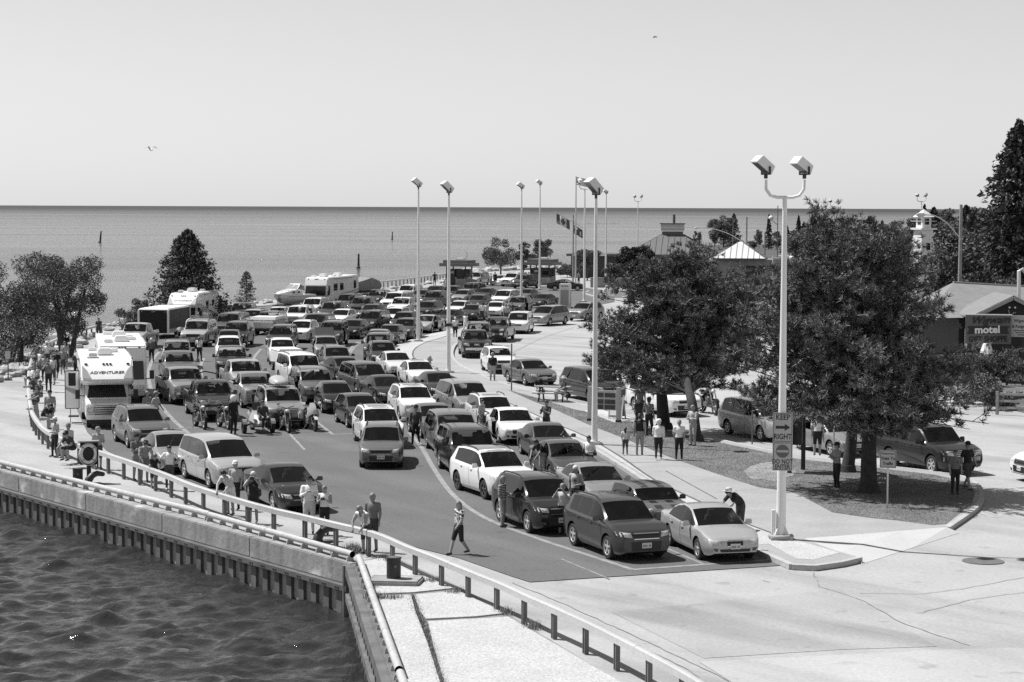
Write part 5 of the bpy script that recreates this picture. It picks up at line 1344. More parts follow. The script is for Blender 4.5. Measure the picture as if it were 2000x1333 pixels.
# ------------------------------------------------------------------ motorcycles
def motorcycle(px, py, rel, label, tank=PAINT['k'], fairing=None, chopper=False, bags=False, scale=1.0, loc=None):
 a = R(rel) - math.atan((px - 1000) / FPX); p = ground(px, py) if loc is None else loc
 t = thing('motorcycle', label, 'motorcycle', p, a, 'motorcycles at the head of the lanes'); t.scale = (scale,) * 3
 fy, ry = (-.86 if chopper else -.74), .70
 for y, r, w in ((fy, .32, .06), (ry, .31, .085)):
  mb = MB(); mb.lathe([(r * .70, -w), (r * .93, -w), (r, -w * .4), (r, w * .4), (r * .93, w), (r * .70, w), (r * .70, -w)], 20, M=Matrix.Rotation(R(90), 4, 'Y'), caps=False)
  wo = link('wheel', mb.mesh('wheel', [M_TYRE], smooth=35), t, (0, y, r))
  mb = MB()
  mb.lathe([(r * .70, -w * .7), (r * .70, w * .7), (r * .62, w * .5), (r * .62, -w * .5), (r * .70, -w * .7)], 20, M=Matrix.Rotation(R(90), 4, 'Y'), caps=False)
  for k in range(5):
   an = 2 * math.pi * k / 5; mb.bar((0, 0, 0), (0, r * .66 * math.cos(an), r * .66 * math.sin(an)), .04, .05)
  mb.tube([(-.09, 0, 0), (.09, 0, 0)], .05, 8); mb.tube([(.08, 0, 0), (.09, 0, 0)], r * .45, 14)
  link('rim', mb.mesh('rim', [M_RIM]), wo)
 mb = MB(); mb.tube([(-.11, fy, .32), (-.10, fy + .42, 1.02)], .03, 8); mb.tube([(.11, fy, .32), (.10, fy + .42, 1.02)], .03, 8); link('fork', mb.mesh('fork', [M_CHROME]), t)
 mb = MB(); mb.tube([(-.36, fy + .62, 1.12), (-.22, fy + .48, 1.12), (0, fy + .42, 1.05), (.22, fy + .48, 1.12), (.36, fy + .62, 1.12)], .018, 6); link('handlebar', mb.mesh('handlebar', [M_CHROME if chopper else M_TRIM]), t)
 for s in (-1, 1): mb = MB(); mb.box((s * .36, fy + .5, 1.24), (.12, .03, .08)); mb.tube([(s * .30, fy + .55, 1.12), (s * .36, fy + .5, 1.22)], .008, 5); link('mirror', mb.mesh('mirror', [M_CHROME]), t)
 mb = MB(); mb.lathe([(.09, 0), (.095, .08), (.06, .14), (0, .15)], 12, M=Matrix.Translation((0, fy + .22, .95)) @ Matrix.Rotation(R(90), 4, 'X') @ Matrix.Translation((0, 0, -.1))); link('headlight', mb.mesh('headlight', [M_LAMP], smooth=40), t)
 mb = MB(); mb.tube([(0, -.36, .98), (0, .10, .82), (0, .66, .66)], .04, 6); mb.tube([(0, -.36, .95), (0, -.30, .42), (0, .30, .36), (0, .40, .72)], .03, 6); link('frame', mb.mesh('frame', [M_TRIM]), t)
 mb = MB()
 for ang in (-25, 25): mb.box((0, 0, .13), (.20, .17, .3), M=Matrix.Translation((0, 0, .45)) @ Matrix.Rotation(R(ang), 4, 'X'))
 mb.box((0, .08, .38), (.28, .42, .2)); link('engine', mb.mesh('engine', [mat('engine_metal', .30, rough=.4, metal=.6)], bevel=.02), t)
 V, F = [], []
 stt = [(-.34, .05, .05), (-.24, .13, .12), (-.02, .15, .14), (.16, .11, .10), (.24, .04, .05)]
 for y, w, h in stt:
  for q in range(10): an = 2 * math.pi * q / 10; V.append((w * math.cos(an), y, .92 + h * math.sin(an)))
 for i in range(len(stt) - 1):
  for q in range(10): F.append((i * 10 + q, i * 10 + (q + 1) % 10, (i + 1) * 10 + (q + 1) % 10, (i + 1) * 10 + q))
 F += [tuple(range(10)), tuple(range(40, 50))]
 mb = MB(); mb.add(V, F); link('tank', mb.mesh('tank', [tank], smooth=60), t)
 mb = MB(); mb.box((0, .42, .80), (.28, .48, .10), top=(.8, .9)); mb.box((0, .74, .88), (.22, .28, .10), top=(.8, .9)); link('seat', mb.mesh('seat', [M_BLACK], bevel=.03, smooth=40), t)
 mb = MB(); mb.tube([(.16, -.1, .4), (.18, .2, .25), (.20, .95, .30)], .045, 8); link('exhaust', mb.mesh('exhaust', [M_CHROME], smooth=40), t)
 for y, r in ((fy, .35), (ry, .36)):
  mb = MB(); n = 7; rng_ = (R(40), R(150)) if y > 0 else (R(50), R(140))
  for k in range(n):
   a0 = rng_[0] + (rng_[1] - rng_[0]) * k / n; a1 = rng_[0] + (rng_[1] - rng_[0]) * (k + 1) / n
   mb.bar((0, y + r * math.cos(a0), .32 + r * math.sin(a0)), (0, y + r * math.cos(a1), .32 + r * math.sin(a1)), .15, .015)
  link('mudguard', mb.mesh('mudguard', [tank]), t)
 mb = MB(); mb.tube([(-.1, .1, .3), (-.32, .05, .01)], .015, 5); link('side_stand', mb.mesh('side_stand', [M_TRIM]), t)
 if fairing:
  V, F = [], []
  stt = [(fy + .02, .10, .78, .96), (fy + .18, .26, .66, 1.10), (fy + .36, .30, .60, 1.16), (fy + .5, .22, .62, 1.24)]
  for y, w, z0, z1 in stt: V += [(-w, y, z0), (-w * .85, y, (z0 + z1) / 2), (-w * .4, y, z1), (w * .4, y, z1), (w * .85, y, (z0 + z1) / 2), (w, y, z0)]
  for i in range(3):
   for q in range(5): F.append((i * 6 + q, i * 6 + q + 1, (i + 1) * 6 + q + 1, (i + 1) * 6 + q))
  F.append(tuple(range(6))); mb = MB(); mb.add(V, F); link('fairing', mb.mesh('fairing', [fairing], smooth=40), t)
 if bags:
  for s in (-1, 1): link('pannier', MB().box((s * .30, .68, .62), (.2, .5, .34)).mesh('pannier', [tank], bevel=.05, smooth=40), t)
 return t
motorcycle(390, 836, 14, 'chrome cruiser motorcycle, leftmost of the parked bikes', chopper=True, tank=PAINT['d'], scale=1.08)
motorcycle(437, 837, 16, 'dark naked motorcycle beside the rider in a white helmet', scale=1.05)
motorcycle(557, 843, 12, 'black motorcycle right of the three-wheeled bike', bags=True, scale=1.05)
motorcycle(606, 840, 16, 'white fairing motorcycle, rightmost of the parked bikes', fairing=PAINT['s'], tank=PAINT['o'], bags=True, scale=1.05)
motorcycle(446, 727, 4, 'touring motorcycle in front of the dark pickup', fairing=PAINT['k'], tank=PAINT['k'], bags=True)
motorcycle(946, 672, 0, 'motorcycle beside the large dark pickup at the queue bend', tank=PAINT['d'])
motorcycle(1384, 808, 22, 'dark motorcycle parked on the road behind the pine trunks', tank=PAINT['k'], bags=True, scale=1.25)
def spyder():
 px, py = 499, 843; a = R(10) - math.atan((px - 1000) / FPX)
 t = thing('three_wheeled_motorcycle', 'three-wheeled motorcycle with two front wheels and a silver nose', 'motorcycle', ground(px, py), a)
 for x, y in ((-.66, -.75), (.66, -.75), (0, .85)):
  r, w = .30, .09
  mb = MB(); mb.lathe([(r * .6, -w), (r * .93, -w), (r, -w * .4), (r, w * .4), (r * .93, w), (r * .6, w), (r * .6, -w)], 18, M=Matrix.Rotation(R(90), 4, 'Y'), caps=False)
  wo = link('wheel', mb.mesh('wheel', [M_TYRE], smooth=35), t, (x, y, r)); link('rim', MB().tube([(-.05, 0, 0), (.05, 0, 0)], r * .6, 14).mesh('rim', [M_RIMD]), wo)
  if x:
   mb = MB()
   for k in range(6): a0, a1 = R(35 + 20 * k), R(55 + 20 * k); mb.bar((x, y + .36 * math.cos(a0), .3 + .36 * math.sin(a0)), (x, y + .36 * math.cos(a1), .3 + .36 * math.sin(a1)), .2, .02)
   link('mudguard', mb.mesh('mudguard', [PAINT['l']]), t)
 V, F = [], []
 stt = [(-1.30, .10, .40, .52), (-1.05, .30, .30, .74), (-.70, .42, .26, .95), (-.30, .40, .28, 1.06), (.0, .26, .40, .98), (.4, .24, .45, .88), (.95, .22, .55, 1.0)]
 for y, w, z0, z1 in stt: V += [(-w * .7, y, z0), (-w, y, (z0 + z1) / 2), (-w * .55, y, z1 - .03), (0, y, z1), (w * .55, y, z1 - .03), (w, y, (z0 + z1) / 2), (w * .7, y, z0)]
 for i in range(len(stt) - 1):
  for q in range(7): F.append((i * 7 + q, i * 7 + (q + 1) % 7, (i + 1) * 7 + (q + 1) % 7, (i + 1) * 7 + q))
 F += [tuple(range(7)), tuple(range(len(V) - 7, len(V)))]
 mb = MB(); mb.add(V, F); link('body', mb.mesh('body', [PAINT['s']], smooth=40), t)
 mb = MB(); mb.tube([(-.66, -.75, .3), (-.3, -.6, .45)], .04, 6); mb.tube([(.66, -.75, .3), (.3, -.6, .45)], .04, 6); link('suspension_arm', mb.mesh('suspension_arm', [M_TRIM]), t)
 link('seat', MB().box((0, .45, .95), (.36, .8, .14), top=(.85, .95)).mesh('seat', [M_BLACK], bevel=.04, smooth=40), t)
 mb = MB(); mb.tube([(-.4, -.05, 1.15), (-.2, -.25, 1.12), (.2, -.25, 1.12), (.4, -.05, 1.15)], .02, 6); link('handlebar', mb.mesh('handlebar', [M_TRIM]), t)
 link('windscreen', MB().prism([(-.42, 1.05), (-.12, 1.38), (-.10, 1.38), (-.38, 1.04)], 'x', -.2, .2).mesh('windscreen', [M_GLASSDK]), t)
 for s in (-1, 1): link('headlight', MB().box((s * .22, -1.10, .66), (.16, .14, .10)).mesh('headlight', [M_LAMP], bevel=.02), t)
spyder()
# ------------------------------------------------------------------ people: one smooth skin over a posed skeleton
SKIN = [mat('skin_light', .30, rough=.6), mat('skin_mid', .21, rough=.6), mat('skin_tan', .15, rough=.6)]
HAIR = dict(k=mat('hair_dark', .025, rough=.5), b=mat('hair_brown', .08, rough=.5), y=mat('hair_fair', .20, rough=.5), w=mat('hair_white', .6, rough=.6))
CLOTH = {k: mat('cloth_' + k, v, rough=.9, var=.14, scale=7, bump=1.0, bscale=9) for k, v in dict(w=.75, o=.55, s=.38, l=.26, g=.15, d=.06, k=.018).items()}
def pattern_cloth(name, kind):
 m = bpy.data.materials.new(name); m.use_nodes = True; N, L = m.node_tree.nodes, m.node_tree.links; b = N['Principled BSDF']; b.inputs['Roughness'].default_value = .9
 tc = N.new('ShaderNodeTexCoord'); r = N.new('ShaderNodeMapRange'); r.inputs[1].default_value = .47; r.inputs[2].default_value = .53
 if kind == 'stripe':
  t = N.new('ShaderNodeTexWave'); t.bands_direction = 'Z'; t.inputs['Scale'].default_value = 5.5; L.new(tc.outputs['Object'], t.inputs['Vector']); L.new(t.outputs['Fac'], r.inputs[0]); r.inputs[3].default_value = .04; r.inputs[4].default_value = .5
 elif kind == 'floral':
  t = N.new('ShaderNodeTexNoise'); t.inputs['Scale'].default_value = 14; t.inputs['Detail'].default_value = 1; L.new(tc.outputs['Object'], t.inputs['Vector']); L.new(t.outputs['Fac'], r.inputs[0]); r.inputs[3].default_value = .62; r.inputs[4].default_value = .05
 else:
  t = N.new('ShaderNodeTexChecker'); t.inputs['Scale'].default_value = 16; t.inputs[1].default_value = gray(.04); t.inputs[2].default_value = gray(.30); L.new(tc.outputs['Object'], t.inputs['Vector']); L.new(t.outputs['Color'], b.inputs['Base Color']); return m
 L.new(r.outputs[0], b.inputs['Base Color']); return m
CLOTH['S'] = pattern_cloth('striped_cloth', 'stripe'); CLOTH['F'] = pattern_cloth('floral_cloth', 'floral'); CLOTH['P'] = pattern_cloth('plaid_cloth', 'plaid')
M_SHOE = mat('shoe_dark', .05, rough=.7); M_SHOEW = mat('shoe_white', .6, rough=.7)

# figure faces -Y; pelvis .95, neck 1.47, crown 1.75
def pose(kind):
 J = dict(pel=(0, 0, .96), waist=(0, 0, 1.10), chest=(0, .0, 1.32), neck=(0, .01, 1.47), head=(0, -.02, 1.62))
 for s, n in ((-1, 'l'), (1, 'r')):
  J['sh' + n] = (s * .185, .01, 1.42); J['el' + n] = (s * .235, .03, 1.14); J['wr' + n] = (s * .235, -.06, .90)
  J['hp' + n] = (s * .09, 0, .92); J['kn' + n] = (s * .105, -.02, .50); J['an' + n] = (s * .11, .02, .09)
 if kind == 'stand2':
  J['elr'] = (.26, .02, 1.15); J['wrr'] = (.12, -.24, 1.12); J['knl'] = (-.13, -.06, .50); J['anl'] = (-.17, -.04, .09)
 elif kind == 'cross':
  for s, n in ((-1, 'l'), (1, 'r')): J['el' + n] = (s * .25, -.08, 1.16); J['wr' + n] = (-s * .06, -.21, 1.19 + s * .02)
 elif kind == 'hips':
  for s, n in ((-1, 'l'), (1, 'r')): J['el' + n] = (s * .38, .08, 1.18); J['wr' + n] = (s * .18, -.03, 1.02)
 elif kind == 'photo':
  for s, n in ((-1, 'l'), (1, 'r')): J['el' + n] = (s * .28, -.18, 1.28); J['wr' + n] = (s * .09, -.26, 1.54)
 elif kind == 'phone':
  for s, n in ((-1, 'l'), (1, 'r')): J['el' + n] = (s * .25, -.10, 1.17); J['wr' + n] = (s * .06, -.32, 1.32)
 elif kind == 'walk':
  J['knl'] = (-.10, -.14, .52); J['anl'] = (-.10, -.26, .11); J['knr'] = (.10, .04, .50); J['anr'] = (.10, .30, .16)
  J['ell'] = (-.24, .10, 1.16); J['wrl'] = (-.22, .08, .93); J['elr'] = (.24, -.06, 1.15); J['wrr'] = (.21, -.22, .97)
 elif kind in ('sit', 'sitlean'):
  dz = -.44
  for k in ('pel', 'waist', 'chest', 'neck', 'head', 'shl', 'shr', 'ell', 'elr', 'wrl', 'wrr', 'hpl', 'hpr'): x, y, z = J[k]; J[k] = (x, y, z + dz)
  for s, n in ((-1, 'l'), (1, 'r')):
   J['kn' + n] = (s * .13, -.43, .50); J['an' + n] = (s * .13, -.40, .09); J['wr' + n] = (s * .14, -.34, .60); J['el' + n] = (s * .25, -.05, .73)
  if kind == 'sitlean':
   for k, dy, d2 in (('waist', -.05, -.01), ('chest', -.17, -.06), ('neck', -.28, -.12), ('head', -.36, -.15), ('shl', -.24, -.10), ('shr', -.24, -.10)): x, y, z = J[k]; J[k] = (x, y + dy, z + d2)
   for s, n in ((-1, 'l'), (1, 'r')): J['el' + n] = (s * .24, -.34, .64); J['wr' + n] = (s * .04, -.48, .60)
 elif kind in ('lean', 'bend'):
  k_ = 1.0 if kind == 'lean' else 1.5
  for k, dy, d2 in (('waist', -.05, -.01), ('chest', -.18, -.07), ('neck', -.28, -.13), ('head', -.34, -.15), ('shl', -.25, -.11), ('shr', -.25, -.11)): x, y, z = J[k]; J[k] = (x, y + dy * k_, z + d2 * k_)
  for s, n in ((-1, 'l'), (1, 'r')): J['el' + n] = (s * .25, -.38 * k_, 1.07 - .1 * (k_ - 1)); J['wr' + n] = (s * .16, -.52 * k_, .86)
 return {k: np.array(v, float) for k, v in J.items()}

def person_mesh(kind, hair='short', skirt=False, bulk=1.0):
 J = pose(kind); B = []      # (a, b, ra, rb, zone, flatten)
 def add(a, b, ra, rb, z, fl=1.0): B.append((np.array(a, float), np.array(b, float), ra, rb, z, fl))
 up = J['head'] - J['neck']; up /= np.linalg.norm(up)
 # zones 0 skin 1 top 2 sleeve 3 forearm 4 upper legs 5 calf 6 shoe 7 hair
 add(J['pel'], J['pel'] + [0, 0, .02], .145 * bulk, .145 * bulk, 4, 1.25)
 add(J['waist'], J['chest'], .135 * bulk, .155 * bulk, 1, 1.35)
 add(J['pel'] + (J['waist'] - J['pel']) * .5, J['waist'], .142 * bulk, .138 * bulk, 1, 1.25)
 add(J['chest'], J['neck'] - up * .08, .15, .09, 1, 1.5)
 add(J['shl'], J['shr'], .068, .068, 1)
 add(J['neck'] - up * .05, J['neck'] + up * .06, .055, .052, 0)
 h = J['head']
 add(h + up * .03, h - up * .055 + np.array([0, -.012, 0]), .088, .062, 0, 1.0)
 add(h + np.array([0, -.088, -.01]), h + np.array([0, -.098, -.022]), .013, .016, 0)
 for s in (-1, 1): add(h + [s * .082, .0, -.005], h + [s * .084, .0, -.03], .016, .014, 0)
 add(h + up * .062 + [0, .012, 0], h + up * .01 + [0, .045, 0], .094, .084, 7)
 if hair == 'long': add(h + [0, .05, .02], h + [0, .085, -.20], .080, .055, 7); add(h + [0, .07, -.1], h + [0, .10, -.28], .07, .035, 7)
 for n in 'lr':
  mid = J['sh' + n] * .42 + J['el' + n] * .58
  add(J['sh' + n], mid, .068, .062, 2); add(mid, J['el' + n], .050, .045, 3); add(J['el' + n], J['wr' + n], .044, .031, 3)
  d = J['wr' + n] - J['el' + n]; d /= np.linalg.norm(d); add(J['wr' + n], J['wr' + n] + d * .075, .030, .034, 0, 1.0)
  add(J['hp' + n], J['kn' + n], .100 * bulk ** .5, .072, 4); add(J['kn' + n] + [0, 0, .0], J['an' + n], .062, .046, 5)
  f = J['an' + n]; add(f + [0, .03, -.045], f + [0, -.15, -.055], .040, .036, 6)
 if skirt: add(J['pel'] + [0, 0, .05], (J['knl'] + J['knr']) / 2 + [0, 0, .05], .15, .19, 4, 1.1)
 hgt = .024
 lo = np.min([np.minimum(a, b) - max(ra, rb) for a, b, ra, rb, _, _ in B], 0) - 2 * hgt; hi = np.max([np.maximum(a, b) + max(ra, rb) for a, b, ra, rb, _, _ in B], 0) + 2 * hgt
 nx, ny, nz = [int(math.ceil(q)) + 1 for q in (hi - lo) / hgt]
 X, Y, Z = np.meshgrid(lo[0] + hgt * np.arange(nx), lo[1] + hgt * np.arange(ny), lo[2] + hgt * np.arange(nz), indexing='ij')
 P = np.stack([X, Y, Z], -1)
 def dist(p, b):
  a, c, ra, rb, _, fl = b
  sc_ = np.array([1.0, fl, 1.0]); q = (p - a) * sc_; ab = (c - a) * sc_
  t = np.clip((q @ ab) / max(ab @ ab, 1e-9), 0, 1)
  return np.linalg.norm(q - t[..., None] * ab, axis=-1) - (ra + (rb - ra) * t)
 S = None; k = .022
 for b in B:
  d = dist(P, b)
  if S is None: S = d; continue
  hh = np.clip(.5 + .5 * (S - d) / k, 0, 1); S = S * (1 - hh) + d * hh - k * hh * (1 - hh)
 ins = S < 0
 # naive surface nets
 c = np.zeros((nx - 1, ny - 1, nz - 1), int)
 for i in (0, 1):
  for j in (0, 1):
   for l in (0, 1): c += ins[i:nx - 1 + i, j:ny - 1 + j, l:nz - 1 + l]
 act = (c > 0) & (c < 8); idx = -np.ones(act.shape, int); cells = np.argwhere(act); idx[act] = np.arange(len(cells))
 acc = np.zeros((len(cells), 3)); cnt = np.zeros(len(cells))
 corners = [(i, j, l) for i in (0, 1) for j in (0, 1) for l in (0, 1)]
 for p in range(8):
  for q in range(p + 1, 8):
   A, Bc = np.array(corners[p]), np.array(corners[q])
   if np.abs(A - Bc).sum() != 1: continue
   sa = S[tuple((cells + A).T)]; sb = S[tuple((cells + Bc).T)]; m = (sa < 0) != (sb < 0)
   t = np.where(m, sa / np.where(m, sa - sb, 1), 0); pt = cells + A + t[:, None] * (Bc - A)
   acc[m] += pt[m]; cnt[m] += 1
 V = lo + hgt * (acc / cnt[:, None])
 F = []
 for ax in range(3):
  e = np.array([int(ax == q) for q in range(3)]); u, w = [(1, 2), (2, 0), (0, 1)][ax]
  sl0 = [slice(1, -1)] * 3; sl0[ax] = slice(0, -1)
  sl1 = [slice(1, -1)] * 3; sl1[ax] = slice(1, None)
  a, b = ins[tuple(sl0)], ins[tuple(sl1)]
  off = np.array([1, 1, 1]); off[ax] = 0
  for flip, m in ((False, a & ~b), (True, ~a & b)):
   g = np.argwhere(m) + off
   if not len(g): continue
   eu = np.zeros(3, int); eu[u] = 1; ew = np.zeros(3, int); ew[w] = 1
   q4 = [g - eu - ew, g - ew, g, g - eu]
   ids = np.stack([idx[tuple(q.T)] for q in q4], 1)
   F.append(ids[:, ::-1] if flip else ids)
 F = np.concatenate(F); F = F[(F >= 0).all(1)]
 C = V[F].mean(1); D = np.stack([dist(C, b) for b in B], 1); zone = np.array([b[4] for b in B])[D.argmin(1)]
 # fingers and thumb, rooted in the palm
 vs, fs, zs = [V], [F], [zone]; nv = len(V)
 for n, s in (('l', -1), ('r', 1)):
  d = J['wr' + n] - J['el' + n]; d /= np.linalg.norm(d); side = np.cross(d, [0, 0, 1.0]); side = side / (np.linalg.norm(side) + 1e-6) if np.linalg.norm(side) > .2 else np.array([0, 1.0, 0])
  nor = np.cross(side, d); palm = J['wr' + n] + d * .075
  for q, (o_, ln) in enumerate(((-.026, .060), (-.009, .072), (.009, .068), (.026, .052), (-.040, .050))):
   th = q == 4; b0 = palm + side * o_ - d * (.035 if th else .005); d1 = (d * .6 - side * .8) if th else d
   pts = [b0, b0 + d1 * ln * .55 - nor * .006, b0 + d1 * ln - nor * .026]
   for p_, r_ in zip(pts, (.010, .009, .007)):
    for a_ in range(4): an = a_ * math.pi / 2; vs.append((p_ + (side * math.cos(an) + nor * math.sin(an)) * r_)[None])
   ff = [[nv + i * 4 + a_, nv + i * 4 + (a_ + 1) % 4, nv + (i + 1) * 4 + (a_ + 1) % 4, nv + (i + 1) * 4 + a_] for i in (0, 1) for a_ in range(4)] + [[nv + 8, nv + 9, nv + 10, nv + 11]]
   fs.append(np.array(ff)); zs.append(np.zeros(len(ff), int)); nv += 12
 V = np.concatenate(vs); F = np.concatenate(fs); zone = np.concatenate(zs)
 V[:, 2] -= V[:, 2].min()
 me = mesh_np('body', V, F, [SKIN[0]] * 8, zone, True)
 return me, J
PM = {}
GROUPS = {}
def person(px, py, label, p='stand', face=0, h=1.72, top='g', leg='d', shorts=False, sleeve='short', hair='k', long=False, hat=None, skin=0, shoe='k', bag=None, skirt=False, bulk=1.12, z=0.0, group=None, cam_=False, loc=None):
 """feet at (px, py); face = turn off the line to the viewer (positive: towards the right)"""
 key = (p, long, skirt, bulk)
 if key not in PM: PM[key] = person_mesh(p, 'long' if long else 'short', skirt, bulk)
 me, J = PM[key]
 a = R(face) - math.atan((px - 1000) / FPX)
 g = ground(px, py, z) if loc is None else Vector(loc)
 sk = SKIN[skin]; T_ = CLOTH[top]
 mats = {0: sk, 1: T_, 2: sk if sleeve == 'none' else T_, 3: T_ if sleeve == 'long' else sk, 4: CLOTH[leg], 5: sk if shorts or skirt else CLOTH[leg], 6: M_SHOEW if shoe == 'w' else M_SHOE, 7: HAIR[hair]}
 o = link('person', me, None, g, a, mats); s = h / 1.75; o.scale = (s, s, s)
 tag(o, label, 'person' if h > 1.35 else 'child', group)
 hd = J['head']; dz = .045      # sole offset of the mesh
 if hat:
  mb = MB(); c = (hd[0], hd[1] + .02, hd[2] + .075)
  if hat in ('cap', 'capw', 'capd'):
   mb.lathe([(.108, -.02), (.106, .03), (.085, .075), (.04, .098), (0, .103)], 14, c); mb.box((c[0], c[1] - .14, c[2] - .012), (.15, .14, .014)); m = CLOTH[{'cap': 'l', 'capw': 'w', 'capd': 'k'}[hat]]
  elif hat == 'brim':
   mb.lathe([(.175, -.03), (.18, -.022), (.11, -.01), (.105, .05), (.08, .085), (0, .09)], 18, c); m = CLOTH['o']
  elif hat == 'helmet':
   mb.lathe([(.10, -.16), (.135, -.09), (.145, 0), (.12, .09), (.06, .125), (0, .13)], 16, c); m = PAINT['w']
  elif hat == 'scarf':
   mb.lathe([(.075, -.10), (.115, -.03), (.118, .03), (.08, .08), (0, .10)], 14, c); m = CLOTH['w']
  link('hat' if hat != 'helmet' else 'helmet', mb.mesh('hat', [m], smooth=50), o)
 if bag:
  mb = MB(); ch = J['chest']; mb.box((.20, .10, 1.02), (.10, .26, .26)); b = link('bag', mb.mesh('bag', [CLOTH[bag]], bevel=.03, smooth=40), o)
  link('strap', MB().tube([(.20, .10, 1.12), (.05, -.155, 1.28), (-.14, -.03, 1.46), (-.05, .14, 1.3), (.20, .16, 1.12)], .016, 5).mesh('strap', [CLOTH[bag]]), b)
 if cam_:
  w = (J['wrl'] + J['wrr']) / 2; link('camera', MB().box((w[0], w[1] - .07, w[2] + .02), (.13, .07, .09)).mesh('camera', [M_BLACK], bevel=.01), o)
 return o
G1 = 'onlookers along the dock rail'
# dock rail, near part
person(192, 916, 'woman in a pale loose dress and visor standing behind the rail by the life ring', 'stand2', 20, 1.66, 's', 'd', True, hair='b', hat='cap', skirt=False, group=G1, bulk=1.15)
person(267, 938, 'man with dark cap and folded arms at the rail beside two companions', 'cross', 30, 1.76, 'g', 'l', hat='capd', group=G1)
person(282, 941, 'man in a dark cap leaning on the rail next to the boy', 'lean', 10, 1.74, 'l', 'g', True, hat='capd', group=G1)
person(301, 953, 'boy in a black T-shirt with hands on the rail', 'lean', 8, 1.42, 'k', 'd', True, hair='b', group=G1)
person(331, 957, 'woman in a white top with hands on hips near the silver minivan', 'hips', -5, 1.64, 'w', 'd', long=True, shoe='w', group=G1)
person(450, 1006, 'man in a two-tone raglan shirt and white shorts at the rail', 'lean', -40, 1.72, 'o', 'w', True, 'long', 'k', group=G1)
person(460, 996, 'person with a white cap behind the raglan-shirt man', 'stand', -20, 1.68, 's', 'k', hat='capw', group=G1)
person(495, 1022, 'white-haired photographer in a black tank top with camera raised', 'photo', -8, 1.72, 'k', 'k', True, 'none', 'w', shoe='w', bag='d', group=G1, cam_=True)
person(604, 1042, 'tall man in a white shirt, pale trousers and dark cap', 'phone', 0, 1.84, 'w', 'o', False, 'long', 'b', hat='capd', group=G1, bulk=1.15)
person(634, 1045, 'woman in a white sleeveless top and black shorts taking a photo', 'phone', -10, 1.58, 'w', 'k', True, 'none', 'y', group=G1, cam_=True)
person(728, 1077, 'bald man in a grey shirt standing behind the woman at the rail', 'stand', -25, 1.78, 'g', 'd', True, skin=1, hair='y', group=G1)
person(715, 1082, 'woman in a white sleeveless top leaning both hands on the rail', 'lean', -35, 1.66, 'w', 'd', True, 'none', 'y', long=True, group=G1)
person(896, 1083, 'woman in a floral blouse and dark cropped trousers walking across the yard', 'walk', -55, 1.64, 'F', 'k', True, hair='y', long=True, bulk=1.1)
person(108, 893, 'person in a long pale coat and white cap perched on the rail', 'stand2', -60, 1.66, 's', 'k', False, 'long', hat='capw', group=G1, shoe='k')
person(134, 890, 'man with a light cap seated on the rail behind the child', 'sit', -40, 1.75, 'o', 'g', True, hat='cap', z=.28, group=G1)
person(126, 893, 'child seated on the rail between two capped men', 'sit', -40, 1.30, 'o', 'l', True, hair='y', z=.28, group=G1)
person(141, 898, 'man in a dark T-shirt and cap sitting on the rail', 'sitlean', -40, 1.78, 'd', 'k', True, hat='capd', z=.28, group=G1)
# crowd at the far bend of the rail
person(98, 838, 'man in a grey T-shirt with a dark cap standing at the rail end', 'stand', -15, 1.80, 'l', 'd', True, hat='capd', group=G1, bulk=1.15)
person(84, 838, 'man in a black shirt and pale shorts sitting sideways on the rail end', 'sitlean', 60, 1.80, 'k', 's', True, z=.30, group=G1, bulk=1.1)
person(73, 800, 'dark-haired woman in a dark top on the rail behind the black-shirt man', 'sit', -70, 1.62, 'd', 'd', z=.30, long=True, group=G1)
person(79, 790, 'person with brown hair and bag seated on the rail', 'sit', -60, 1.66, 'd', 'g', hair='b', z=.30, group=G1)
person(70, 775, 'person in a dark jacket crouched on the rail in the crowd', 'sitlean', -80, 1.66, 'd', 'd', True, z=.30, group=G1)
person(64, 757, 'woman with fair hair and white top on the rail in the crowd', 'sit', -80, 1.62, 'w', 'g', True, hair='y', long=True, z=.30, group=G1)
person(74, 752, 'dark-haired girl sitting on the rail in the crowd', 'sit', -70, 1.5, 'l', 'd', long=True, z=.30, group=G1)
person(66, 740, 'man in a patterned shirt seated in the crowd', 'sit', -75, 1.72, 'P', 'd', z=.30, group=G1)
person(80, 736, 'woman in a white vest standing within the crowd', 'stand2', -30, 1.64, 'w', 'l', True, 'none', 'b', group=G1)
person(87, 746, 'woman with a ponytail raising a camera in the crowd', 'photo', -20, 1.66, 's', 'k', hair='b', long=True, group=G1, cam_=True)
person(95, 765, 'man in a grey shirt and black trousers photographing with both hands', 'photo', -8, 1.78, 'g', 'k', group=G1, cam_=True)
person(110, 742, 'man in a black polo shirt and black shorts walking on the dock', 'walk', 10, 1.80, 'k', 'k', True, shoe='k', group=G1)
person(123, 731, 'woman in a striped top and shorts walking on the dock', 'walk', 0, 1.66, 'S', 'd', True, hair='y', group=G1)
person(127, 722, 'man in a pale T-shirt behind the striped woman', 'stand', 0, 1.80, 's', 'd', True, hair='b', group=G1)
person(92, 722, 'man in a white shirt and cap at the rail bend', 'stand2', -10, 1.78, 'w', 'd', hat='capw', group=G1)
person(150, 742, 'person in dark clothes close to the motor home side', 'stand', 10, 1.72, 'd', 'k', group=G1)
person(163, 736, 'white-haired woman in a white blouse and sunglasses beside the motor homes', 'stand', 0, 1.62, 'w', 'l', hair='w', group=G1)
person(76, 722, 'man in a checked shirt leaning over the rail at the bend', 'lean', -70, 1.74, 'P', 'd', hair='b', group=G1)
person(103, 752, 'man in a pale vest behind the photographing man', 'stand', -25, 1.72, 'o', 'd', True, 'none', group=G1)
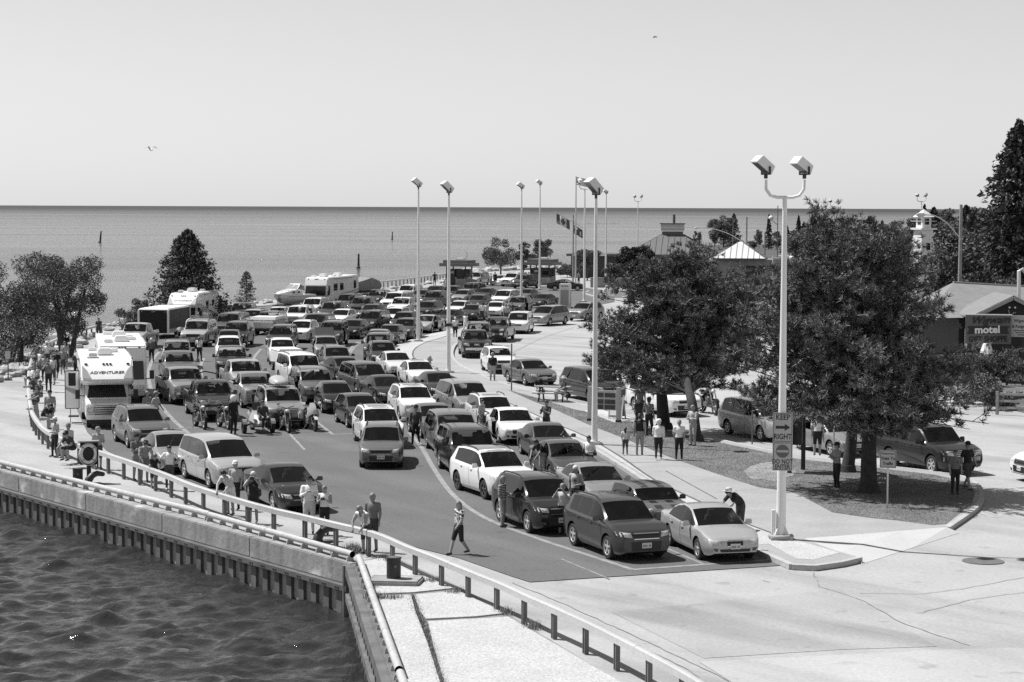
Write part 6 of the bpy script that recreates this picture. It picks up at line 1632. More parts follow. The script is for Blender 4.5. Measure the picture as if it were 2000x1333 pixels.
# shore left
person(66, 712, 'man in dark clothes reclining near the shore rocks', 'sitlean', 70, 1.75, 'd', 's', hair='y', group='people resting at the shore')
person(128, 688, 'dark-haired man sitting on the far rail above the rocks', 'sit', 20, 1.75, 'k', 'd', z=.2, group='people resting at the shore')
person(193, 662, 'dark-haired woman near the shore bushes behind the motor coach', 'stand', 0, 1.65, 'd', 'd', long=True, group='people resting at the shore')
person(241, 658, 'man in a white shirt beside the silver crew-cab pickup', 'stand', 10, 1.75, 'w', 'g', group='people resting at the shore')
# inside the yard
G2 = 'people walking among the queued vehicles'
person(288, 835, 'person in a grey cap behind the grey crossover', 'stand', 35, 1.70, 'l', 'd', hat='cap', group=G2)
person(305, 838, 'man in a pale shirt and cap walking right behind the grey crossover', 'walk', 60, 1.76, 's', 'd', hat='cap', group=G2)
person(296, 709, 'fair-haired person in a dark jacket walking away beside the curved line', 'walk', 175, 1.68, 'g', 'k', False, 'long', 'w', shoe='w', group=G2)
person(389, 706, 'woman in a white top and dark trousers by the small boat', 'stand2', 150, 1.66, 'w', 'k', hair='b', long=True, bag='k', group=G2)
person(456, 851, 'rider in black leathers and white helmet standing among the bikes', 'stand', 40, 1.80, 'k', 'k', False, 'long', hat='helmet', group=G2)
person(513, 838, 'rider in dark clothes sitting beside the three-wheeled motorcycle', 'sit', 20, 1.75, 'd', 'k', False, 'long', z=.25, group=G2)
person(812, 870, 'man in a dark jacket and dark trousers walking in the middle lane', 'walk', -10, 1.76, 'd', 'k', False, 'long', hat='capd', shoe='w', group=G2)
person(981, 1029, 'woman in a striped top and pale shorts beside the black crossover', 'stand2', 70, 1.68, 'S', 's', True, hair='y', long=True, group=G2)
person(1099, 1045, 'woman with binoculars between the black and dark grey crossovers', 'photo', -20, 1.66, 'o', 'd', True, hair='y', group=G2, cam_=True)
person(1124, 1012, 'grey-haired man carrying a black bag behind the dark grey crossover', 'stand2', -30, 1.78, 's', 'd', hair='w', bag='k', group=G2)
person(1060, 934, 'dark-haired woman leaning on an open car door', 'lean', -50, 1.68, 'k', 's', long=True, group=G2)
person(1150, 938, 'man in a white T-shirt standing in an open right door', 'stand2', -30, 1.72, 'w', 'd', hair='k', group=G2)
person(941, 850, 'woman in a grey vest beside the left door of the long white sedan', 'stand2', 60, 1.66, 'l', 'P', sleeve='none', group=G2)
person(1067, 858, 'man with a camera at the right door of the long white sedan', 'phone', -35, 1.76, 'd', 'd', group=G2, cam_=True)
person(1446, 1042, 'man in a white sun hat bending beside the silver front sedan', 'bend', -50, 1.72, 'k', 'd', hat='brim', group=G2)
person(962, 748, 'stout man in a black polo shirt and pale shorts with a cap', 'stand', 0, 1.78, 'k', 's', True, hat='cap', skin=1, group=G2, bulk=1.25)
person(889, 662, 'man in a white T-shirt and black shorts seen from behind', 'stand', 175, 1.74, 'w', 'k', True, hair='w', group=G2, bulk=1.15)
person(909, 650, 'woman in a white top and white shorts on the kerb walkway', 'walk', 150, 1.66, 'w', 'w', True, 'none', 'b', group=G2)
person(941, 629, 'man in a white shirt with the woman near the dark sedan', 'stand', 20, 1.76, 'w', 'd', group=G2)
person(950, 626, 'woman in pale clothes facing the man near the dark sedan', 'stand', 160, 1.64, 'o', 'o', True, hair='b', group=G2)
for x, y, lb, tp, hr in ((983, 629, 'person in white at the left of the group by the white sedan', 'w', 'k'), (988, 632, 'person with dark hair in the middle of the group by the white sedan', 's', 'k'), (994, 631, 'person in patterned top in the group by the white sedan', 'F', 'b'), (1000, 626, 'person in dark clothes at the right of the group by the white sedan', 'd', 'b')):
 person(x, y, lb, 'stand2' if x % 2 else 'stand', (x * 37) % 120 - 60, 1.68, tp, 'd', bool(x % 2), hair=hr, group=G2)
person(731, 640, 'dark-clothed person between the black cars in mid yard', 'stand', -20, 1.7, 'k', 'd', group=G2)
person(775, 577, 'small child in white near the shore rail', 'stand', 10, 1.25, 'w', 'g', group=G2)
G3 = 'people near the ticket booths'
person(849, 558, 'man in dark clothes standing at the shore rail left of the booth', 'hips', -15, 1.80, 'k', 'k', group=G3)
person(866, 562, 'person in white leaning at the rail near the left booth', 'sitlean', 30, 1.7, 'w', 'o', hair='y', group=G3)
for x, y, lb, tp, lg in ((922, 557, 'person in white in front of the silver minivan by the booth', 'w', 'l'), (934, 556, 'person in pale clothes right of the one in white by the booth', 'o', 's'), (959, 559, 'person in a pale top left of the man in black by the booth', 's', 'g'), (1027, 556, 'person in dark clothes beside the right booth, left one', 'd', 'k'), (1033, 556, 'person in a grey top beside the right booth, middle one', 'g', 'k'), (1039, 556, 'person in a white top beside the right booth, right one', 'w', 'k'), (1130, 556, 'person in a grey shirt behind the black side-on sedan', 'l', 'd')):
 person(x, y, lb, 'stand2' if x % 2 else 'stand', (x * 53) % 140 - 70, 1.70, tp, lg, group=G3)
person(967, 559, 'man dressed all in black between the booths', 'stand', -10, 1.85, 'k', 'k', False, 'long', group=G3)
person(1206, 576, 'person sitting on the small grass island beside the dog', 'sit', -40, 1.7, 'k', 'd', z=.02, group=G3)
# lawn and path on the right
G4 = 'people on the lawn and path by the pines'
IZ0 = .13
person(1221, 889, 'small girl with long dark hair walking on the path', 'walk', 175, 1.18, 'o', 'd', hair='k', long=True, z=IZ0, group=G4)
person(1249, 889, 'person in a black tank top seen from behind on the path', 'stand', 175, 1.74, 'k', 'l', sleeve='none', hair='k', z=IZ0, group=G4)
person(1286, 898, 'woman in a wide white cape and head scarf walking away', 'walk', 178, 1.66, 'w', 'k', False, 'long', 'w', hat='scarf', shoe='w', z=IZ0, group=G4, bulk=1.35)
person(1326, 899, 'woman in a white T-shirt and black trousers walking away on the grass', 'walk', 176, 1.68, 'w', 'k', hair='y', z=IZ0, group=G4)
person(1353, 871, 'man in pale shirt and shorts with folded arms against the pine', 'cross', -40, 1.78, 's', 's', True, hair='y', z=IZ0, group=G4)
person(1267, 852, 'man in a plaid shirt and dark trousers beside the path', 'stand2', 150, 1.74, 'P', 'k', False, 'long', hat='capd', z=IZ0, group=G4)
person(1247, 848, 'fair-haired woman in a dark top facing the plaid-shirt man', 'stand', 40, 1.66, 'd', 'k', hair='y', long=True, z=IZ0, group=G4)
person(1250, 822, 'man in a grey and black shirt in front of the white minivan', 'stand', 170, 1.80, 'g', 'd', True, hair='k', z=IZ0, group=G4)
person(1596, 890, 'man in a white T-shirt and dark shorts under the large pine', 'stand', 172, 1.80, 'w', 'k', True, hair='b', z=IZ0, group=G4, bulk=1.15)
person(1634, 957, 'man in a grey shirt with folded arms standing in the pine shade', 'cross', -60, 1.74, 'l', 'k', False, 'long', hat='capd', shoe='w', z=IZ0, group=G4)
person(1764, 911, 'person in shorts walking past the black vehicle in the shade', 'walk', 60, 1.70, 'o', 'l', True, hair='b', group=G4)
person(1865, 966, 'woman with a shoulder bag standing at the kerb in the shade', 'stand', 20, 1.62, 'g', 'k', hair='b', bag='k', z=IZ0, group=G4, bulk=1.2)
person(1889, 956, 'man in a black T-shirt and cap at the kerb in the shade', 'walk', 40, 1.76, 'k', 'd', True, hat='capd', z=IZ0, group=G4)
# ------------------------------------------------------------------ guard rail, bollards, poles, signs
def guard_rail(pts, label, h=.80, step=1.9, prof=None, post=.66):
 base = pts[0]; t = thing('guard_rail', label, 'guard rail', base)
 # W-shaped beam: outline (offset towards the yard side, height)
 P = prof or [(-.06, h - .19), (-.09, h - .175), (-.09, h - .125), (-.06, h - .105), (-.09, h - .085), (-.09, h - .025), (-.05, h), (.05, h), (.09, h - .025), (.09, h - .175), (.06, h - .19)]
 seg = resample(pts, step * 3)
 if (seg[-1] - pts[-1]).length > .3: seg.append(pts[-1])
 fine = resample(pts, .5)
 if (fine[-1] - pts[-1]).length > .05: fine.append(pts[-1])
 per = 12
 for s in range(0, len(fine) - 1, per):
  sub = fine[s:s + per + 1]
  if len(sub) < 2: continue
  V, F = [], []
  n = len(P)
  for i, p in enumerate(sub):
   gi = s + i
   d = (fine[min(gi + 1, len(fine) - 1)] - fine[max(gi - 1, 0)]); d.z = 0; d.normalize(); nr = Vector((d.y, -d.x, 0))
   if i == len(sub) - 1 and gi < len(fine) - 1: p = p + d * .10      # lap over the next length
   lift = .006 if (s // per) % 2 else 0
   for o_, z_ in P: V.append(p - base + nr * o_ * (1 + lift * 6) + Vector((0, 0, z_ + lift)))
  for i in range(len(sub) - 1):
   for q in range(n): F.append((i * n + q, i * n + (q + 1) % n, (i + 1) * n + (q + 1) % n, (i + 1) * n + q))
  F += [tuple(range(n)), tuple(range(len(V) - n, len(V)))]
  mb = MB(); mb.add(V, F); link('beam', mb.mesh('beam', [M_GALV], smooth=45), t)
 pm = MB(); pm.box((0, 0, post / 2), (.11, .05, post)); pm.box((0, .05, post / 2), (.03, .10, post)); pm.box((0, .10, post / 2), (.11, .03, post)); pme = pm.mesh('post', [M_POST])
 for i, p in enumerate(resample(pts, step)):
  q = resample(pts, .1); 
  d = (pts[-1] - pts[0]); 
  o = link('post', pme, t, p - base)
  j = min(range(len(fine)), key=lambda k: (fine[k] - p).length); d = fine[min(j + 1, len(fine) - 1)] - fine[max(j - 1, 0)]; o.rotation_euler = (0, 0, math.atan2(d.y, d.x) + R(90))
 return t
near = [(62, 834), (71, 851), (93, 876), (147, 902), (223, 929), (281, 950), (332, 970), (369, 987), (413, 1003), (485, 1026), (538, 1041), (601, 1056), (663, 1072), (712, 1084), (753, 1099), (795, 1119), (842, 1138), (888, 1158), (934, 1178), (985, 1200), (1041, 1228), (1097, 1254), (1156, 1283), (1219, 1317), (1330, 1380), (1420, 1440)]
guard_rail(smooth_line(gp(near), 4), 'long galvanised guard rail on dark posts sweeping along the dock to the lower right')
guard_rail(smooth_line(gp([(61, 829), (57, 800), (56, 768), (61, 730), (78, 702), (108, 684), (150, 666), (205, 650)]), 5), 'guard rail curving behind the crowd toward the shore trees')
guard_rail(smooth_line(gp([(640, 578), (720, 567), (790, 558), (840, 551), (874, 546)]), 4), 'far guard rail at the shore left of the ticket booth', h=.95, post=.9)

def bollard(px, py, label, r, h, base_slab=False):
 c = ground(px, py); c.z = .0
 t = thing('bollard', label, 'bollard', c, 0, 'mooring bollards on the dock')
 z0 = 0.0
 if base_slab:
  z0 = .17; mb = MB(); mb.prism([(-.75, -.50), (.70, -.62), (.85, .42), (-.62, .55)], 'z', -.05, z0); link('plinth', mb.mesh('plinth', [M_WALL], bevel=.04), t)
 mb = MB(); mb.lathe([(r, z0 - .02), (r, z0 + h - .03), (r * 1.1, z0 + h - .03), (r * 1.1, z0 + h), (0, z0 + h + .015)], 24); link('shaft', mb.mesh('shaft', [M_BLACK], smooth=40), t)
 mb = MB(); mb.tube([(.06, -r - .05, z0 + h * .62), (.06, r + .0, z0 + h * .62)], .04, 8); link('cross_pin', mb.mesh('cross_pin', [M_POST]), t)
 link('cap_plate', MB().lathe([(r * .9, z0 + h + .012), (0, z0 + h + .03)], 20).mesh('cap_plate', [M_STEEL]), t)
bollard(152, 943, 'black cylindrical bollard beside the life ring post', .19, .55)
bollard(769, 1141, 'black cylindrical bollard on a concrete plinth near the dock corner', .20, .58, True)
def cleat(px, py, label):
 c = ground(px, py); t = thing('mooring_horn', label, 'mooring horn', c, R(35), 'curved mooring horns')
 mb = MB(); mb.tube([(-.25, 0, -.02), (-.20, 0, .18), (-.05, 0, .34), (.15, 0, .40), (.34, 0, .36)], [.17, .15, .125, .105, .085], 12); link('horn', mb.mesh('horn', [M_BLACK], smooth=60), t)
 mb = MB(); mb.lathe([(.0, -.09), (.08, -.06), (.10, 0), (.08, .06), (0, .09)], 12, (.36, 0, .355)); link('knob', mb.mesh('knob', [M_BLACK], smooth=60), t)
 link('base_plate', MB().box((-.05, 0, .01), (.8, .5, .03)).mesh('base_plate', [M_STEEL]), t)
cleat(183, 946, 'curved black mooring horn right of the left bollard'); cleat(633, 1058, 'curved black mooring horn below the couple taking photos')
# life ring post
c = ground(174, 942); t = thing('life_ring_post', 'dark timber post carrying a life ring with a small roof', 'life ring post', c, R(16))
link('post', MB().box((0, .05, .75), (.16, .16, 1.5)).mesh('post', [M_DWOOD]), t)
link('back_board', MB().box((-.02, -.04, 1.10), (.62, .05, .86)).mesh('back_board', [M_DWOOD], bevel=.01), t)
link('side_board', MB().box((.32, -.10, 1.05), (.05, .22, .96)).mesh('side_board', [M_DWOOD]), t)
link('roof_board', MB().box((-.02, -.12, 1.57), (.78, .36, .05)).mesh('roof_board', [M_WOOD]), t)
mb = MB(); n = 24
mb.tube([(-.03 + .27 * math.cos(2 * math.pi * k / n), -.14, 1.10 + .33 * math.sin(2 * math.pi * k / n)) for k in range(n + 1)], .065, 10, caps=False); ring = link('life_ring', mb.mesh('life_ring', [M_WHITE], smooth=60), t)
for k in range(4):
 a0 = math.pi / 4 + k * math.pi / 2; mb = MB(); mb.tube([(-.03 + .27 * math.cos(a0 - .09), -.14, 1.10 + .33 * math.sin(a0 - .09)), (-.03 + .27 * math.cos(a0 + .09), -.14, 1.10 + .33 * math.sin(a0 + .09))], .072, 10); link('band', mb.mesh('band', [M_RVG]), ring)
mb = MB(); mb.tube([(-.03 + .36 * math.cos(2 * math.pi * k / n), -.17, 1.08 + .42 * math.sin(2 * math.pi * k / n)) for k in range(n + 1)], .012, 5, caps=False); link('rope', mb.mesh('rope', [M_WHITE]), ring)
# traffic cone
c = ground(553, 1001); t = thing('traffic_cone', 'pale traffic cone at the front wheel of the dark sedan', 'traffic cone', c)
link('base', MB().box((0, 0, .02), (.40, .40, .04)).mesh('base', [mat('cone_plastic', .42, rough=.5)], bevel=.01), t); link('shaft', MB().lathe([(.16, .04), (.035, .92), (0, .93)], 18).mesh('shaft', [MATS['cone_plastic']], smooth=40), t)

# ---- flood light poles
M_LAMPHEAD = mat('lamp_head_white', .72, rough=.4)
def flood_head(parent, pos, yaw, tilt, s=1.0):
 Mx = Matrix.Translation(pos) @ Matrix.Rotation(yaw, 4, 'Z')
 mb = MB(); mb.bar((-.24 * s, 0, .05 * s), (.24 * s, 0, .05 * s), .05, .05); mb.bar((-.24 * s, 0, .03 * s), (-.24 * s, 0, .34 * s), .04, .06); mb.bar((.24 * s, 0, .03 * s), (.24 * s, 0, .34 * s), .04, .06); mb.tube([(0, 0, -.12 * s), (0, 0, .06 * s)], .06, 8)
 me = mb.mesh('yoke', [M_BLACK]); me.transform(Mx); y = link('yoke', me, parent)
 H = Mx @ Matrix.Translation((0, 0, .30 * s)) @ Matrix.Rotation(tilt, 4, 'X')
 mb = MB(); mb.prism([(.25 * s, -.16 * s), (.22 * s, .20 * s), (-.50 * s, .22 * s), (-.62 * s, -.16 * s)], 'x', -.21 * s, .21 * s)
 me = mb.mesh('lamp_housing', [M_LAMPHEAD], bevel=.012); me.transform(H); h = link('lamp_housing', me, parent)
 me = MB().box((0, -.22 * s, -.163 * s), (.34 * s, .62 * s, .012)).mesh('lamp_glass', [mat('lamp_glass', .12, rough=.1, spec=.6)]); me.transform(H); link('lamp_glass', me, h)
def light_pole(px, py, top_py, label, heads, r0=.17, z0=0.0, base=True):
 c = ground(px, py, z0); ht = depth_at(px, top_py, c.y).z - z0
 t = thing('light_pole', label, 'light pole', c, 0, 'tall floodlight poles')
 mb = MB(); mb.tube([(0, 0, .0), (0, 0, ht)], [r0, r0 * .45], 14); link('pole', mb.mesh('pole', [M_WHITE], smooth=40), t)
 if base:
  mb = MB(); mb.box((0, 0, .04), (.7, .7, .10)); link('footing', mb.mesh('footing', [M_KERB], bevel=.02), t)
  link('base_flange', MB().box((0, 0, .12), (.46, .46, .06)).mesh('base_flange', [M_WHITE]), t)
 if len(heads) == 2:
  w = .60
  mb = MB(); P = [(-w, 0, ht + .55), (-w * .98, 0, ht + .25), (-w * .75, 0, ht + .06), (-w * .4, 0, ht), (w * .4, 0, ht), (w * .75, 0, ht + .06), (w * .98, 0, ht + .25), (w, 0, ht + .55)]; mb.tube(P, .05, 8); link('cross_arm', mb.mesh('cross_arm', [M_WHITE], smooth=50), t)
  for x, (yaw, tilt, s) in zip((-w, w), heads): flood_head(t, (x, 0, ht + .68), R(yaw), R(tilt), s)
 else:
  yaw, tilt, s = heads[0]; flood_head(t, (0, 0, ht + .12), R(yaw), R(tilt), s)
 return t, ht
NP_, nph = light_pole(1525, 1053, 386, 'near white pole with two box floodlights and road signs', [(-58, -34, .82), (-52, -28, .82)], .155, .13)
mb = MB(); n = 28; mb.tube([(.34 * math.cos(2 * math.pi * k / n), .34 * math.sin(2 * math.pi * k / n), .09) for k in range(n + 1)], .07, 8, caps=False); link('hose_ring', mb.mesh('hose_ring', [mat('pale_hose', .3)], smooth=60), NP_)
link('conduit_box', MB().box((-.24, -.02, .55), (.12, .12, .75)).mesh('conduit_box', [M_WHITE], bevel=.01), NP_)
for k in range(4): link('gusset', MB().prism([(.12, .15), (.32, .15), (.12, .48)], 'y', -.015, .015, M=Matrix.Rotation(R(45 + 90 * k), 4, 'Z')).mesh('gusset', [M_WHITE]), NP_)
for px, py, tp, lb, hd in ((817, 667, 370, 'leftmost tall lamp pole at the kerb bend', (-62, -36, 1.0)), (876, 728, 382, 'second tall lamp pole from the left on the walkway', (-58, -40, 1.0)), (1018, 601, 372, 'tall lamp pole behind the grey crossover with open door', (-62, -30, 1.0)), (1054, 566, 364, 'tall lamp pole in front of the right ticket booth', (-62, -28, 1.0)),
      (1161, 868, 388, 'tall lamp pole rising through the left pine branches', (-55, -42, 1.0)), (1183, 560, 381, 'far lamp pole between flags and terminal roof', (-60, -20, .9))):
 light_pole(px, py, tp, lb, [hd], .145, .13 if py in (728, 868, 667) else 0)
t_, _h = light_pole(1141, 590, 370, 'lamp pole beside the road by the flagpoles with bright paired heads', [(20, 15, .9), (-20, 15, .9)], .15)
for px, py, tp, lb in ((1245, 530, 394, 'far lamp pole with two dark heads left of the terminal roof'), (1797, 560, 394, 'far lamp pole with two dark heads in front of the light tower'), (1627, 540, 404, 'far lamp pole with paired heads above the big pine')):
 light_pole(px, py, tp, lb, [(150, 20, .8), (210, 20, .8)], .13)
c2 = bpy.data.objects.get('light_pole.002')
link('control_box', MB().box((0, -.16, 3.0), (.42, .16, .18)).mesh('control_box', [M_BLACK]), c2)
# signs on the near pole
M_SIGN = mat('sign_face', .42, rough=.5, var=.05, scale=2); M_SIGNBK = mat('sign_ink', .02, rough=.5); M_SIGNGY = mat('sign_grey_disc', .11, rough=.5)
def sign_plate(parent, w, h, z, y, rz, lines, extra=None, m=M_SIGN, name='sign'):
 s_ = bpy.data.objects.new(name, MB().box((0, 0, 0), (w, .012, h)).mesh(name, [m], bevel=.004)); COL.objects.link(s_); s_.parent = parent; s_.location = (0, y, z); s_.rotation_euler = (0, 0, rz)
 bw_ = .014
 fr = MB()
 for cx_, cz_, sx_, sz_ in ((0, h / 2 - .03, w - .06, bw_), (0, -h / 2 + .03, w - .06, bw_), (-w / 2 + .03, 0, bw_, h - .06), (w / 2 - .03, 0, bw_, h - .06)): fr.box((cx_, -.008, cz_), (sx_, .004, sz_))
 link('border', fr.mesh('border', [M_SIGNBK]), s_)['kind'] = 'stuff'
 for txt, size, x, zz, bold, sx in lines:
  me = text_mesh(txt, size, M_SIGNBK, .002, bold, sx=sx); me.transform(Matrix.Translation((x, -.009, zz)) @ UPRIGHT); link('lettering', me, s_)['kind'] = 'stuff'
 return s_
yaw = -math.atan(525 / FPX)
c = NP_.location; W_ = lambda py: depth_at(1528, py, c.y).z - .13
ks_ = sign_plate(NP_, .62, .93, W_(834), -.17, yaw, [('KEEP', .24, 0, .31, .005, .86), ('RIGHT', .24, 0, -.30, .005, .80)])
mb = MB(); mb.prism([(-.22, -.045), (.06, -.045), (.06, -.11), (.23, 0), (.06, .11), (.06, .045), (-.22, .045)], 'y', -.011, -.008); link('arrow', mb.mesh('arrow', [M_SIGNBK]), ks_)
dn_ = sign_plate(NP_, .62, .90, W_(890.5), -.17, yaw, [('DO NOT', .20, 0, -.17, .004, .80), ('ENTER', .20, 0, -.335, .004, .80)])
mb = MB(); mb.lathe([(.205, 0), (.205, .003)], 32, M=Matrix.Translation((0, -.008, .16)) @ Matrix.Rotation(R(90), 4, 'X')); link('disc', mb.mesh('disc', [M_SIGNGY]), dn_)
link('disc_bar', MB().box((0, -.0135, .16), (.36, .004, .075)).mesh('disc_bar', [M_SIGN]), dn_)
# pedestrian sign
c = ground(1733, 992, .13); t = thing('road_sign', 'small pedestrian yield sign on a thin post in the pine shade', 'road sign', c, -math.atan(733 / FPX))
hgt_ = depth_at(1734, 880, c.y).z - .13
link('post', MB().box((0, 0, hgt_ / 2), (.06, .06, hgt_)).mesh('post', [M_RIM]), t)
s_ = sign_plate(t, .56, .62, hgt_ - .30, -.05, 0, [('Pedestrians', .105, 0, .19, .001, .92), ('Yield To', .15, 0, .02, .004, .92), ('Traffic', .15, 0, -.16, .004, .92)], m=mat('sign_face_pale', .40))
# thin posts
for px, py, tp, lb in ((999, 763, 676, 'thin bare steel post at the grass tip'), (16, 742, 690, 'thin sign post at the left shore')):
 c = ground(px, py, .13); h = depth_at(px, tp, c.y).z; o = thing('sign_post', lb, 'post', c); link('shaft', MB().tube([(0, 0, 0), (0, 0, h)], .04, 8).mesh('shaft', [M_POST]), o)
 if px < 100: link('plate', MB().box((0, -.05, h - .25), (.3, .02, .45)).mesh('plate', [M_SIGN]), o)
for x in (1469, 1628):
 c = ground(x, 868 if x < 1500 else 905, .13); o = thing('stake', 'slim stake standing in the lawn %s' % ('left of the near sign pole' if x < 1500 else 'right of the near sign pole'), 'stake', c); link('shaft', MB().tube([(0, 0, 0), (0, 0, 1.5)], .035, 6).mesh('shaft', [M_POST if x < 1500 else M_RIM]), o)
# hydrant
c = ground(839, 716, .13); t = thing('fire_hydrant', 'pale fire hydrant on the walkway beside the white sedan', 'fire hydrant', c)
link('barrel', MB().lathe([(.16, 0), (.16, .05), (.11, .06), (.11, .5), (.14, .52), (.14, .56), (.10, .66), (.03, .72), (0, .74)], 14).mesh('barrel', [mat('hydrant_paint', .30, rough=.5)], smooth=40), t)
for ax in (0, 90, 180): link('outlet', MB().tube([(0, 0, 0), (.2, 0, 0)], .06, 10, M=Matrix.Translation((0, 0, .42)) @ Matrix.Rotation(R(ax), 4, 'Z')).mesh('outlet', [MATS['hydrant_paint']]), t)
# picnic table
def picnic(px, py, rz):
 c = ground(px, py, .13); t = thing('picnic_table', 'dark timber picnic table with benches on the grass tip', 'picnic table', c, R(rz))
 for k in range(5): link('table_plank', MB().box((0, -.30 + k * .15, .76), (1.9, .14, .045)).mesh('table_plank', [M_WOOD]), t)
 for s in (-1, 1):
  for k in range(2): link('bench_plank', MB().box((0, s * (.62 + k * .15), .45), (1.9, .14, .045)).mesh('bench_plank', [M_WOOD]), t)
 for x in (-.65, .65):
  mb = MB(); mb.bar((x, -.62, .02), (x, -.2, .73), .06, .10); mb.bar((x, .62, .02), (x, .2, .73), .06, .10); mb.bar((x, -.82, .41), (x, .82, .41), .06, .08); link('trestle', mb.mesh('trestle', [M_DWOOD]), t)
 return c
pc = picnic(1080, 783, -14)
person(1052, 787, 'dark-haired woman seated at the left of the picnic table', 'sit', 20, 1.66, 'k', 's', True, long=True, z=.15, group=G4, loc=pc + Vector((-.75, .95, .05)))
person(1100, 787, 'man in a straw hat and dark shirt seated at the right of the picnic table', 'sit', -70, 1.76, 'd', 's', True, hat='brim', z=.15, group=G4, loc=pc + Vector((.55, -.72, .05)))
# notice board and sandwich board
c = ground(1180, 824, .13); t = thing('notice_board', 'pale two-post notice board with map panels near the tall lamp pole', 'notice board', c, R(-25))
for x in (-.75, .75): link('post', MB().box((x, 0, .85), (.20, .16, 1.7)).mesh('post', [mat('pale_painted_wood', .5, rough=.7)], bevel=.01), t); link('post_foot', MB().box((x, 0, .06), (.24, .2, .12)).mesh('post_foot', [M_DWOOD]), t)
link('board', MB().box((0, 0, 1.05), (1.3, .07, .95)).mesh('board', [mat('board_white', .55)]), t)
for zz in (1.30, .98, .72):
 for xx in (-.31, .31): link('panel', MB().box((xx, -.042, zz), (.56, .012, .22)).mesh('panel', [mat('board_print', .07, var=.5, scale=8)]), t)
c = ground(1205, 818, .13); t = thing('sandwich_board', 'wooden sandwich board standing open on the lawn', 'sandwich board', c, R(-20))
for s, nm in ((-1, 'front_panel'), (1, 'rear_panel')):
 Mx = Matrix.Translation((0, 0, 1.1)) @ Matrix.Rotation(R(s * 18), 4, 'X')
 link(nm, MB().box((0, 0, -.55), (.68, .03, 1.0), M=Mx).mesh(nm, [mat('board_grey', .20)]), t)
 for x in (-.33, .33): link('leg', MB().box((x, 0, -.56), (.06, .05, 1.2), M=Mx).mesh('leg', [MATS['pale_painted_wood']]), t)
 if s < 0: link('poster', MB().box((0, -.022, -.25), (.5, .01, .22), M=Mx).mesh('poster', [M_SIGN]), t); link('poster', MB().box((-.08, -.022, -.72), (.4, .01, .5), M=Mx).mesh('poster', [M_RVW]), t)
# dark timber information kiosk under the pine
c = ground(1553, 925, .13); t = thing('information_kiosk', 'dark timber information kiosk on two posts behind the near sign pole', 'kiosk', c, R(-12))
for x in (-.02, .42): link('post', MB().box((x - .2, (x > 0) * 1.2, 1.2), (.16, .16, 2.4)).mesh('post', [M_DWOOD]), t)
link('cabinet', MB().box((-.05, .5, 1.65), (.55, .75, 1.1)).mesh('cabinet', [M_DWOOD], bevel=.02), t); link('roof', MB().box((-.05, .5, 2.3), (.75, 1.2, .08)).mesh('roof', [M_DWOOD]), t)
# ticket machine pillar
c = ground(1104, 601); t = thing('sign_pillar', 'square white sign pillar with grey panels by the road', 'sign pillar', c, R(-12))
link('core', MB().box((0, 0, 1.25), (1.15, .75, 2.5)).mesh('core', [M_WHITE], bevel=.02), t)
link('face_panel', MB().box((0, -.382, 1.0), (.85, .02, 1.7)).mesh('face_panel', [M_RVG]), t); link('side_panel', MB().box((.582, 0, 1.0), (.02, .5, 1.7)).mesh('side_panel', [mat('pillar_side', .4, var=.3, scale=6)]), t)
for z, mm in ((2.25, M_SIGNBK), (1.98, M_WHITE)):
 mb = MB()
 for q in range(8): mb.box((-.33 + q * .095, -.396, z), (.06, .006, .11))
 o = link('worn_print', mb.mesh('worn_print', [mm]), t); o['kind'] = 'stuff'

# ---- cobra-head street lamps on timber poles
def street_lamp(px, py, top, arm_px, label, w=.16):
 c = ground(px, py); h = depth_at(px, top, c.y).z
 t = thing('street_lamp', label, 'street lamp', c)
 link('pole', MB().tube([(0, 0, 0), (0, 0, h)], [w, w * .7], 12).mesh('pole', [M_WOOD], smooth=40), t)
 a0 = depth_at(px, arm_px[0][1], c.y).z; e = depth_at(*arm_px[1], c.y - 1.2) - c
 P = [Vector((0, -.1, a0)), Vector((e.x * .35, e.y * .35, a0 + (e.z - a0) * .62)), Vector((e.x * .7, e.y * .7, a0 + (e.z - a0) * .95)), Vector((e.x, e.y, e.z))]
 link('arm', MB().tube(smooth_line(P, 4), .045, 8).mesh('arm', [M_RIM], smooth=50), t)
 d = Vector((e.x, e.y, 0)).normalized()
 mb = MB(); mb.tube([e - d * .05, e + d * .15, e + d * .5, e + d * .7], [.05, .14, .15, .05], 10); link('lamp_head', mb.mesh('lamp_head', [M_RIM], smooth=50), t)
street_lamp(1457, 558, 424, [(1457, 478), (1366, 446)], 'timber pole with a long-armed street lamp beside the terminal')
street_lamp(1872, 700, 400, [(1872, 468), (1806, 420)], 'timber pole with a street lamp in front of the dark forest')
for px, py, tp, lb in ((1493, 552, 455, 'pale post right of the white pavilion roof'), (1431, 535, 425, 'thin mast behind the white pavilion roof')):
 c = ground(px, py); o = thing('mast', lb, 'mast', c); link('shaft', MB().tube([(0, 0, 0), (0, 0, depth_at(px, tp, c.y).z)], .10 if px > 1450 else .06, 8).mesh('shaft', [M_WOOD]), o)
# weather mast
c = ground(1518, 512); o = thing('weather_mast', 'thin lattice mast with instruments behind the near pole', 'mast', c); h = depth_at(1521, 402, c.y).z
link('shaft', MB().tube([(0, 0, 0), (0, 0, h)], .09, 6).mesh('shaft', [M_POST]), o); link('dome', MB().lathe([(.0, -.5), (.5, -.2), (.5, .2), (0, .5)], 12, (-1.3, 0, h * .78)).mesh('dome', [M_WHITE], smooth=60), o); link('bracket', MB().tube([(-1.3, 0, h * .75), (0, 0, h * .66)], .06, 6).mesh('bracket', [M_POST]), o)

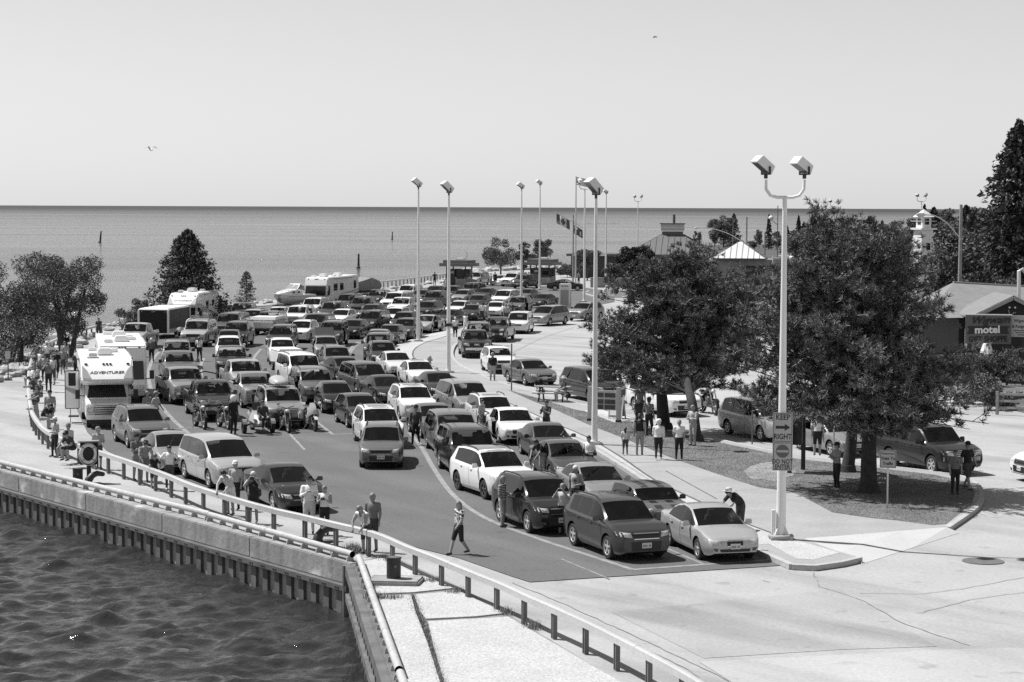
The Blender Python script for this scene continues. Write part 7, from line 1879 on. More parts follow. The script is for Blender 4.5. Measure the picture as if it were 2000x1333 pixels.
# ---- flag poles
def flag(px, py, top, label, fl, kind):
 c = ground(px, py); h = depth_at(px, top, c.y).z
 t = thing('flagpole', label, 'flagpole', c); link('pole', MB().tube([(0, 0, 0), (0, 0, h)], [.13, .08], 10).mesh('pole', [M_WOOD if kind != 'top' else M_RIM], smooth=40), t)
 for (a, b, w, hgt, droop, mk) in fl:
  A = depth_at(*a, c.y) - c; B = depth_at(*b, c.y) - c
  if mk == 'yard': link('yard', MB().tube([A, B], .05, 8).mesh('yard', [M_RIM]), t); continue
  d = (B - A); n, m_ = 12, 6; V, F, MI = [], [], []
  for i in range(n + 1):
   for j in range(m_ + 1):
    s = i / n; V.append(A + d * s + Vector((0, .18 * math.sin(s * 9 + j * .4), -hgt * j / m_ - droop * s * s)))
  for i in range(n):
   for j in range(m_):
    F.append((i * (m_ + 1) + j, (i + 1) * (m_ + 1) + j, (i + 1) * (m_ + 1) + j + 1, i * (m_ + 1) + j + 1))
    if mk == 'leaf': MI.append(0 if (i < 3 or i >= 9) or (abs(i - 5.5) < 1.6 and 1 <= j <= 4 and not (i in (4, 7) and j in (1, 4))) else 1)
    elif mk == 'ensign': MI.append(1 if (i < 5 and j < 3 and (i == 2 or j == 1)) or (abs(i - 8.5) < 1 and 2 <= j <= 4) else 0)
    else: MI.append(1)
  mb = MB(); mb.add(V, F); mb.m = MI; link('flag', mb.mesh('flag', [mat('flag_dark', .10, rough=.8), mat('flag_white', .62, rough=.8)], smooth=60, fix=False), t)
flag(1119, 551, 420, 'flagpole with a slanting yard carrying two flags', [((1082, 414), (1145, 449), 0, 0, 0, 'yard'), ((1087, 417.5), (1113, 432), 0, 1.35, -.1, 'leaf'), ((1121, 440), (1138, 448), 0, 1.2, .15, 'ensign')], 'x')
flag(1124, 553, 345, 'tall flagpole with a pale flag at its top', [((1125, 346), (1150, 350), 0, 1.1, .1, 'plain')], 'top')
# ------------------------------------------------------------------ ticket booths
def booth(px, py, label, w=3.2, d=2.6):
 c = ground(px, py); t = thing('ticket_booth', label, 'ticket booth', c, R(-22), 'ticket booths')
 link('base_wall', MB().box((0, 0, .5), (w * .9, d * .9, 1.0)).mesh('base_wall', [M_STONE]), t)
 for x in (-1, 1):
  for y in (-1, 1): link('corner_post', MB().box((x * w * .42, y * d * .42, 1.35), (.14, .14, 2.7)).mesh('corner_post', [M_DWOOD]), t)
 for rz, ww, off in ((0, w, d * .44), (90, d, w * .44), (180, w, d * .44), (270, d, w * .44)):
  Mx = Matrix.Rotation(R(rz), 4, 'Z')
  for q in (-1, 1):
   g = MB().box((q * ww * .2, -off, 1.65), (ww * .36, .03, 1.2), M=Mx).mesh('window', [M_GLASSDK]); link('window', g, t)
 dr = link('door', MB().box((-w * .16, -d * .455, 1.15), (.9, .05, 2.2)).mesh('door', [M_DWOOD]), t); link('door_notice', MB().box((-w * .16, -d * .455 - .035, 1.85), (.5, .02, .3)).mesh('door_notice', [M_RVG]), dr)
 link('roof_fascia', MB().box((0, 0, 2.85), (w * 1.35, d * 1.35, .42)).mesh('roof_fascia', [mat('fascia_grey', .17, rough=.6)], bevel=.03), t)
 link('upper_fascia', MB().box((0, 0, 3.25), (w * 1.1, d * 1.1, .42)).mesh('upper_fascia', [MATS['fascia_grey']], bevel=.03), t)
 link('roof_unit', MB().box((.2, 0, 3.58), (1.1, .8, .26)).mesh('roof_unit', [M_WHITE], bevel=.04), t)
 link('aerial', MB().tube([(1.1, 0, 3.4), (1.1, 0, 4.6)], .03, 5).mesh('aerial', [M_POST]), t)
booth(897, 559, 'left ticket booth with stepped flat roof'); booth(1060, 556, 'right ticket booth with stepped flat roof in front of the shore bushes')
for k, px in enumerate((999, 1012)):
 c = ground(px, 557); o = thing('concrete_bollard', '%s of two pale bollards between the ticket booths' % ('left' if k == 0 else 'right'), 'bollard', c); link('shaft', MB().lathe([(.16, 0), (.16, .85), (.10, .95), (0, .98)], 14).mesh('shaft', [M_KERB], smooth=40), o)
c = ground(1046, 556); o = thing('stone_pillar', 'short stone pillar left of the right ticket booth', 'pillar', c); link('shaft', MB().box((0, 0, .65), (.8, .6, 1.3)).mesh('shaft', [M_STONE], bevel=.02), o); link('cap', MB().box((0, 0, 1.34), (.9, .7, .1)).mesh('cap', [M_KERB]), o)

# ------------------------------------------------------------------ terminal
M_MROOF = mat('metal_roof_grey', .16, rough=.45, metal=.2, var=.08, scale=.4); M_MSEAM = mat('roof_seam', .09, rough=.5); M_LROOF = mat('metal_roof_pale', .62, rough=.4, var=.05, scale=.4)
def hip_roof(parent, w, d, z0, z1, rw, rd, m, seams, thick=.25, seam_m=None):
 """hipped roof over w x d with a flat top rw x rd, standing seams on the front and right faces"""
 V = [(-w / 2, -d / 2, z0), (w / 2, -d / 2, z0), (w / 2, d / 2, z0), (-w / 2, d / 2, z0), (-rw / 2, -rd / 2, z1), (rw / 2, -rd / 2, z1), (rw / 2, rd / 2, z1), (-rw / 2, rd / 2, z1)]
 mb = MB(); mb.add(V, [(0, 1, 5, 4), (1, 2, 6, 5), (2, 3, 7, 6), (3, 0, 4, 7), (4, 5, 6, 7), (3, 2, 1, 0)]); r_ = link('roof', mb.mesh('roof', [m]), parent)
 def on(face, s, t):
  a, b, c_, e = [Vector(V[i]) for i in face]; lo = a.lerp(b, s)
  return lo
 for face in ((0, 1, 5, 4), (1, 2, 6, 5), (3, 0, 4, 7)):
  a, b, tb, ta = [Vector(V[i]) for i in face]; L_ = (b - a).length; n = int(L_ / seams); d_ = (b - a).normalized()
  nrm = (b - a).cross(ta - a).normalized(); wl = (ta - a).dot(d_); wr_ = (b - tb).dot(d_); up = (ta - a) - d_ * wl
  for i in range(1, n):
   s = L_ * i / n; f = 1.0
   if s < wl: f = s / wl
   elif s > L_ - wr_: f = (L_ - s) / wr_
   p = a + d_ * s; o = link('roof_seam', MB().bar(p + nrm * .03, p + up * f + nrm * .03, .07, .07, up=nrm).mesh('roof_seam', [seam_m or M_MSEAM]), r_)
 return r_
DT = 318.0
c = Vector(((1310 - 1000) * DT / FPX, DT, 0)); t = thing('terminal_building', 'ferry terminal with a big grey hipped metal roof and square cupola', 'building', c, R(-8))
zE = depth_at(1310, 499, DT).z; zR = depth_at(1310, 459, DT).z; zC = depth_at(1310, 439, DT).z
link('wall', MB().box((0, 3, zE / 2 - .1), (11, 11, zE - .2)).mesh('wall', [M_STONE]), t)
for x in (-4, -2, 0, 2, 4): link('window', MB().box((x, -2.52, 1.9), (1.5, .06, 1.3)).mesh('window', [M_GLASSDK]), t)
link('eave_fascia', MB().box((0, 3, zE + .0), (13.4, 13.4, .35)).mesh('eave_fascia', [M_MSEAM]), t)
ro = hip_roof(t, 13.2, 13.2, zE + .18, zR, 3.2, 3.2, M_MROOF, .85)
ro.location = (0, 3, 0)
link('cupola', MB().box((0, 3, (zR + zC) / 2 + .3), (3.3, 3.3, zC - zR - .5)).mesh('cupola', [mat('cupola_metal', .48, rough=.4, metal=.3)]), t)
link('cupola_neck', MB().box((0, 3, zR + .1), (3.0, 3.0, .7)).mesh('cupola_neck', [M_MSEAM]), t); link('cupola_cap', MB().box((0, 3, zC + .1), (3.6, 3.6, .18)).mesh('cupola_cap', [M_MSEAM]), t)
for z in (.35, .65): link('cupola_band', MB().box((0, 3, zR + (zC - zR) * z + .3), (3.34, 3.34, .05)).mesh('cupola_band', [M_MSEAM]), t)
link('flue', MB().tube([(.2, 3, zC), (.2, 3, zC + 1.5)], .2, 8).mesh('flue', [M_RIMD]), t)
link('wing_wall', MB().box((-10.5, 4, 1.6), (9, 8, 3.2)).mesh('wing_wall', [mat('dark_siding', .06, rough=.7)]), t); link('wing_roof', MB().box((-10.5, 3.6, 3.4), (10.2, 9.4, .35)).mesh('wing_roof', [M_MSEAM]), t); link('wing_fascia', MB().box((-12.2, -1.2, 3.42), (5, .08, .22)).mesh('wing_fascia', [M_WHITE]), t)
link('low_roof', MB().box((4.5, -6, 2.9), (9, 6, .3)).mesh('low_roof', [M_LROOF]), t); link('low_wall', MB().box((4.5, -6, 1.4), (8.4, 5.4, 2.7)).mesh('low_wall', [M_STONE]), t); link('roof_vent', MB().lathe([(.35, 3.0), (.35, 3.9), (.45, 3.95), (.45, 4.1), (0, 4.2)], 12, (5.6, -7.5, 0)).mesh('roof_vent', [M_WHITE], smooth=40), t)
DP = 285.0
c = Vector(((1452 - 1000) * DP / FPX, DP, 0)); t = thing('pavilion', 'stone pavilion with a pale hipped metal roof right of the terminal', 'building', c, R(-10))
zE = depth_at(1450, 506, DP).z; zR = depth_at(1450, 473, DP).z
ro = hip_roof(t, 7.0, 7.0, zE + .1, zR, .3, .3, M_LROOF, .75, seam_m=mat('pale_seam', .30)); ro.location = (-.6, 2, 0)
link('eave_fascia', MB().box((-.6, 2, zE), (6.9, 6.9, .22)).mesh('eave_fascia', [M_MSEAM]), t)
link('wall', MB().box((1.0, 2.5, zE / 2), (9.5, 5, zE - .12)).mesh('wall', [M_STONE]), t)
link('door', MB().box((1.2, -.04, 1.5), (1.9, .06, 2.6)).mesh('door', [M_DWOOD]), t)
for k in range(7): link('door_slat', MB().box((1.2, -.09, .5 + k * .33), (1.8, .03, .05)).mesh('door_slat', [M_STEEL]), t)
rngs = random.Random(3)
stone_me = [MB().box((0, 0, 0), (rngs.uniform(.3, .6), .10, rngs.uniform(.18, .34))).mesh('stone', [mat('stone_pale', .42, var=.3, scale=2), ][:1], bevel=.03) for _ in range(5)]
for i in range(70):
 x = rngs.uniform(2.4, 5.6) if i % 2 else rngs.uniform(-3.5, 0); z = rngs.uniform(.3, zE - .4); link('stone', stone_me[i % 5], t, (x, -.03, z))
link('flat_roof', MB().box((6.5, 3.5, zE - .02), (5.5, 6, .2)).mesh('flat_roof', [M_MROOF]), t); link('roof_vent', MB().box((5.6, 1.5, zE + .3), (2.2, .8, .35)).mesh('roof_vent', [M_WHITE], bevel=.04), t); link('roof_vent', MB().lathe([(.5, zE), (.5, zE + .3), (.3, zE + .5), (.3, zE + .8), (0, zE + .9)], 12, (6.4, .8, 0)).mesh('roof_vent', [M_RIM], smooth=40), t)
link('banner', MB().box((4.1, -1.0, 2.0), (.3, .05, 3.2)).mesh('banner', [M_RVG]), t); link('banner_pole', MB().tube([(3.9, -1.0, 0), (3.9, -1.0, 4.2)], .06, 8).mesh('banner_pole', [M_WHITE]), t)
c = ground(1220, 562); t = thing('garden_wall', 'low stone wall behind the sitting dog', 'wall', c, R(-5)); link('wall_body', MB().box((0, 0, .6), (9, .5, 1.2)).mesh('wall_body', [M_STONE]), t); link('coping', MB().box((0, 0, 1.24), (9.2, .65, .1)).mesh('coping', [M_KERB]), t)
mb = MB()
for k in range(9): mb.box((-4.2 + k * 1.05, .1, 1.8), (.10, .10, 1.1))
pg = thing('pergola', 'dark timber railing above the low stone wall', 'railing', c, R(-5))
for k in range(9): link('rail_post', MB().box((-4.2 + k * 1.05, .1, 1.8), (.10, .10, 1.1)).mesh('rail_post', [M_DWOOD]), pg)
link('top_rail', MB().box((0, .1, 2.35), (8.8, .14, .1)).mesh('top_rail', [M_DWOOD]), pg)

# ------------------------------------------------------------------ motel
DM = 131.0
def at(px, py, y): return depth_at(px, py, y)
c = Vector((at(1960, 600, DM).x, DM, 0)); t = thing('motel', 'dark motel with a grey shingle roof and gable above its sign', 'building', c)
def loc(px, py, y): return at(px, py, y) - c
M_SHING = mat('grey_shingles', .19, rough=.9, var=.12, scale=1.5, fine=.2, fscale=14); M_BROWN = mat('dark_brown_siding', .022, rough=.75)
A, B_, C_, D_ = loc(1805, 622, 131), loc(2110, 618, 131), loc(2110, 566, 139), loc(1862, 552, 139)
mb = MB(); mb.add([A, B_, C_, D_, A + Vector((.6, 13, -.2)), B_ + Vector((0, 15, -.2))], [(0, 1, 2, 3), (3, 2, 5, 4), (0, 3, 4)]); link('main_roof', mb.mesh('main_roof', [M_SHING], fix=False), t)
link('main_wall', MB().box((1.8, 7.6, (A.z) / 2 - .05), (8.6, 13, A.z - .1)).mesh('main_wall', [M_BROWN]), t)
link('ridge_board', MB().bar(D_ + Vector((0, 0, .03)), C_ + Vector((0, 0, .03)), .3, .08).mesh('ridge_board', [M_RVG]), t)
pk, el = loc(1977, 577, 129.3), loc(1903, 613, 129.3); er = Vector((2 * pk.x - el.x, pk.y, el.z))
mb = MB(); mb.add([(el.x + .15, el.y, 0), (er.x - .15, el.y, 0), (er.x - .15, el.y, er.z - .15), (pk.x, pk.y, pk.z - .15), (el.x + .15, el.y, el.z - .15), (el.x + .15, el.y + 5, 0), (er.x - .15, el.y + 5, 0), (er.x - .15, el.y + 5, er.z - .15), (pk.x, pk.y + 5, pk.z - .15), (el.x + .15, el.y + 5, el.z - .15)], [(0, 1, 2, 3, 4), (5, 9, 8, 7, 6), (0, 4, 9, 5), (1, 6, 7, 2)]); link('gable_wall', mb.mesh('gable_wall', [M_BROWN]), t)
for e in (el, er):
 d = (pk - e).normalized(); q = Vector((-d.z, 0, d.x)) if d.x > 0 else Vector((d.z, 0, -d.x))
 o_ = e - d * .35
 mb = MB(); mb.add([o_ + Vector((0, -.35, 0)), pk + Vector((0, -.35, 0)), pk + Vector((0, 5, 0)), o_ + Vector((0, 5, 0)), o_ + Vector((0, -.35, -.1)), pk + Vector((0, -.35, -.1)), pk + Vector((0, 5, -.1)), o_ + Vector((0, 5, -.1))], [(0, 1, 2, 3), (7, 6, 5, 4), (0, 4, 5, 1), (3, 2, 6, 7), (0, 3, 7, 4), (1, 5, 6, 2)]); link('gable_roof', mb.mesh('gable_roof', [M_SHING]), t)
 mb = MB(); mb.bar(o_ + Vector((0, -.37, -.16)), pk + Vector((0, -.37, -.16)), .06, .20); link('barge_board', mb.mesh('barge_board', [mat('barge_grey', .33)]), t)
fl_ = loc(1976, 604, 129.2)
for dx in (-.16, .18): link('gable_lamp', MB().lathe([(.0, -.07), (.06, -.04), (.07, 0), (.06, .04), (0, .07)], 10, (fl_.x + dx, fl_.y - .1, fl_.z + .10)).mesh('gable_lamp', [M_WHITE], smooth=60), t)
mb = MB(); mb.tube([(fl_.x - .22, fl_.y - .08, fl_.z - .05), (fl_.x - .15, fl_.y - .08, fl_.z - .28), (fl_.x, fl_.y - .08, fl_.z - .40), (fl_.x + .10, fl_.y - .08, fl_.z - .22), (fl_.x + .24, fl_.y - .08, fl_.z - .22)], .03, 6); link('lamp_bracket', mb.mesh('lamp_bracket', [M_RVG]), t)
link('vent_pipe', MB().tube([loc(1990, 590, 134), loc(1990, 530, 134), loc(1997, 526, 134), loc(2006, 536, 134)], .12, 10).mesh('vent_pipe', [M_RIM], smooth=50), t)
link('window', MB().box((el.x + 1.7, el.y - .02, 1.3), (1.6, .06, .9)).mesh('window', [M_GLASSDK]), t)
# shop sign on its own frame
DS = 127.0
sc_ = at(1930, 644, DS); t = thing('shop_sign', 'grey motel and gift shop sign board with a dark ribbon', 'sign', Vector((sc_.x, DS, 0)), R(-11))
sw, sh = 88 * DS / FPX, 56 * DS / FPX; z = sc_.z
bd = link('board', MB().box((0, 0, z), (sw, .12, sh)).mesh('board', [mat('sign_grey', .12, rough=.6)]), t); link('top_trim', MB().box((0, 0, z + sh / 2 + .03), (sw + .05, .16, .06)).mesh('top_trim', [M_WHITE]), t)
for x in (-sw / 2 + .05, sw / 2 - .2): link('post', MB().box((x, .12, z / 2), (.14, .1, z)).mesh('post', [M_WHITE if x < 0 else M_DWOOD]), t)
link('ribbon', MB().prism([(-sw * .46, z - .28), (sw * .45, z - .24), (sw * .41, z - .02), (sw * .46, z + .22), (-sw * .45, z + .18), (-sw * .41, z - .05)], 'y', -.085, -.062).mesh('ribbon', [M_SIGNBK]), t)
def lettering(txt, size, x, zz, m, bold=.0, shear=0., sx=1., rot=0.0):
 me = text_mesh(txt, size, m, .006, bold, shear, sx=sx); me.transform(Matrix.Translation((x, -.10, zz)) @ UPRIGHT @ Matrix.Rotation(R(rot), 4, 'Z')); link('lettering', me, t)['kind'] = 'stuff'
M_INK = mat('sign_dark_ink', .012)
lettering('Wigwam', .66, .08, z + sh * .325, M_INK, .004, .45, .95, 3); lettering('motel', .60, -.05, z - .02, M_WHITE, .022, 0, 1.05, 2); lettering('GIFT SHOPPE', .48, 0, z - sh * .345, M_INK, .008, 0, .80, 2)
s2 = at(1991, 638, DS - .3); sb = thing('notice_sign', 'pale lettered notice board beside the motel sign, cut by the frame edge', 'sign', Vector((s2.x + .3, DS - .1, 0)), R(-11)); z2 = s2.z
link('board', MB().box((0, 0, z2), (1.6, .08, 1.28)).mesh('board', [mat('notice_pale', .46)]), sb); link('post', MB().box((0, .1, z2 / 2), (.12, .1, z2)).mesh('post', [M_DWOOD]), sb)
for txt, size, dz in (('Wigwam Gift', .24, .32), ('& Fudge Shoppe', .23, -.02)):
 me = text_mesh(txt, size, M_SIGNBK, .004, .003); me.transform(Matrix.Translation((.08, -.05, z2 + dz)) @ UPRIGHT); link('lettering', me, sb)['kind'] = 'stuff'
for k in range(3): link('small_print', MB().box((.05, -.043, z2 - .26 - k * .13), (1.2 - k * .2, .006, .045)).mesh('small_print', [M_SIGNBK]), sb)
wg = at(1927, 686, 126); t = thing('teepee_figure', 'white cone-shaped wigwam figure below the motel sign', 'figure', Vector((wg.x, 126, 0))); link('cone', MB().lathe([(1.0, 0), (.24, wg.z + .42), (.22, wg.z + .44), (0, wg.z + .46)], 8).mesh('cone', [M_WHITE]), t)
# light tower
DL = 250.0
lt = at(1803, 500, DL); t = thing('light_tower', 'white tapered wooden light tower rising above the trees', 'light tower', Vector((lt.x, DL, 0)), R(25))
zb, zg, zl, zt = at(1803, 520, DL).z, at(1803, 449, DL).z, at(1803, 437, DL).z, at(1803, 424, DL).z
def ring4(r, z): return [(-r, -r, z), (r, -r, z), (r, r, z), (-r, r, z)]
mb = MB(); mb.add(ring4(1.55, 0) + ring4(.78, zg), [(0, 1, 5, 4), (1, 2, 6, 5), (2, 3, 7, 6), (3, 0, 4, 7), (4, 5, 6, 7)]); link('tower_body', mb.mesh('tower_body', [M_WHITE]), t)
link('gallery', MB().box((0, 0, zg + .1), (2.2, 2.2, .22)).mesh('gallery', [M_WHITE]), t); link('lantern', MB().box((0, 0, (zg + zt) / 2 + .1), (1.25, 1.25, zt - zg)).mesh('lantern', [M_WHITE]), t)
for rz in range(4): link('lantern_window', MB().box((0, -.64, (zg + zt) / 2 + .2), (.6, .04, .7), M=Matrix.Rotation(R(90 * rz), 4, 'Z')).mesh('lantern_window', [M_GLASSDK]), t)
mb = MB(); mb.add(ring4(.9, zt) + [(0, 0, zt + .9)], [(0, 1, 4), (1, 2, 4), (2, 3, 4), (3, 0, 4), (3, 2, 1, 0)]); link('lantern_roof', mb.mesh('lantern_roof', [M_WHITE]), t)
mb = MB()
for s in ((-1, -1, 1, -1), (1, -1, 1, 1), (1, 1, -1, 1), (-1, 1, -1, -1)):
 link('gallery_rail', MB().bar((s[0] * 1.07, s[1] * 1.07, zg + 1.0), (s[2] * 1.07, s[3] * 1.07, zg + 1.0), .06, .06).mesh('gallery_rail', [M_WHITE]), t)
for zz in (.45, .75): link('window', MB().box((0, -(1.55 - .77 * zz) - .01, zg * zz), (.55, .05, .9)).mesh('window', [M_GLASSDK]), t)
# split-rail fence at the right edge
c = ground(1985, 812); t = thing('split_rail_fence', 'weathered split-rail fence at the right frame edge', 'fence', c, R(-30))
for k in range(4): link('post', MB().box((k * 2.0 - 1.0, 0, .6), (.14, .14, 1.2)).mesh('post', [M_WOOD]), t)
for z in (.35, .7, 1.05):
 for k in range(3): link('rail', MB().bar((k * 2.0 - 1.1, .06, z + (k % 2) * .06), (k * 2.0 + 1.1, -.06, z + .05), .10, .12).mesh('rail', [M_WOOD]), t)
# buoys and breakwater
for px, py, h, lb in ((195, 474, 22, 'leaning spar buoy on the open water at left'), (766, 468, 15, 'small spar buoy on the open water in the middle'), (700, 524, 28, 'dark spar buoy beyond the motor coach')):
 c = ground(px, py, WATER_Z); s = h * c.y / FPX; t = thing('spar_buoy', lb, 'buoy', c, 0); lean = .12 if px < 300 else .02
 link('spar', MB().tube([(0, 0, -1), (lean * s, 0, s)], [.10 * s, .06 * s], 10).mesh('spar', [M_BLACK], smooth=40), t); link('float', MB().lathe([(.14 * s, -.2), (.14 * s, .10 * s), (.08 * s, .14 * s), (0, .15 * s)], 12).mesh('float', [M_RIMD], smooth=40), t)
c0 = depth_at(1120, 437, 1800); 
rg = random.Random(8); mb = MB()
for i in range(70):
 p = ground(1120 + i * 1.25, 437.5, WATER_Z); s = rg.uniform(.6, 1.6); mb.box((p.x, p.y + rg.uniform(-6, 6), WATER_Z + s * .3), (s * 2.6, s * 3, s), M=None, top=(.6, .6))
o = link('breakwater', mb.mesh('breakwater', [M_ROCK])); tag(o, 'thin rubble breakwater far out on the water', 'breakwater', kind='stuff')
# gulls
def gull(px, py, dist, span, yaw, up_, label):
 c = depth_at(px, py, dist); t = thing('gull', label, 'gull', c, R(yaw))
 V, F = [], []; stt = [(-.5, .01), (-.38, .06), (-.1, .09), (.25, .06), (.5, .02)]
 mb = MB()
 for y, r_ in stt:
  for q in range(8): a_ = math.pi * q / 4; V.append((r_ * math.cos(a_) * span, y * span * .5, r_ * math.sin(a_) * span * .9))
 for i in range(4):
  for q in range(8): F.append((i * 8 + q, i * 8 + (q + 1) % 8, (i + 1) * 8 + (q + 1) % 8, (i + 1) * 8 + q))
 mb.add(V, F); link('body', mb.mesh('body', [M_WHITE], smooth=60), t)
 for s in (-1, 1):
  w = MB(); P = [(.04, 0), (.22, up_ * .28), (.5, up_ * .12)]
  for (x0, z0), (x1, z1), c0_, c1_ in ((P[0], P[1], .22, .19), (P[1], P[2], .19, .03)):
   w.add([(s * x0 * span, -c0_ * .45 * span, z0 * span), (s * x1 * span, -c1_ * .3 * span - .02 * span, z1 * span), (s * x1 * span, c1_ * .6 * span, z1 * span), (s * x0 * span, c0_ * .5 * span, z0 * span), (s * x0 * span, -c0_ * .45 * span, (z0 - .015) * span), (s * x1 * span, -c1_ * .3 * span - .02 * span, (z1 - .015) * span), (s * x1 * span, c1_ * .6 * span, (z1 - .015) * span), (s * x0 * span, c0_ * .5 * span, (z0 - .015) * span)], [(0, 1, 2, 3), (7, 6, 5, 4), (0, 4, 5, 1), (1, 5, 6, 2), (2, 6, 7, 3), (3, 7, 4, 0)])
  link('wing', w.mesh('wing', [mat('gull_wing', .35)]), t)
gull(295, 293, 130, .85, 40, .9, 'gull gliding with raised wings over the lake at left'); gull(1279, 71, 160, .7, -60, -.6, 'small gull high in the sky')
# dog
c = ground(1183, 576); c.z = .12
def dog():
 t = thing('dog', 'pale dog sitting on the small grass island', 'dog', c, R(60)); cu = []
 mb = MB()
 B = [((0, .22, .12), (0, .02, .50), .15, .11), ((0, .02, .50), (0, -.06, .68), .10, .07), ((0, -.08, .74), (0, -.22, .70), .085, .045), ((.07, -.04, .48), (.07, -.10, .03), .05, .03), ((-.07, -.04, .48), (-.07, -.10, .03), .05, .03), ((.11, .20, .14), (.12, -.05, .05), .085, .04), ((-.11, .20, .14), (-.12, -.05, .05), .085, .04), ((0, .32, .06), (.05, .55, .04), .04, .02), ((.06, -.03, .80), (.08, .0, .70), .03, .02), ((-.06, -.03, .80), (-.08, .0, .70), .03, .02)]
 h = .03; lo = np.array([-.3, -.4, -.06]); n = (20, 34, 32); g = np.stack(np.meshgrid(*[lo[i] + h * np.arange(n[i]) for i in range(3)], indexing='ij'), -1); S = None
 for a, b, ra, rb in B:
  a, b = np.array(a), np.array(b); ab = b - a; tt = np.clip(((g - a) @ ab) / (ab @ ab), 0, 1); d = np.linalg.norm(g - a - tt[..., None] * ab, axis=-1) - (ra + (rb - ra) * tt)
  if S is None: S = d
  else: hh = np.clip(.5 + .5 * (S - d) / .03, 0, 1); S = S * (1 - hh) + d * hh - .03 * hh * (1 - hh)
 V, F = nets(S, lo, h); o = link('body', mesh_np('body', V, F, [mat('dog_fur', .6, rough=.9)], None, True), t); t.scale = (1.25,) * 3
def nets(S, lo, h):
 nx, ny, nz = S.shape; ins = S < 0; cn = np.zeros((nx - 1, ny - 1, nz - 1), int)
 cor = [(i, j, l) for i in (0, 1) for j in (0, 1) for l in (0, 1)]
 for i, j, l in cor: cn += ins[i:nx - 1 + i, j:ny - 1 + j, l:nz - 1 + l]
 act = (cn > 0) & (cn < 8); idx = -np.ones(act.shape, int); cells = np.argwhere(act); idx[act] = np.arange(len(cells)); acc = np.zeros((len(cells), 3)); cnt = np.zeros(len(cells))
 for p in range(8):
  for q in range(p + 1, 8):
   A, Bc = np.array(cor[p]), np.array(cor[q])
   if np.abs(A - Bc).sum() != 1: continue
   sa = S[tuple((cells + A).T)]; sb = S[tuple((cells + Bc).T)]; m = (sa < 0) != (sb < 0); t = np.where(m, sa / np.where(m, sa - sb, 1), 0); pt = cells + A + t[:, None] * (Bc - A); acc[m] += pt[m]; cnt[m] += 1
 V = lo + h * (acc / cnt[:, None]); F = []
 for ax in range(3):
  u, w = [(1, 2), (2, 0), (0, 1)][ax]; s0 = [slice(1, -1)] * 3; s0[ax] = slice(0, -1); s1 = [slice(1, -1)] * 3; s1[ax] = slice(1, None); a, b = ins[tuple(s0)], ins[tuple(s1)]; off = np.array([1, 1, 1]); off[ax] = 0
  for flip, m in ((False, a & ~b), (True, ~a & b)):
   g = np.argwhere(m) + off
   if not len(g): continue
   eu = np.zeros(3, int); eu[u] = 1; ew = np.zeros(3, int); ew[w] = 1; ids = np.stack([idx[tuple(q.T)] for q in (g - eu - ew, g - ew, g, g - eu)], 1); F.append(ids[:, ::-1] if flip else ids)
 F = np.concatenate(F); return V, F[(F >= 0).all(1)]
dog()
# ------------------------------------------------------------------ trees
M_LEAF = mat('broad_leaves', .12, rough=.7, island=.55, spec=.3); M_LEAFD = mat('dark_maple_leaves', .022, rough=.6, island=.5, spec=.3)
M_NEEDLE = mat('pine_needles', .16, rough=.7, island=.65, spec=.25); M_CEDAR = mat('cedar_sprays', .085, rough=.8, island=.55, spec=.2); M_FOREST = mat('forest_leaves', .12, rough=.8, island=.6, spec=.2); M_SPRUCE = mat('spruce_needles', .075, rough=.8, island=.6, spec=.2)
M_PINEBARK = mat('pine_bark', .042, rough=.95, var=.4, scale=5, bump=.8, bscale=12); M_TWIG = mat('bare_twigs', .22, rough=.9)
def cards(P, size, rg, aspect=.55, dirs=None, jitter=.5):
 """rhombic leaf faces; dirs gives a preferred long axis"""
 n = len(P); a = rg.normal(size=(n, 3))
 if dirs is not None: a = dirs + jitter * a
 a /= np.linalg.norm(a, axis=1)[:, None]; b = rg.normal(size=(n, 3)); b -= (b * a).sum(1)[:, None] * a; b /= np.linalg.norm(b, axis=1)[:, None]
 s = size * rg.uniform(.6, 1.3, n)[:, None]
 V = np.stack([P - a * s * .5, P + b * s * aspect * .5, P + a * s * .5, P - b * s * aspect * .5], 1).reshape(-1, 3)
 return V, np.arange(4 * n).reshape(-1, 4)
def clump_points(centers, radii, n, rg, shell=.55, flat=.8):
 k = rg.choice(len(centers), n, p=(radii ** 2) / (radii ** 2).sum()); d = rg.normal(size=(n, 3)); d /= np.linalg.norm(d, axis=1)[:, None]
 r = radii[k] * (shell + (1 - shell) * rg.random(n)) * rg.uniform(.85, 1.15, n)
 return centers[k] + d * r[:, None] * np.array([1, 1, flat]), d
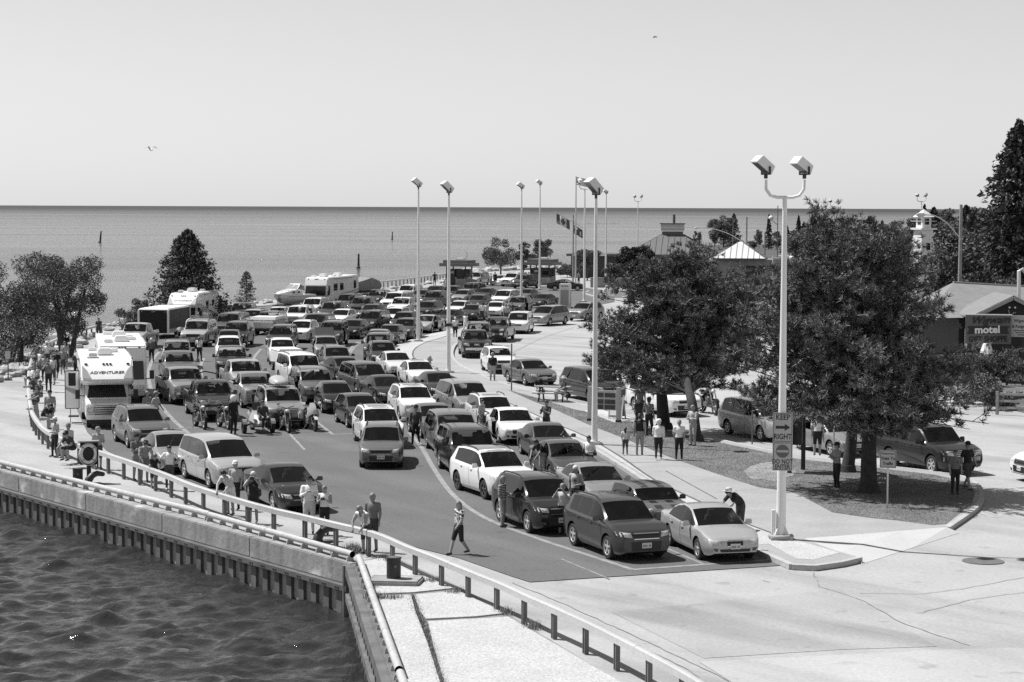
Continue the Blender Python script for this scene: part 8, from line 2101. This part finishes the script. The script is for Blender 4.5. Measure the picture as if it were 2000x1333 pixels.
def broad_tree(name, label, base, h, w, nleaf, leaf, m, seed, trunk_h=.25, nclump=34, multi=1, group=None, cat='tree', depthw=None, skirt=.0):
 rg = np.random.default_rng(seed); t = thing(name, label, cat, base, 0, group)
 cz, rz = h * (1 + trunk_h) / 2, h * (1 - trunk_h) / 2; rx = w / 2
 c = rg.normal(size=(nclump, 3)); c /= np.linalg.norm(c, axis=1)[:, None]; c *= (rg.random(nclump) ** .33)[:, None]
 C = np.c_[c[:, 0] * rx * .80, c[:, 1] * rx * .80, cz + c[:, 2] * rz * .80]; rad = rg.uniform(.16, .34, nclump) * rx
 P, d = clump_points(C, rad, nleaf, rg); P[:, 2] = np.maximum(P[:, 2], .15)
 V, F = cards(P, leaf, rg); link('crown', mesh_np('crown', V, F, [m]), t)
 mb = MB()
 for q in range(multi):
  ang = 2 * math.pi * q / max(multi, 1) + seed; off = Vector((math.cos(ang), math.sin(ang), 0)) * (.35 if multi > 1 else 0)
  topp = Vector((off.x * (4 if multi > 1 else 1), off.y * 3, cz))
  mb.tube([off, off.lerp(topp, .5) + Vector((0, 0, .1)), topp], [h * .022, h * .017, h * .008], 8)
 for i in range(0, nclump, 2):
  s_ = Vector((0, 0, h * (trunk_h + .1 + .25 * rg.random()))); e = Vector(C[i]); mb.tube([s_, s_.lerp(e, .5) + Vector((0, 0, .2)), e], [h * .008, h * .005, h * .002], 5)
 link('trunk', mb.mesh('trunk', [M_BARK], smooth=60), t)
 return t
def conifer_mesh(h, w, n, seed, leaf, m, droop=.25, irr=.25, base=.06, power=.9, layers=True):
 rg = np.random.default_rng(seed); nb = int(n / 26); z = base * h + (1 - base) * h * rg.random(nb) ** 1.25
 z = np.sort(z); prof = (1 - (z / h)) ** power; L_ = (w / 2) * prof * rg.uniform(1 - irr, 1 + irr * .6, nb) + .06; az = rg.random(nb) * 6.283
 P, D = [], []
 for i in range(nb):
  k = 26; s = rg.random(k) ** .6; dirv = np.array([math.cos(az[i]), math.sin(az[i]), 0]); side = np.array([-dirv[1], dirv[0], 0])
  lat = rg.normal(0, .16, k) * L_[i] * (1.1 - s); p = dirv * (s * L_[i])[:, None] + side * lat[:, None]; p[:, 2] = z[i] - droop * L_[i] * s + .35 * droop * L_[i] * s ** 3 + rg.normal(0, .03 * h ** .5, k)
  P.append(p); D.append(np.repeat((dirv * .9 + np.array([0, 0, -.25]))[None], k, 0))
 P = np.concatenate(P); D = np.concatenate(D); V, F = cards(P, leaf, rg, .45, D, .55)
 return mesh_np('crown', V, F, [m])
def conifer(name, label, at_, h, w, n, seed, leaf, m, group=None, **k):
 t = thing(name, label, 'tree', at_, 0, group); link('crown', conifer_mesh(h, w, n, seed, leaf, m, **k), t)
 link('trunk', MB().tube([(0, 0, -.05), (0, 0, h * .96)], [h * .022, .02], 8).mesh('trunk', [M_BARK], smooth=60), t); return t

def pine(name, label, base, trunks, crown, limbs, ntuft, seed, tuft=.30, needles=16):
 """big open pine: trunk(s), limbs that reach the crown's surface, needle tufts on the branch ends
 crown: list of (centre offset, radii) lobes"""
 rg = np.random.default_rng(seed); t = thing(name, label, 'tree', base)
 tips = []; mbL = MB()
 for k, pts in enumerate(trunks):
  mb = MB(); mb.tube(smooth_line(pts, 4), list(np.linspace(.33 if k == 0 else .27, .06, (len(pts) - 1) * 4 + 1)), 12); mb.lathe([(.50 if k == 0 else .4, -.1), (.36 if k == 0 else .3, .28)], 12, pts[0]); link('trunk', mb.mesh('trunk', [M_PINEBARK], smooth=60), t)
 T = [smooth_line(p, 6) for p in trunks]
 cw = np.array([r[0] * r[1] * r[2] for _, r in crown]) ** (2 / 3); cw /= cw.sum()
 for i in range(limbs):
  li = rg.choice(len(crown), p=cw); c, r = crown[li]; d = rg.normal(size=3); d /= np.linalg.norm(d); d[2] = d[2] * .8 + .12
  e = np.array(c) + d * np.array(r) * np.array([1.04, 1.5, 1.0]) * (rg.uniform(.35, 1.0) if i % 6 else rg.uniform(1.0, 1.32))
  tr = T[rg.integers(len(T))]; zt = e[2] - rg.uniform(.2, 1.4) - .15 * np.hypot(e[0], e[1]); s_ = min(tr, key=lambda p: abs(p.z - max(zt, tr[len(tr) // 3].z)))
  s_ = np.array(s_); m1 = s_ * .55 + e * .45 + np.array([0, 0, .25 - .1 * rg.random()]) + rg.normal(0, .12, 3)
  path = smooth_line([s_, m1, e], 3); mbL.tube(path, list(np.linspace(.038, .010, len(path))), 5, 0)
  nb = max(3, int(ntuft / limbs / 2.2))
  for q in range(nb):
   f = rg.uniform(.42, 1.0); p0 = np.array(path[min(int(f * (len(path) - 1)), len(path) - 1)]); dd = rg.normal(size=3) + (e - s_) / (np.linalg.norm(e - s_) + .1) * .8; dd[2] = abs(dd[2]) * .5 + .1; dd /= np.linalg.norm(dd)
   Lb = rg.uniform(.25, .8); p1 = p0 + dd * Lb
   if q % 3 == 0: mbL.tube([p0, p1], [.016, .007], 3, 1 if q % 12 == 0 else 0)
   for u in (1.0, .68, .4)[:int(rg.integers(2, 4))]: tips.append((p0 + dd * Lb * u + rg.normal(0, .05, 3), dd))
 P0 = np.array([p for p, _ in tips]); D0 = np.array([d for _, d in tips])
 if len(P0) > ntuft: sel = rg.choice(len(P0), ntuft, replace=False); P0, D0 = P0[sel], D0[sel]
 n = len(P0); nd = needles
 P = np.repeat(P0, nd, 0); D = np.repeat(D0, nd, 0); d = rg.normal(size=(n * nd, 3)) * .62 + D * .75 + np.array([0, 0, .18]); d /= np.linalg.norm(d, axis=1)[:, None]
 b = rg.normal(size=(n * nd, 3)); b -= (b * d).sum(1)[:, None] * d; b /= np.linalg.norm(b, axis=1)[:, None]; L_ = tuft * rg.uniform(.55, 1.0, n * nd)[:, None]; w = .0145
 V = np.stack([P - b * w, P + b * w, P + d * L_ + b * w * .5, P + d * L_ - b * w * .5], 1).reshape(-1, 3); F = np.arange(4 * n * nd).reshape(-1, 4)
 link('crown', mesh_np('crown', V, F, [M_NEEDLE]), t); link('limbs', mbL.mesh('limbs', [M_PINEBARK, M_TWIG], smooth=60, fix=False), t)['kind'] = 'stuff'
 print('pine tufts', n)
 return t
IZP = .13
# large pine, right: two stems
b = ground(1697, 962, IZP); b2 = ground(1655, 922, IZP) - b; s = b.y / FPX
def rel(px, py, dy=0.0): return np.array(depth_at(px, py, b.y + dy) - b)
pine('pine_tree', 'large spreading pine with two stems on the lawn at right', b,
  [[(0, 0, 0), rel(1698, 850), rel(1710, 760, .6), rel(1690, 640, 1), rel(1670, 480, 1)], [tuple(b2), tuple(b2 + Vector((.15, -.1, 2.2))), tuple(rel(1640, 700, 2.6)), tuple(rel(1600, 560, 2))]],
  [(rel(x, y, dy), r) for x, y, dy, r in ((1645, 430, 1, (.55, .6, .9)), (1700, 445, 1, (.5, .6, .8)), (1590, 450, 1, (.5, .6, .8)), (1760, 480, 1, (.6, .7, .7)), (1915, 765, 0, (.9, .9, .35)), (1925, 715, .5, (.6, .7, .3)), (1640, 530, 1, (1.8, 1.9, 1.7)), (1715, 500, 1, (1.25, 1.5, 1.7)), (1480, 620, 2, (1.1, 1.3, 1.2)), (1455, 700, 1.5, (1.2, 1.3, 1.2)), (1600, 470, 1, (1.0, 1.0, 1.2)), (1565, 590, 1, (1.7, 1.6, 1.7)), (1690, 620, 0, (2.6, 2.4, 2.0)), (1800, 600, 1, (1.9, 1.8, 1.8)), (1500, 660, 1.5, (1.5, 1.5, 1.5)), (1580, 700, .5, (2.0, 1.9, 1.5)), (1730, 720, 0, (2.6, 2.4, 1.5)), (1830, 715, .5, (1.6, 1.6, 1.2)),
  (1465, 760, 1, (1.3, 1.4, 1.2)), (1540, 800, 0, (1.9, 1.6, 1.0)), (1680, 850, -1.5, (1.5, 1.0, .6)), (1790, 850, -1.5, (1.2, 1.0, .45)), (1450, 800, 0, (.9, 1.0, .7)), (1640, 800, -1, (2.0, 1.7, 1.0)), (1760, 800, -1, (2.2, 1.8, .9)), (1860, 790, 0, (1.5, 1.3, .7)), (1905, 735, .5, (.7, .9, .4)), (1890, 835, -.5, (.8, .8, .3)), (1720, 860, -2.2, (1.1, .8, .5)), (1600, 830, -2, (1.4, 1.1, .5)), (1660, 780, -3, (1.9, 1.2, .8)), (1790, 790, -3, (1.7, 1.2, .7)), (1730, 690, -2.5, (1.8, 1.2, 1.1)), (1490, 830, -.5, (.8, .8, .4)))],
  360, 13000, 11, .25, 20)
b = ground(1297, 838, IZP); b2 = ground(1360, 862, IZP) - b
pine('pine_tree', 'broad pine with two stems beside the white minivan', b,
  [[(0, 0, 0), rel(1293, 780), rel(1290, 720), rel(1300, 640), rel(1310, 540)], [tuple(b2), tuple(rel(1352, 790, b2.y)), tuple(rel(1345, 730, b2.y * .6)), tuple(rel(1390, 640, .5)), tuple(rel(1360, 540, .5))]],
  [(rel(1320, 560, 0), (2.2, 2.0, 1.4)), (rel(1260, 560, 0), (1.4, 1.5, 1.1)), (rel(1190, 640, 0), (1.5, 1.6, 1.1)), (rel(1460, 690, 0), (1.3, 1.5, 1.2)), (rel(1465, 600, 1), (1.3, 1.5, 1.4)), (rel(1470, 660, 1), (1.3, 1.5, 1.2)), (rel(1145, 690, 0), (1.0, 1.1, .9)), (rel(1170, 720, 0), (1.0, 1.0, .6)), (rel(1400, 560, 0), (1.9, 2.0, 1.5)), (rel(1240, 600, 0), (1.9, 2.0, 1.6)), (rel(1340, 640, 0), (2.6, 2.6, 1.7)), (rel(1440, 640, 0), (1.7, 2.0, 1.6)), (rel(1210, 690, 0), (1.8, 1.8, 1.2)), (rel(1300, 700, -.5), (2.2, 2.0, .7)), (rel(1415, 715, 0), (1.8, 1.8, .9)), (rel(1165, 680, 0), (.8, 1.0, .5)), (rel(1360, 500, 0), (1.0, 1.0, .7)), (rel(1200, 745, -.3), (.9, .9, .35)), (rel(1440, 760, 0), (.8, .8, .4))],
  250, 9500, 12, .25, 20)
# shrubby pine branches in front of the motel at right
b = ground(1940, 775)
pine('pine_tree', 'low bushy pine in front of the motel at the right edge', b, [[(0, 0, 0), (0, 0, 1.4), (.2, 0, 2.6)]], [((0, 0, 1.5), (2.2, 1.6, 1.0)), ((1.6, 0, 1.2), (1.6, 1.4, .9)), ((-1.8, 0, 1.3), (1.5, 1.2, 1.0)), ((-.8, -.5, 1.9), (1.4, 1.2, .9)), ((-2.6, 0, 1.0), (1.2, 1.0, .7))], 50, 2600, 13, .20, 14)

broad_tree('birch_tree', 'leafy tree with leaning pale stems at the left shore, right one of the pair', ground(128, 697), 8.9, 6.6, 24000, .14, M_LEAF, 21, .06, 30, 3)
broad_tree('birch_tree', 'leafy tree at the left frame edge, left one of the pair', ground(40, 708), 8.4, 7.6, 27000, .14, M_LEAF, 27, .02, 34, 2)
broad_tree('shrub', 'bushes below the large leafy tree at the left edge', ground(15, 716), 4.0, 7.0, 9000, .15, M_LEAF, 22, .02, 22, 3, cat='shrub')
conifer('cedar_tree', 'broad dark cedar beside the lettered motor home', ground(367, 640), 8.3, 7.6, 26000, 31, .26, M_CEDAR, droop=-.15, irr=.40, power=.62, base=.04)
for px, py, h, w, lb, sd in ((282, 640, 3.0, 2.6, 'round bush left of the cedar', 41), (250, 650, 2.2, 3.2, 'low bush behind the silver crew-cab pickup', 42), (433, 622, 1.6, 2.6, 'small bush right of the lettered motor home', 44)):
 broad_tree('shrub', lb, ground(px, py), h, w, 2600, .15, M_LEAF, sd, .02, 14, 2, cat='shrub')
conifer('young_tree', 'slender young tree standing alone at the shore', ground(481, 598), 3.6, 2.5, 4200, 43, .15, M_LEAF, droop=-.3, irr=.4, power=.6)
for px, py, h, w, lb, sd in ((978, 540, 6.4, 6.6, 'dense leafy tree between the ticket booths', 51), (1022, 538, 5.6, 3.6, 'narrow dark tree behind the third lamp pole', 52), (1056, 536, 6.2, 5.2, 'leafy tree behind the right ticket booth', 53), (1147, 548, 5.2, 4.6, 'leafy tree behind the flagpoles', 54), (1196, 570, 3.8, 3.2, 'small young tree on the grass island', 56), (1108, 542, 2.0, 4.0, 'low bushes right of the right booth', 57)):
 broad_tree('leafy_tree', lb, ground(px, py), h, w, 7000 if w > 4 else 3500, .22, M_LEAF if sd != 52 else M_CEDAR, sd, .08 if sd != 56 else .3, 26, 1, cat='tree' if h > 2.5 else 'shrub')
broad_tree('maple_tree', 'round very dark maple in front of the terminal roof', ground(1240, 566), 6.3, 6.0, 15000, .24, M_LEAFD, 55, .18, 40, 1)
# bare sapling
mb = MB(); rg = random.Random(4)
mb.tube([(0, 0, 0), (.1, 0, 1.6), (0, 0, 3.4)], [.05, .035, .01], 5)
for i in range(16): z = rg.uniform(.6, 3.0); a = rg.uniform(0, 6.28); L_ = (3.4 - z) * .45; mb.tube([(0.05, 0, z), (math.cos(a) * L_, math.sin(a) * L_, z + .25 * L_)], [.015, .006], 4)
t = thing('bare_sapling', 'bare twiggy sapling right of the large leafy tree', 'tree', ground(147, 690)); link('trunk', mb.mesh('trunk', [M_BARK]), t)
# forest and peninsula: a few shapes copied
protoF = []
for k, (h, w, lf, m, pw) in enumerate(((10, 4.6, .34, M_SPRUCE, .9), (10, 6.0, .36, M_CEDAR, .7), (10, 3.6, .30, M_SPRUCE, 1.0))):
 protoF.append((conifer_mesh(h, w, 7000, 60 + k, lf, m, droop=.2, irr=.4, power=pw), MB().tube([(0, 0, 0), (0, 0, 9.4)], [.2, .03], 6).mesh('trunk', [M_BARK])))
for k in range(3):
 rg = np.random.default_rng(70 + k); nc = 30; c = rg.normal(size=(nc, 3)); c /= np.linalg.norm(c, axis=1)[:, None]; c *= (rg.random(nc) ** .33)[:, None]
 C = np.c_[c[:, 0] * 2.6, c[:, 1] * 2.6, 5.4 + c[:, 2] * 3.9]; P, d = clump_points(C, rg.uniform(.7, 1.3, nc), 7000, rg); V, F = cards(P, .34, rg)
 protoF.append((mesh_np('crown', V, F, [M_FOREST]), MB().tube([(0, 0, 0), (0, 0, 7)], [.22, .05], 6).mesh('trunk', [M_BARK])))
def copy_tree(k, pos, s, sxy, rz, label, group, name):
 t = thing(name, label, 'tree', pos, rz, group); t.scale = (s * sxy, s * sxy, s)
 for nm, me in zip(('crown', 'trunk'), protoF[k]): link(nm, me, t)
rg = random.Random(17)
GF = 'trees of the forest behind the motel'
def forest(x0, x1, y0, y1, n, hfun, seed):
 rr = random.Random(seed)
 for i in range(n):
  px = x0 + (x1 - x0) * (i + rr.random()) / n; d = rr.uniform(y0, y1); X = (px - 1000) * d / FPX
  if abs(px - 1800) < 45 and d < 262: continue
  k = rr.choice((0, 1, 1, 3, 3, 4, 4, 5, 5)); h = hfun(px, d) * rr.uniform(.82, 1.04)
  copy_tree(k, (X, d, 0), h / 10, rr.uniform(.9, 1.35), rr.uniform(0, 6.28), 'dark conifer within the dense forest behind the motel' if k < 3 else 'rounded leafy tree within the dense forest behind the motel', GF, 'conifer_tree' if k < 3 else 'forest_tree')
def sky_h(px, d):
 y = 428 if px < 1580 else (418 if px < 1800 else 400); return CAM_H - (y - 407) * d / FPX
forest(1545, 1960, 330, 430, 30, sky_h, 5); forest(1580, 2050, 240, 320, 26, lambda p, d: sky_h(p, d) * .93, 6); forest(1700, 2080, 175, 230, 20, lambda p, d: sky_h(p, d) * (.80 if p < 1850 else .95), 7); forest(1840, 2100, 150, 172, 9, lambda p, d: 6.0, 9)
conifer('spruce_tree', 'tall dark spruce at the right frame edge', Vector(((1984 - 1000) * 165 / FPX, 165, 0)), CAM_H + (407 - 238) * 165 / FPX, 10.5, 26000, 81, .42, M_SPRUCE, droop=.3, irr=.55, power=.7, base=.1)
# peninsula
for px, d, h, k, sxy, lb in ((1412, 560, 9.9, 4, 1.1, 'tallest round tree of the clump on the far point'), (1432, 570, 9.0, 1, 1.0, 'cedar beside the tallest tree on the far point'), (1395, 575, 8.0, 3, .9, 'left tree of the clump on the far point'), (1500, 545, 9.0, 2, 1.0, 'slim dark spruce on the far point left of the near pole'), (1481, 550, 5.5, 5, .7, 'small pale tree left of the slim spruce'), (1357, 590, 4.4, 3, .5, 'small round tree left of the street lamp head'), (1365, 595, 4.6, 4, .5, 'second small round tree left of the street lamp head'), (1515, 540, 5.0, 3, 1.0, 'bushy tree right of the slim spruce'), (1440, 540, 3.4, 5, 1.4, 'low bush at the foot of the far point clump'), (1470, 535, 2.8, 4, 1.6, 'low scrub beside the white pavilion roof'), (1535, 500, 6.5, 1, 1.0, 'conifer just left of the near lamp pole'), (1558, 420, 9.0, 0, .9, 'pointed conifer right of the near lamp pole'), (1586, 400, 10.0, 2, 1.1, 'second pointed conifer right of the near lamp pole')):
 copy_tree(k, ((px - 1000) * d / FPX, d, 0), h / 10, sxy, px * .7, lb, None, 'point_tree')
# shrubs at the motel road
for px, py, h, w, lb, sd in ((1900, 792, 1.6, 4.0, 'low shrub at the road edge below the motel', 91), (1950, 800, 1.3, 3.0, 'low shrub left of the split-rail fence', 92), (1840, 740, 2.0, 4.5, 'shrub behind the large pine at the road edge', 93)):
 broad_tree('shrub', lb, ground(px, py), h, w, 3000, .14, M_FOREST, sd, .02, 14, 1, cat='shrub')
# rocks
def rocks(name, label, px_list, n, s0, s1, seed):
 rr = np.random.default_rng(seed); mb = MB(); base = [ground(*p) for p in px_list]
 for i in range(n):
  q = i / n * (len(base) - 1); k = int(q); p = base[k].lerp(base[min(k + 1, len(base) - 1)], q - k) + Vector((rr.normal(0, .6), rr.normal(0, 1.2), 0)); s = rr.uniform(s0, s1)
  V = []
  for zz, rr_ in ((-.5, .6), (-.1, 1.0), (.35, .85), (.6, .4)):
   for a in range(6): an = a * math.pi / 3 + rr.random() * .5; V.append((p.x + s * rr_ * math.cos(an) * rr.uniform(.7, 1.2), p.y + s * rr_ * math.sin(an) * rr.uniform(.7, 1.2), s * zz * .8 + rr.uniform(-.05, .05) + s * .2))
  F = [(l * 6 + a, l * 6 + (a + 1) % 6, (l + 1) * 6 + (a + 1) % 6, (l + 1) * 6 + a) for l in range(3) for a in range(6)] + [tuple(range(18, 24))]; mb.add(V, F)
 tag(link(name, mb.mesh(name, [M_ROCK])), label, 'rocks', kind='stuff')
rocks('shore_rocks', 'pale tumbled rocks along the shore at left', [(0, 745), (25, 728), (60, 700), (100, 690), (150, 672), (190, 655)], 46, .3, .8, 1)
rocks('shore_rocks', 'tumbled boulders along the shore beyond the booths', [(880, 538), (935, 531), (1010, 527), (1090, 526), (1150, 522), (1200, 520)], 70, .4, 1.1, 2)
rocks('shore_rocks', 'shore stones along the water behind the queue', [(200, 642), (330, 622), (470, 598), (600, 584), (720, 570), (850, 552)], 60, .25, .6, 3)
# turf blades on the lawn near the viewer
rr = np.random.default_rng(9); poly = [(p.x, p.y) for p in up(lawn_px)]
def inside(x, y):
 r = np.zeros(len(x), bool)
 for (x0, y0), (x1, y1) in zip(poly, poly[1:] + poly[:1]):
  c_ = ((y0 > y) != (y1 > y)); r ^= c_ & (x < (x1 - x0) * (y - y0) / ((y1 - y0) if y1 != y0 else 1e-9) + x0)
 return r
xs_ = [p[0] for p in poly]; ys_ = [p[1] for p in poly]; n = 150000; X = rr.uniform(min(xs_), max(xs_), n); Y = rr.uniform(min(ys_), max(ys_), n); k = inside(X, Y); X, Y = X[k], Y[k]; n = len(X)
a = rr.uniform(0, 6.28, n); L_ = rr.uniform(.02, .055, n); P = np.c_[X, Y, np.full(n, IZ + .006)]; side = np.c_[-np.sin(a), np.cos(a), 0 * a] * .008; tip = P + np.c_[np.cos(a) * L_ * .6, np.sin(a) * L_ * .6, L_]
V = np.stack([P - side, P + side, tip], 1).reshape(-1, 3); o = link('turf', mesh_np('turf', V, np.arange(3 * n).reshape(-1, 3), [mat('turf_blades', .17, rough=.8, island=.35)])); tag(o, 'short dry turf on the lawn under the pines', 'grass', kind='stuff')
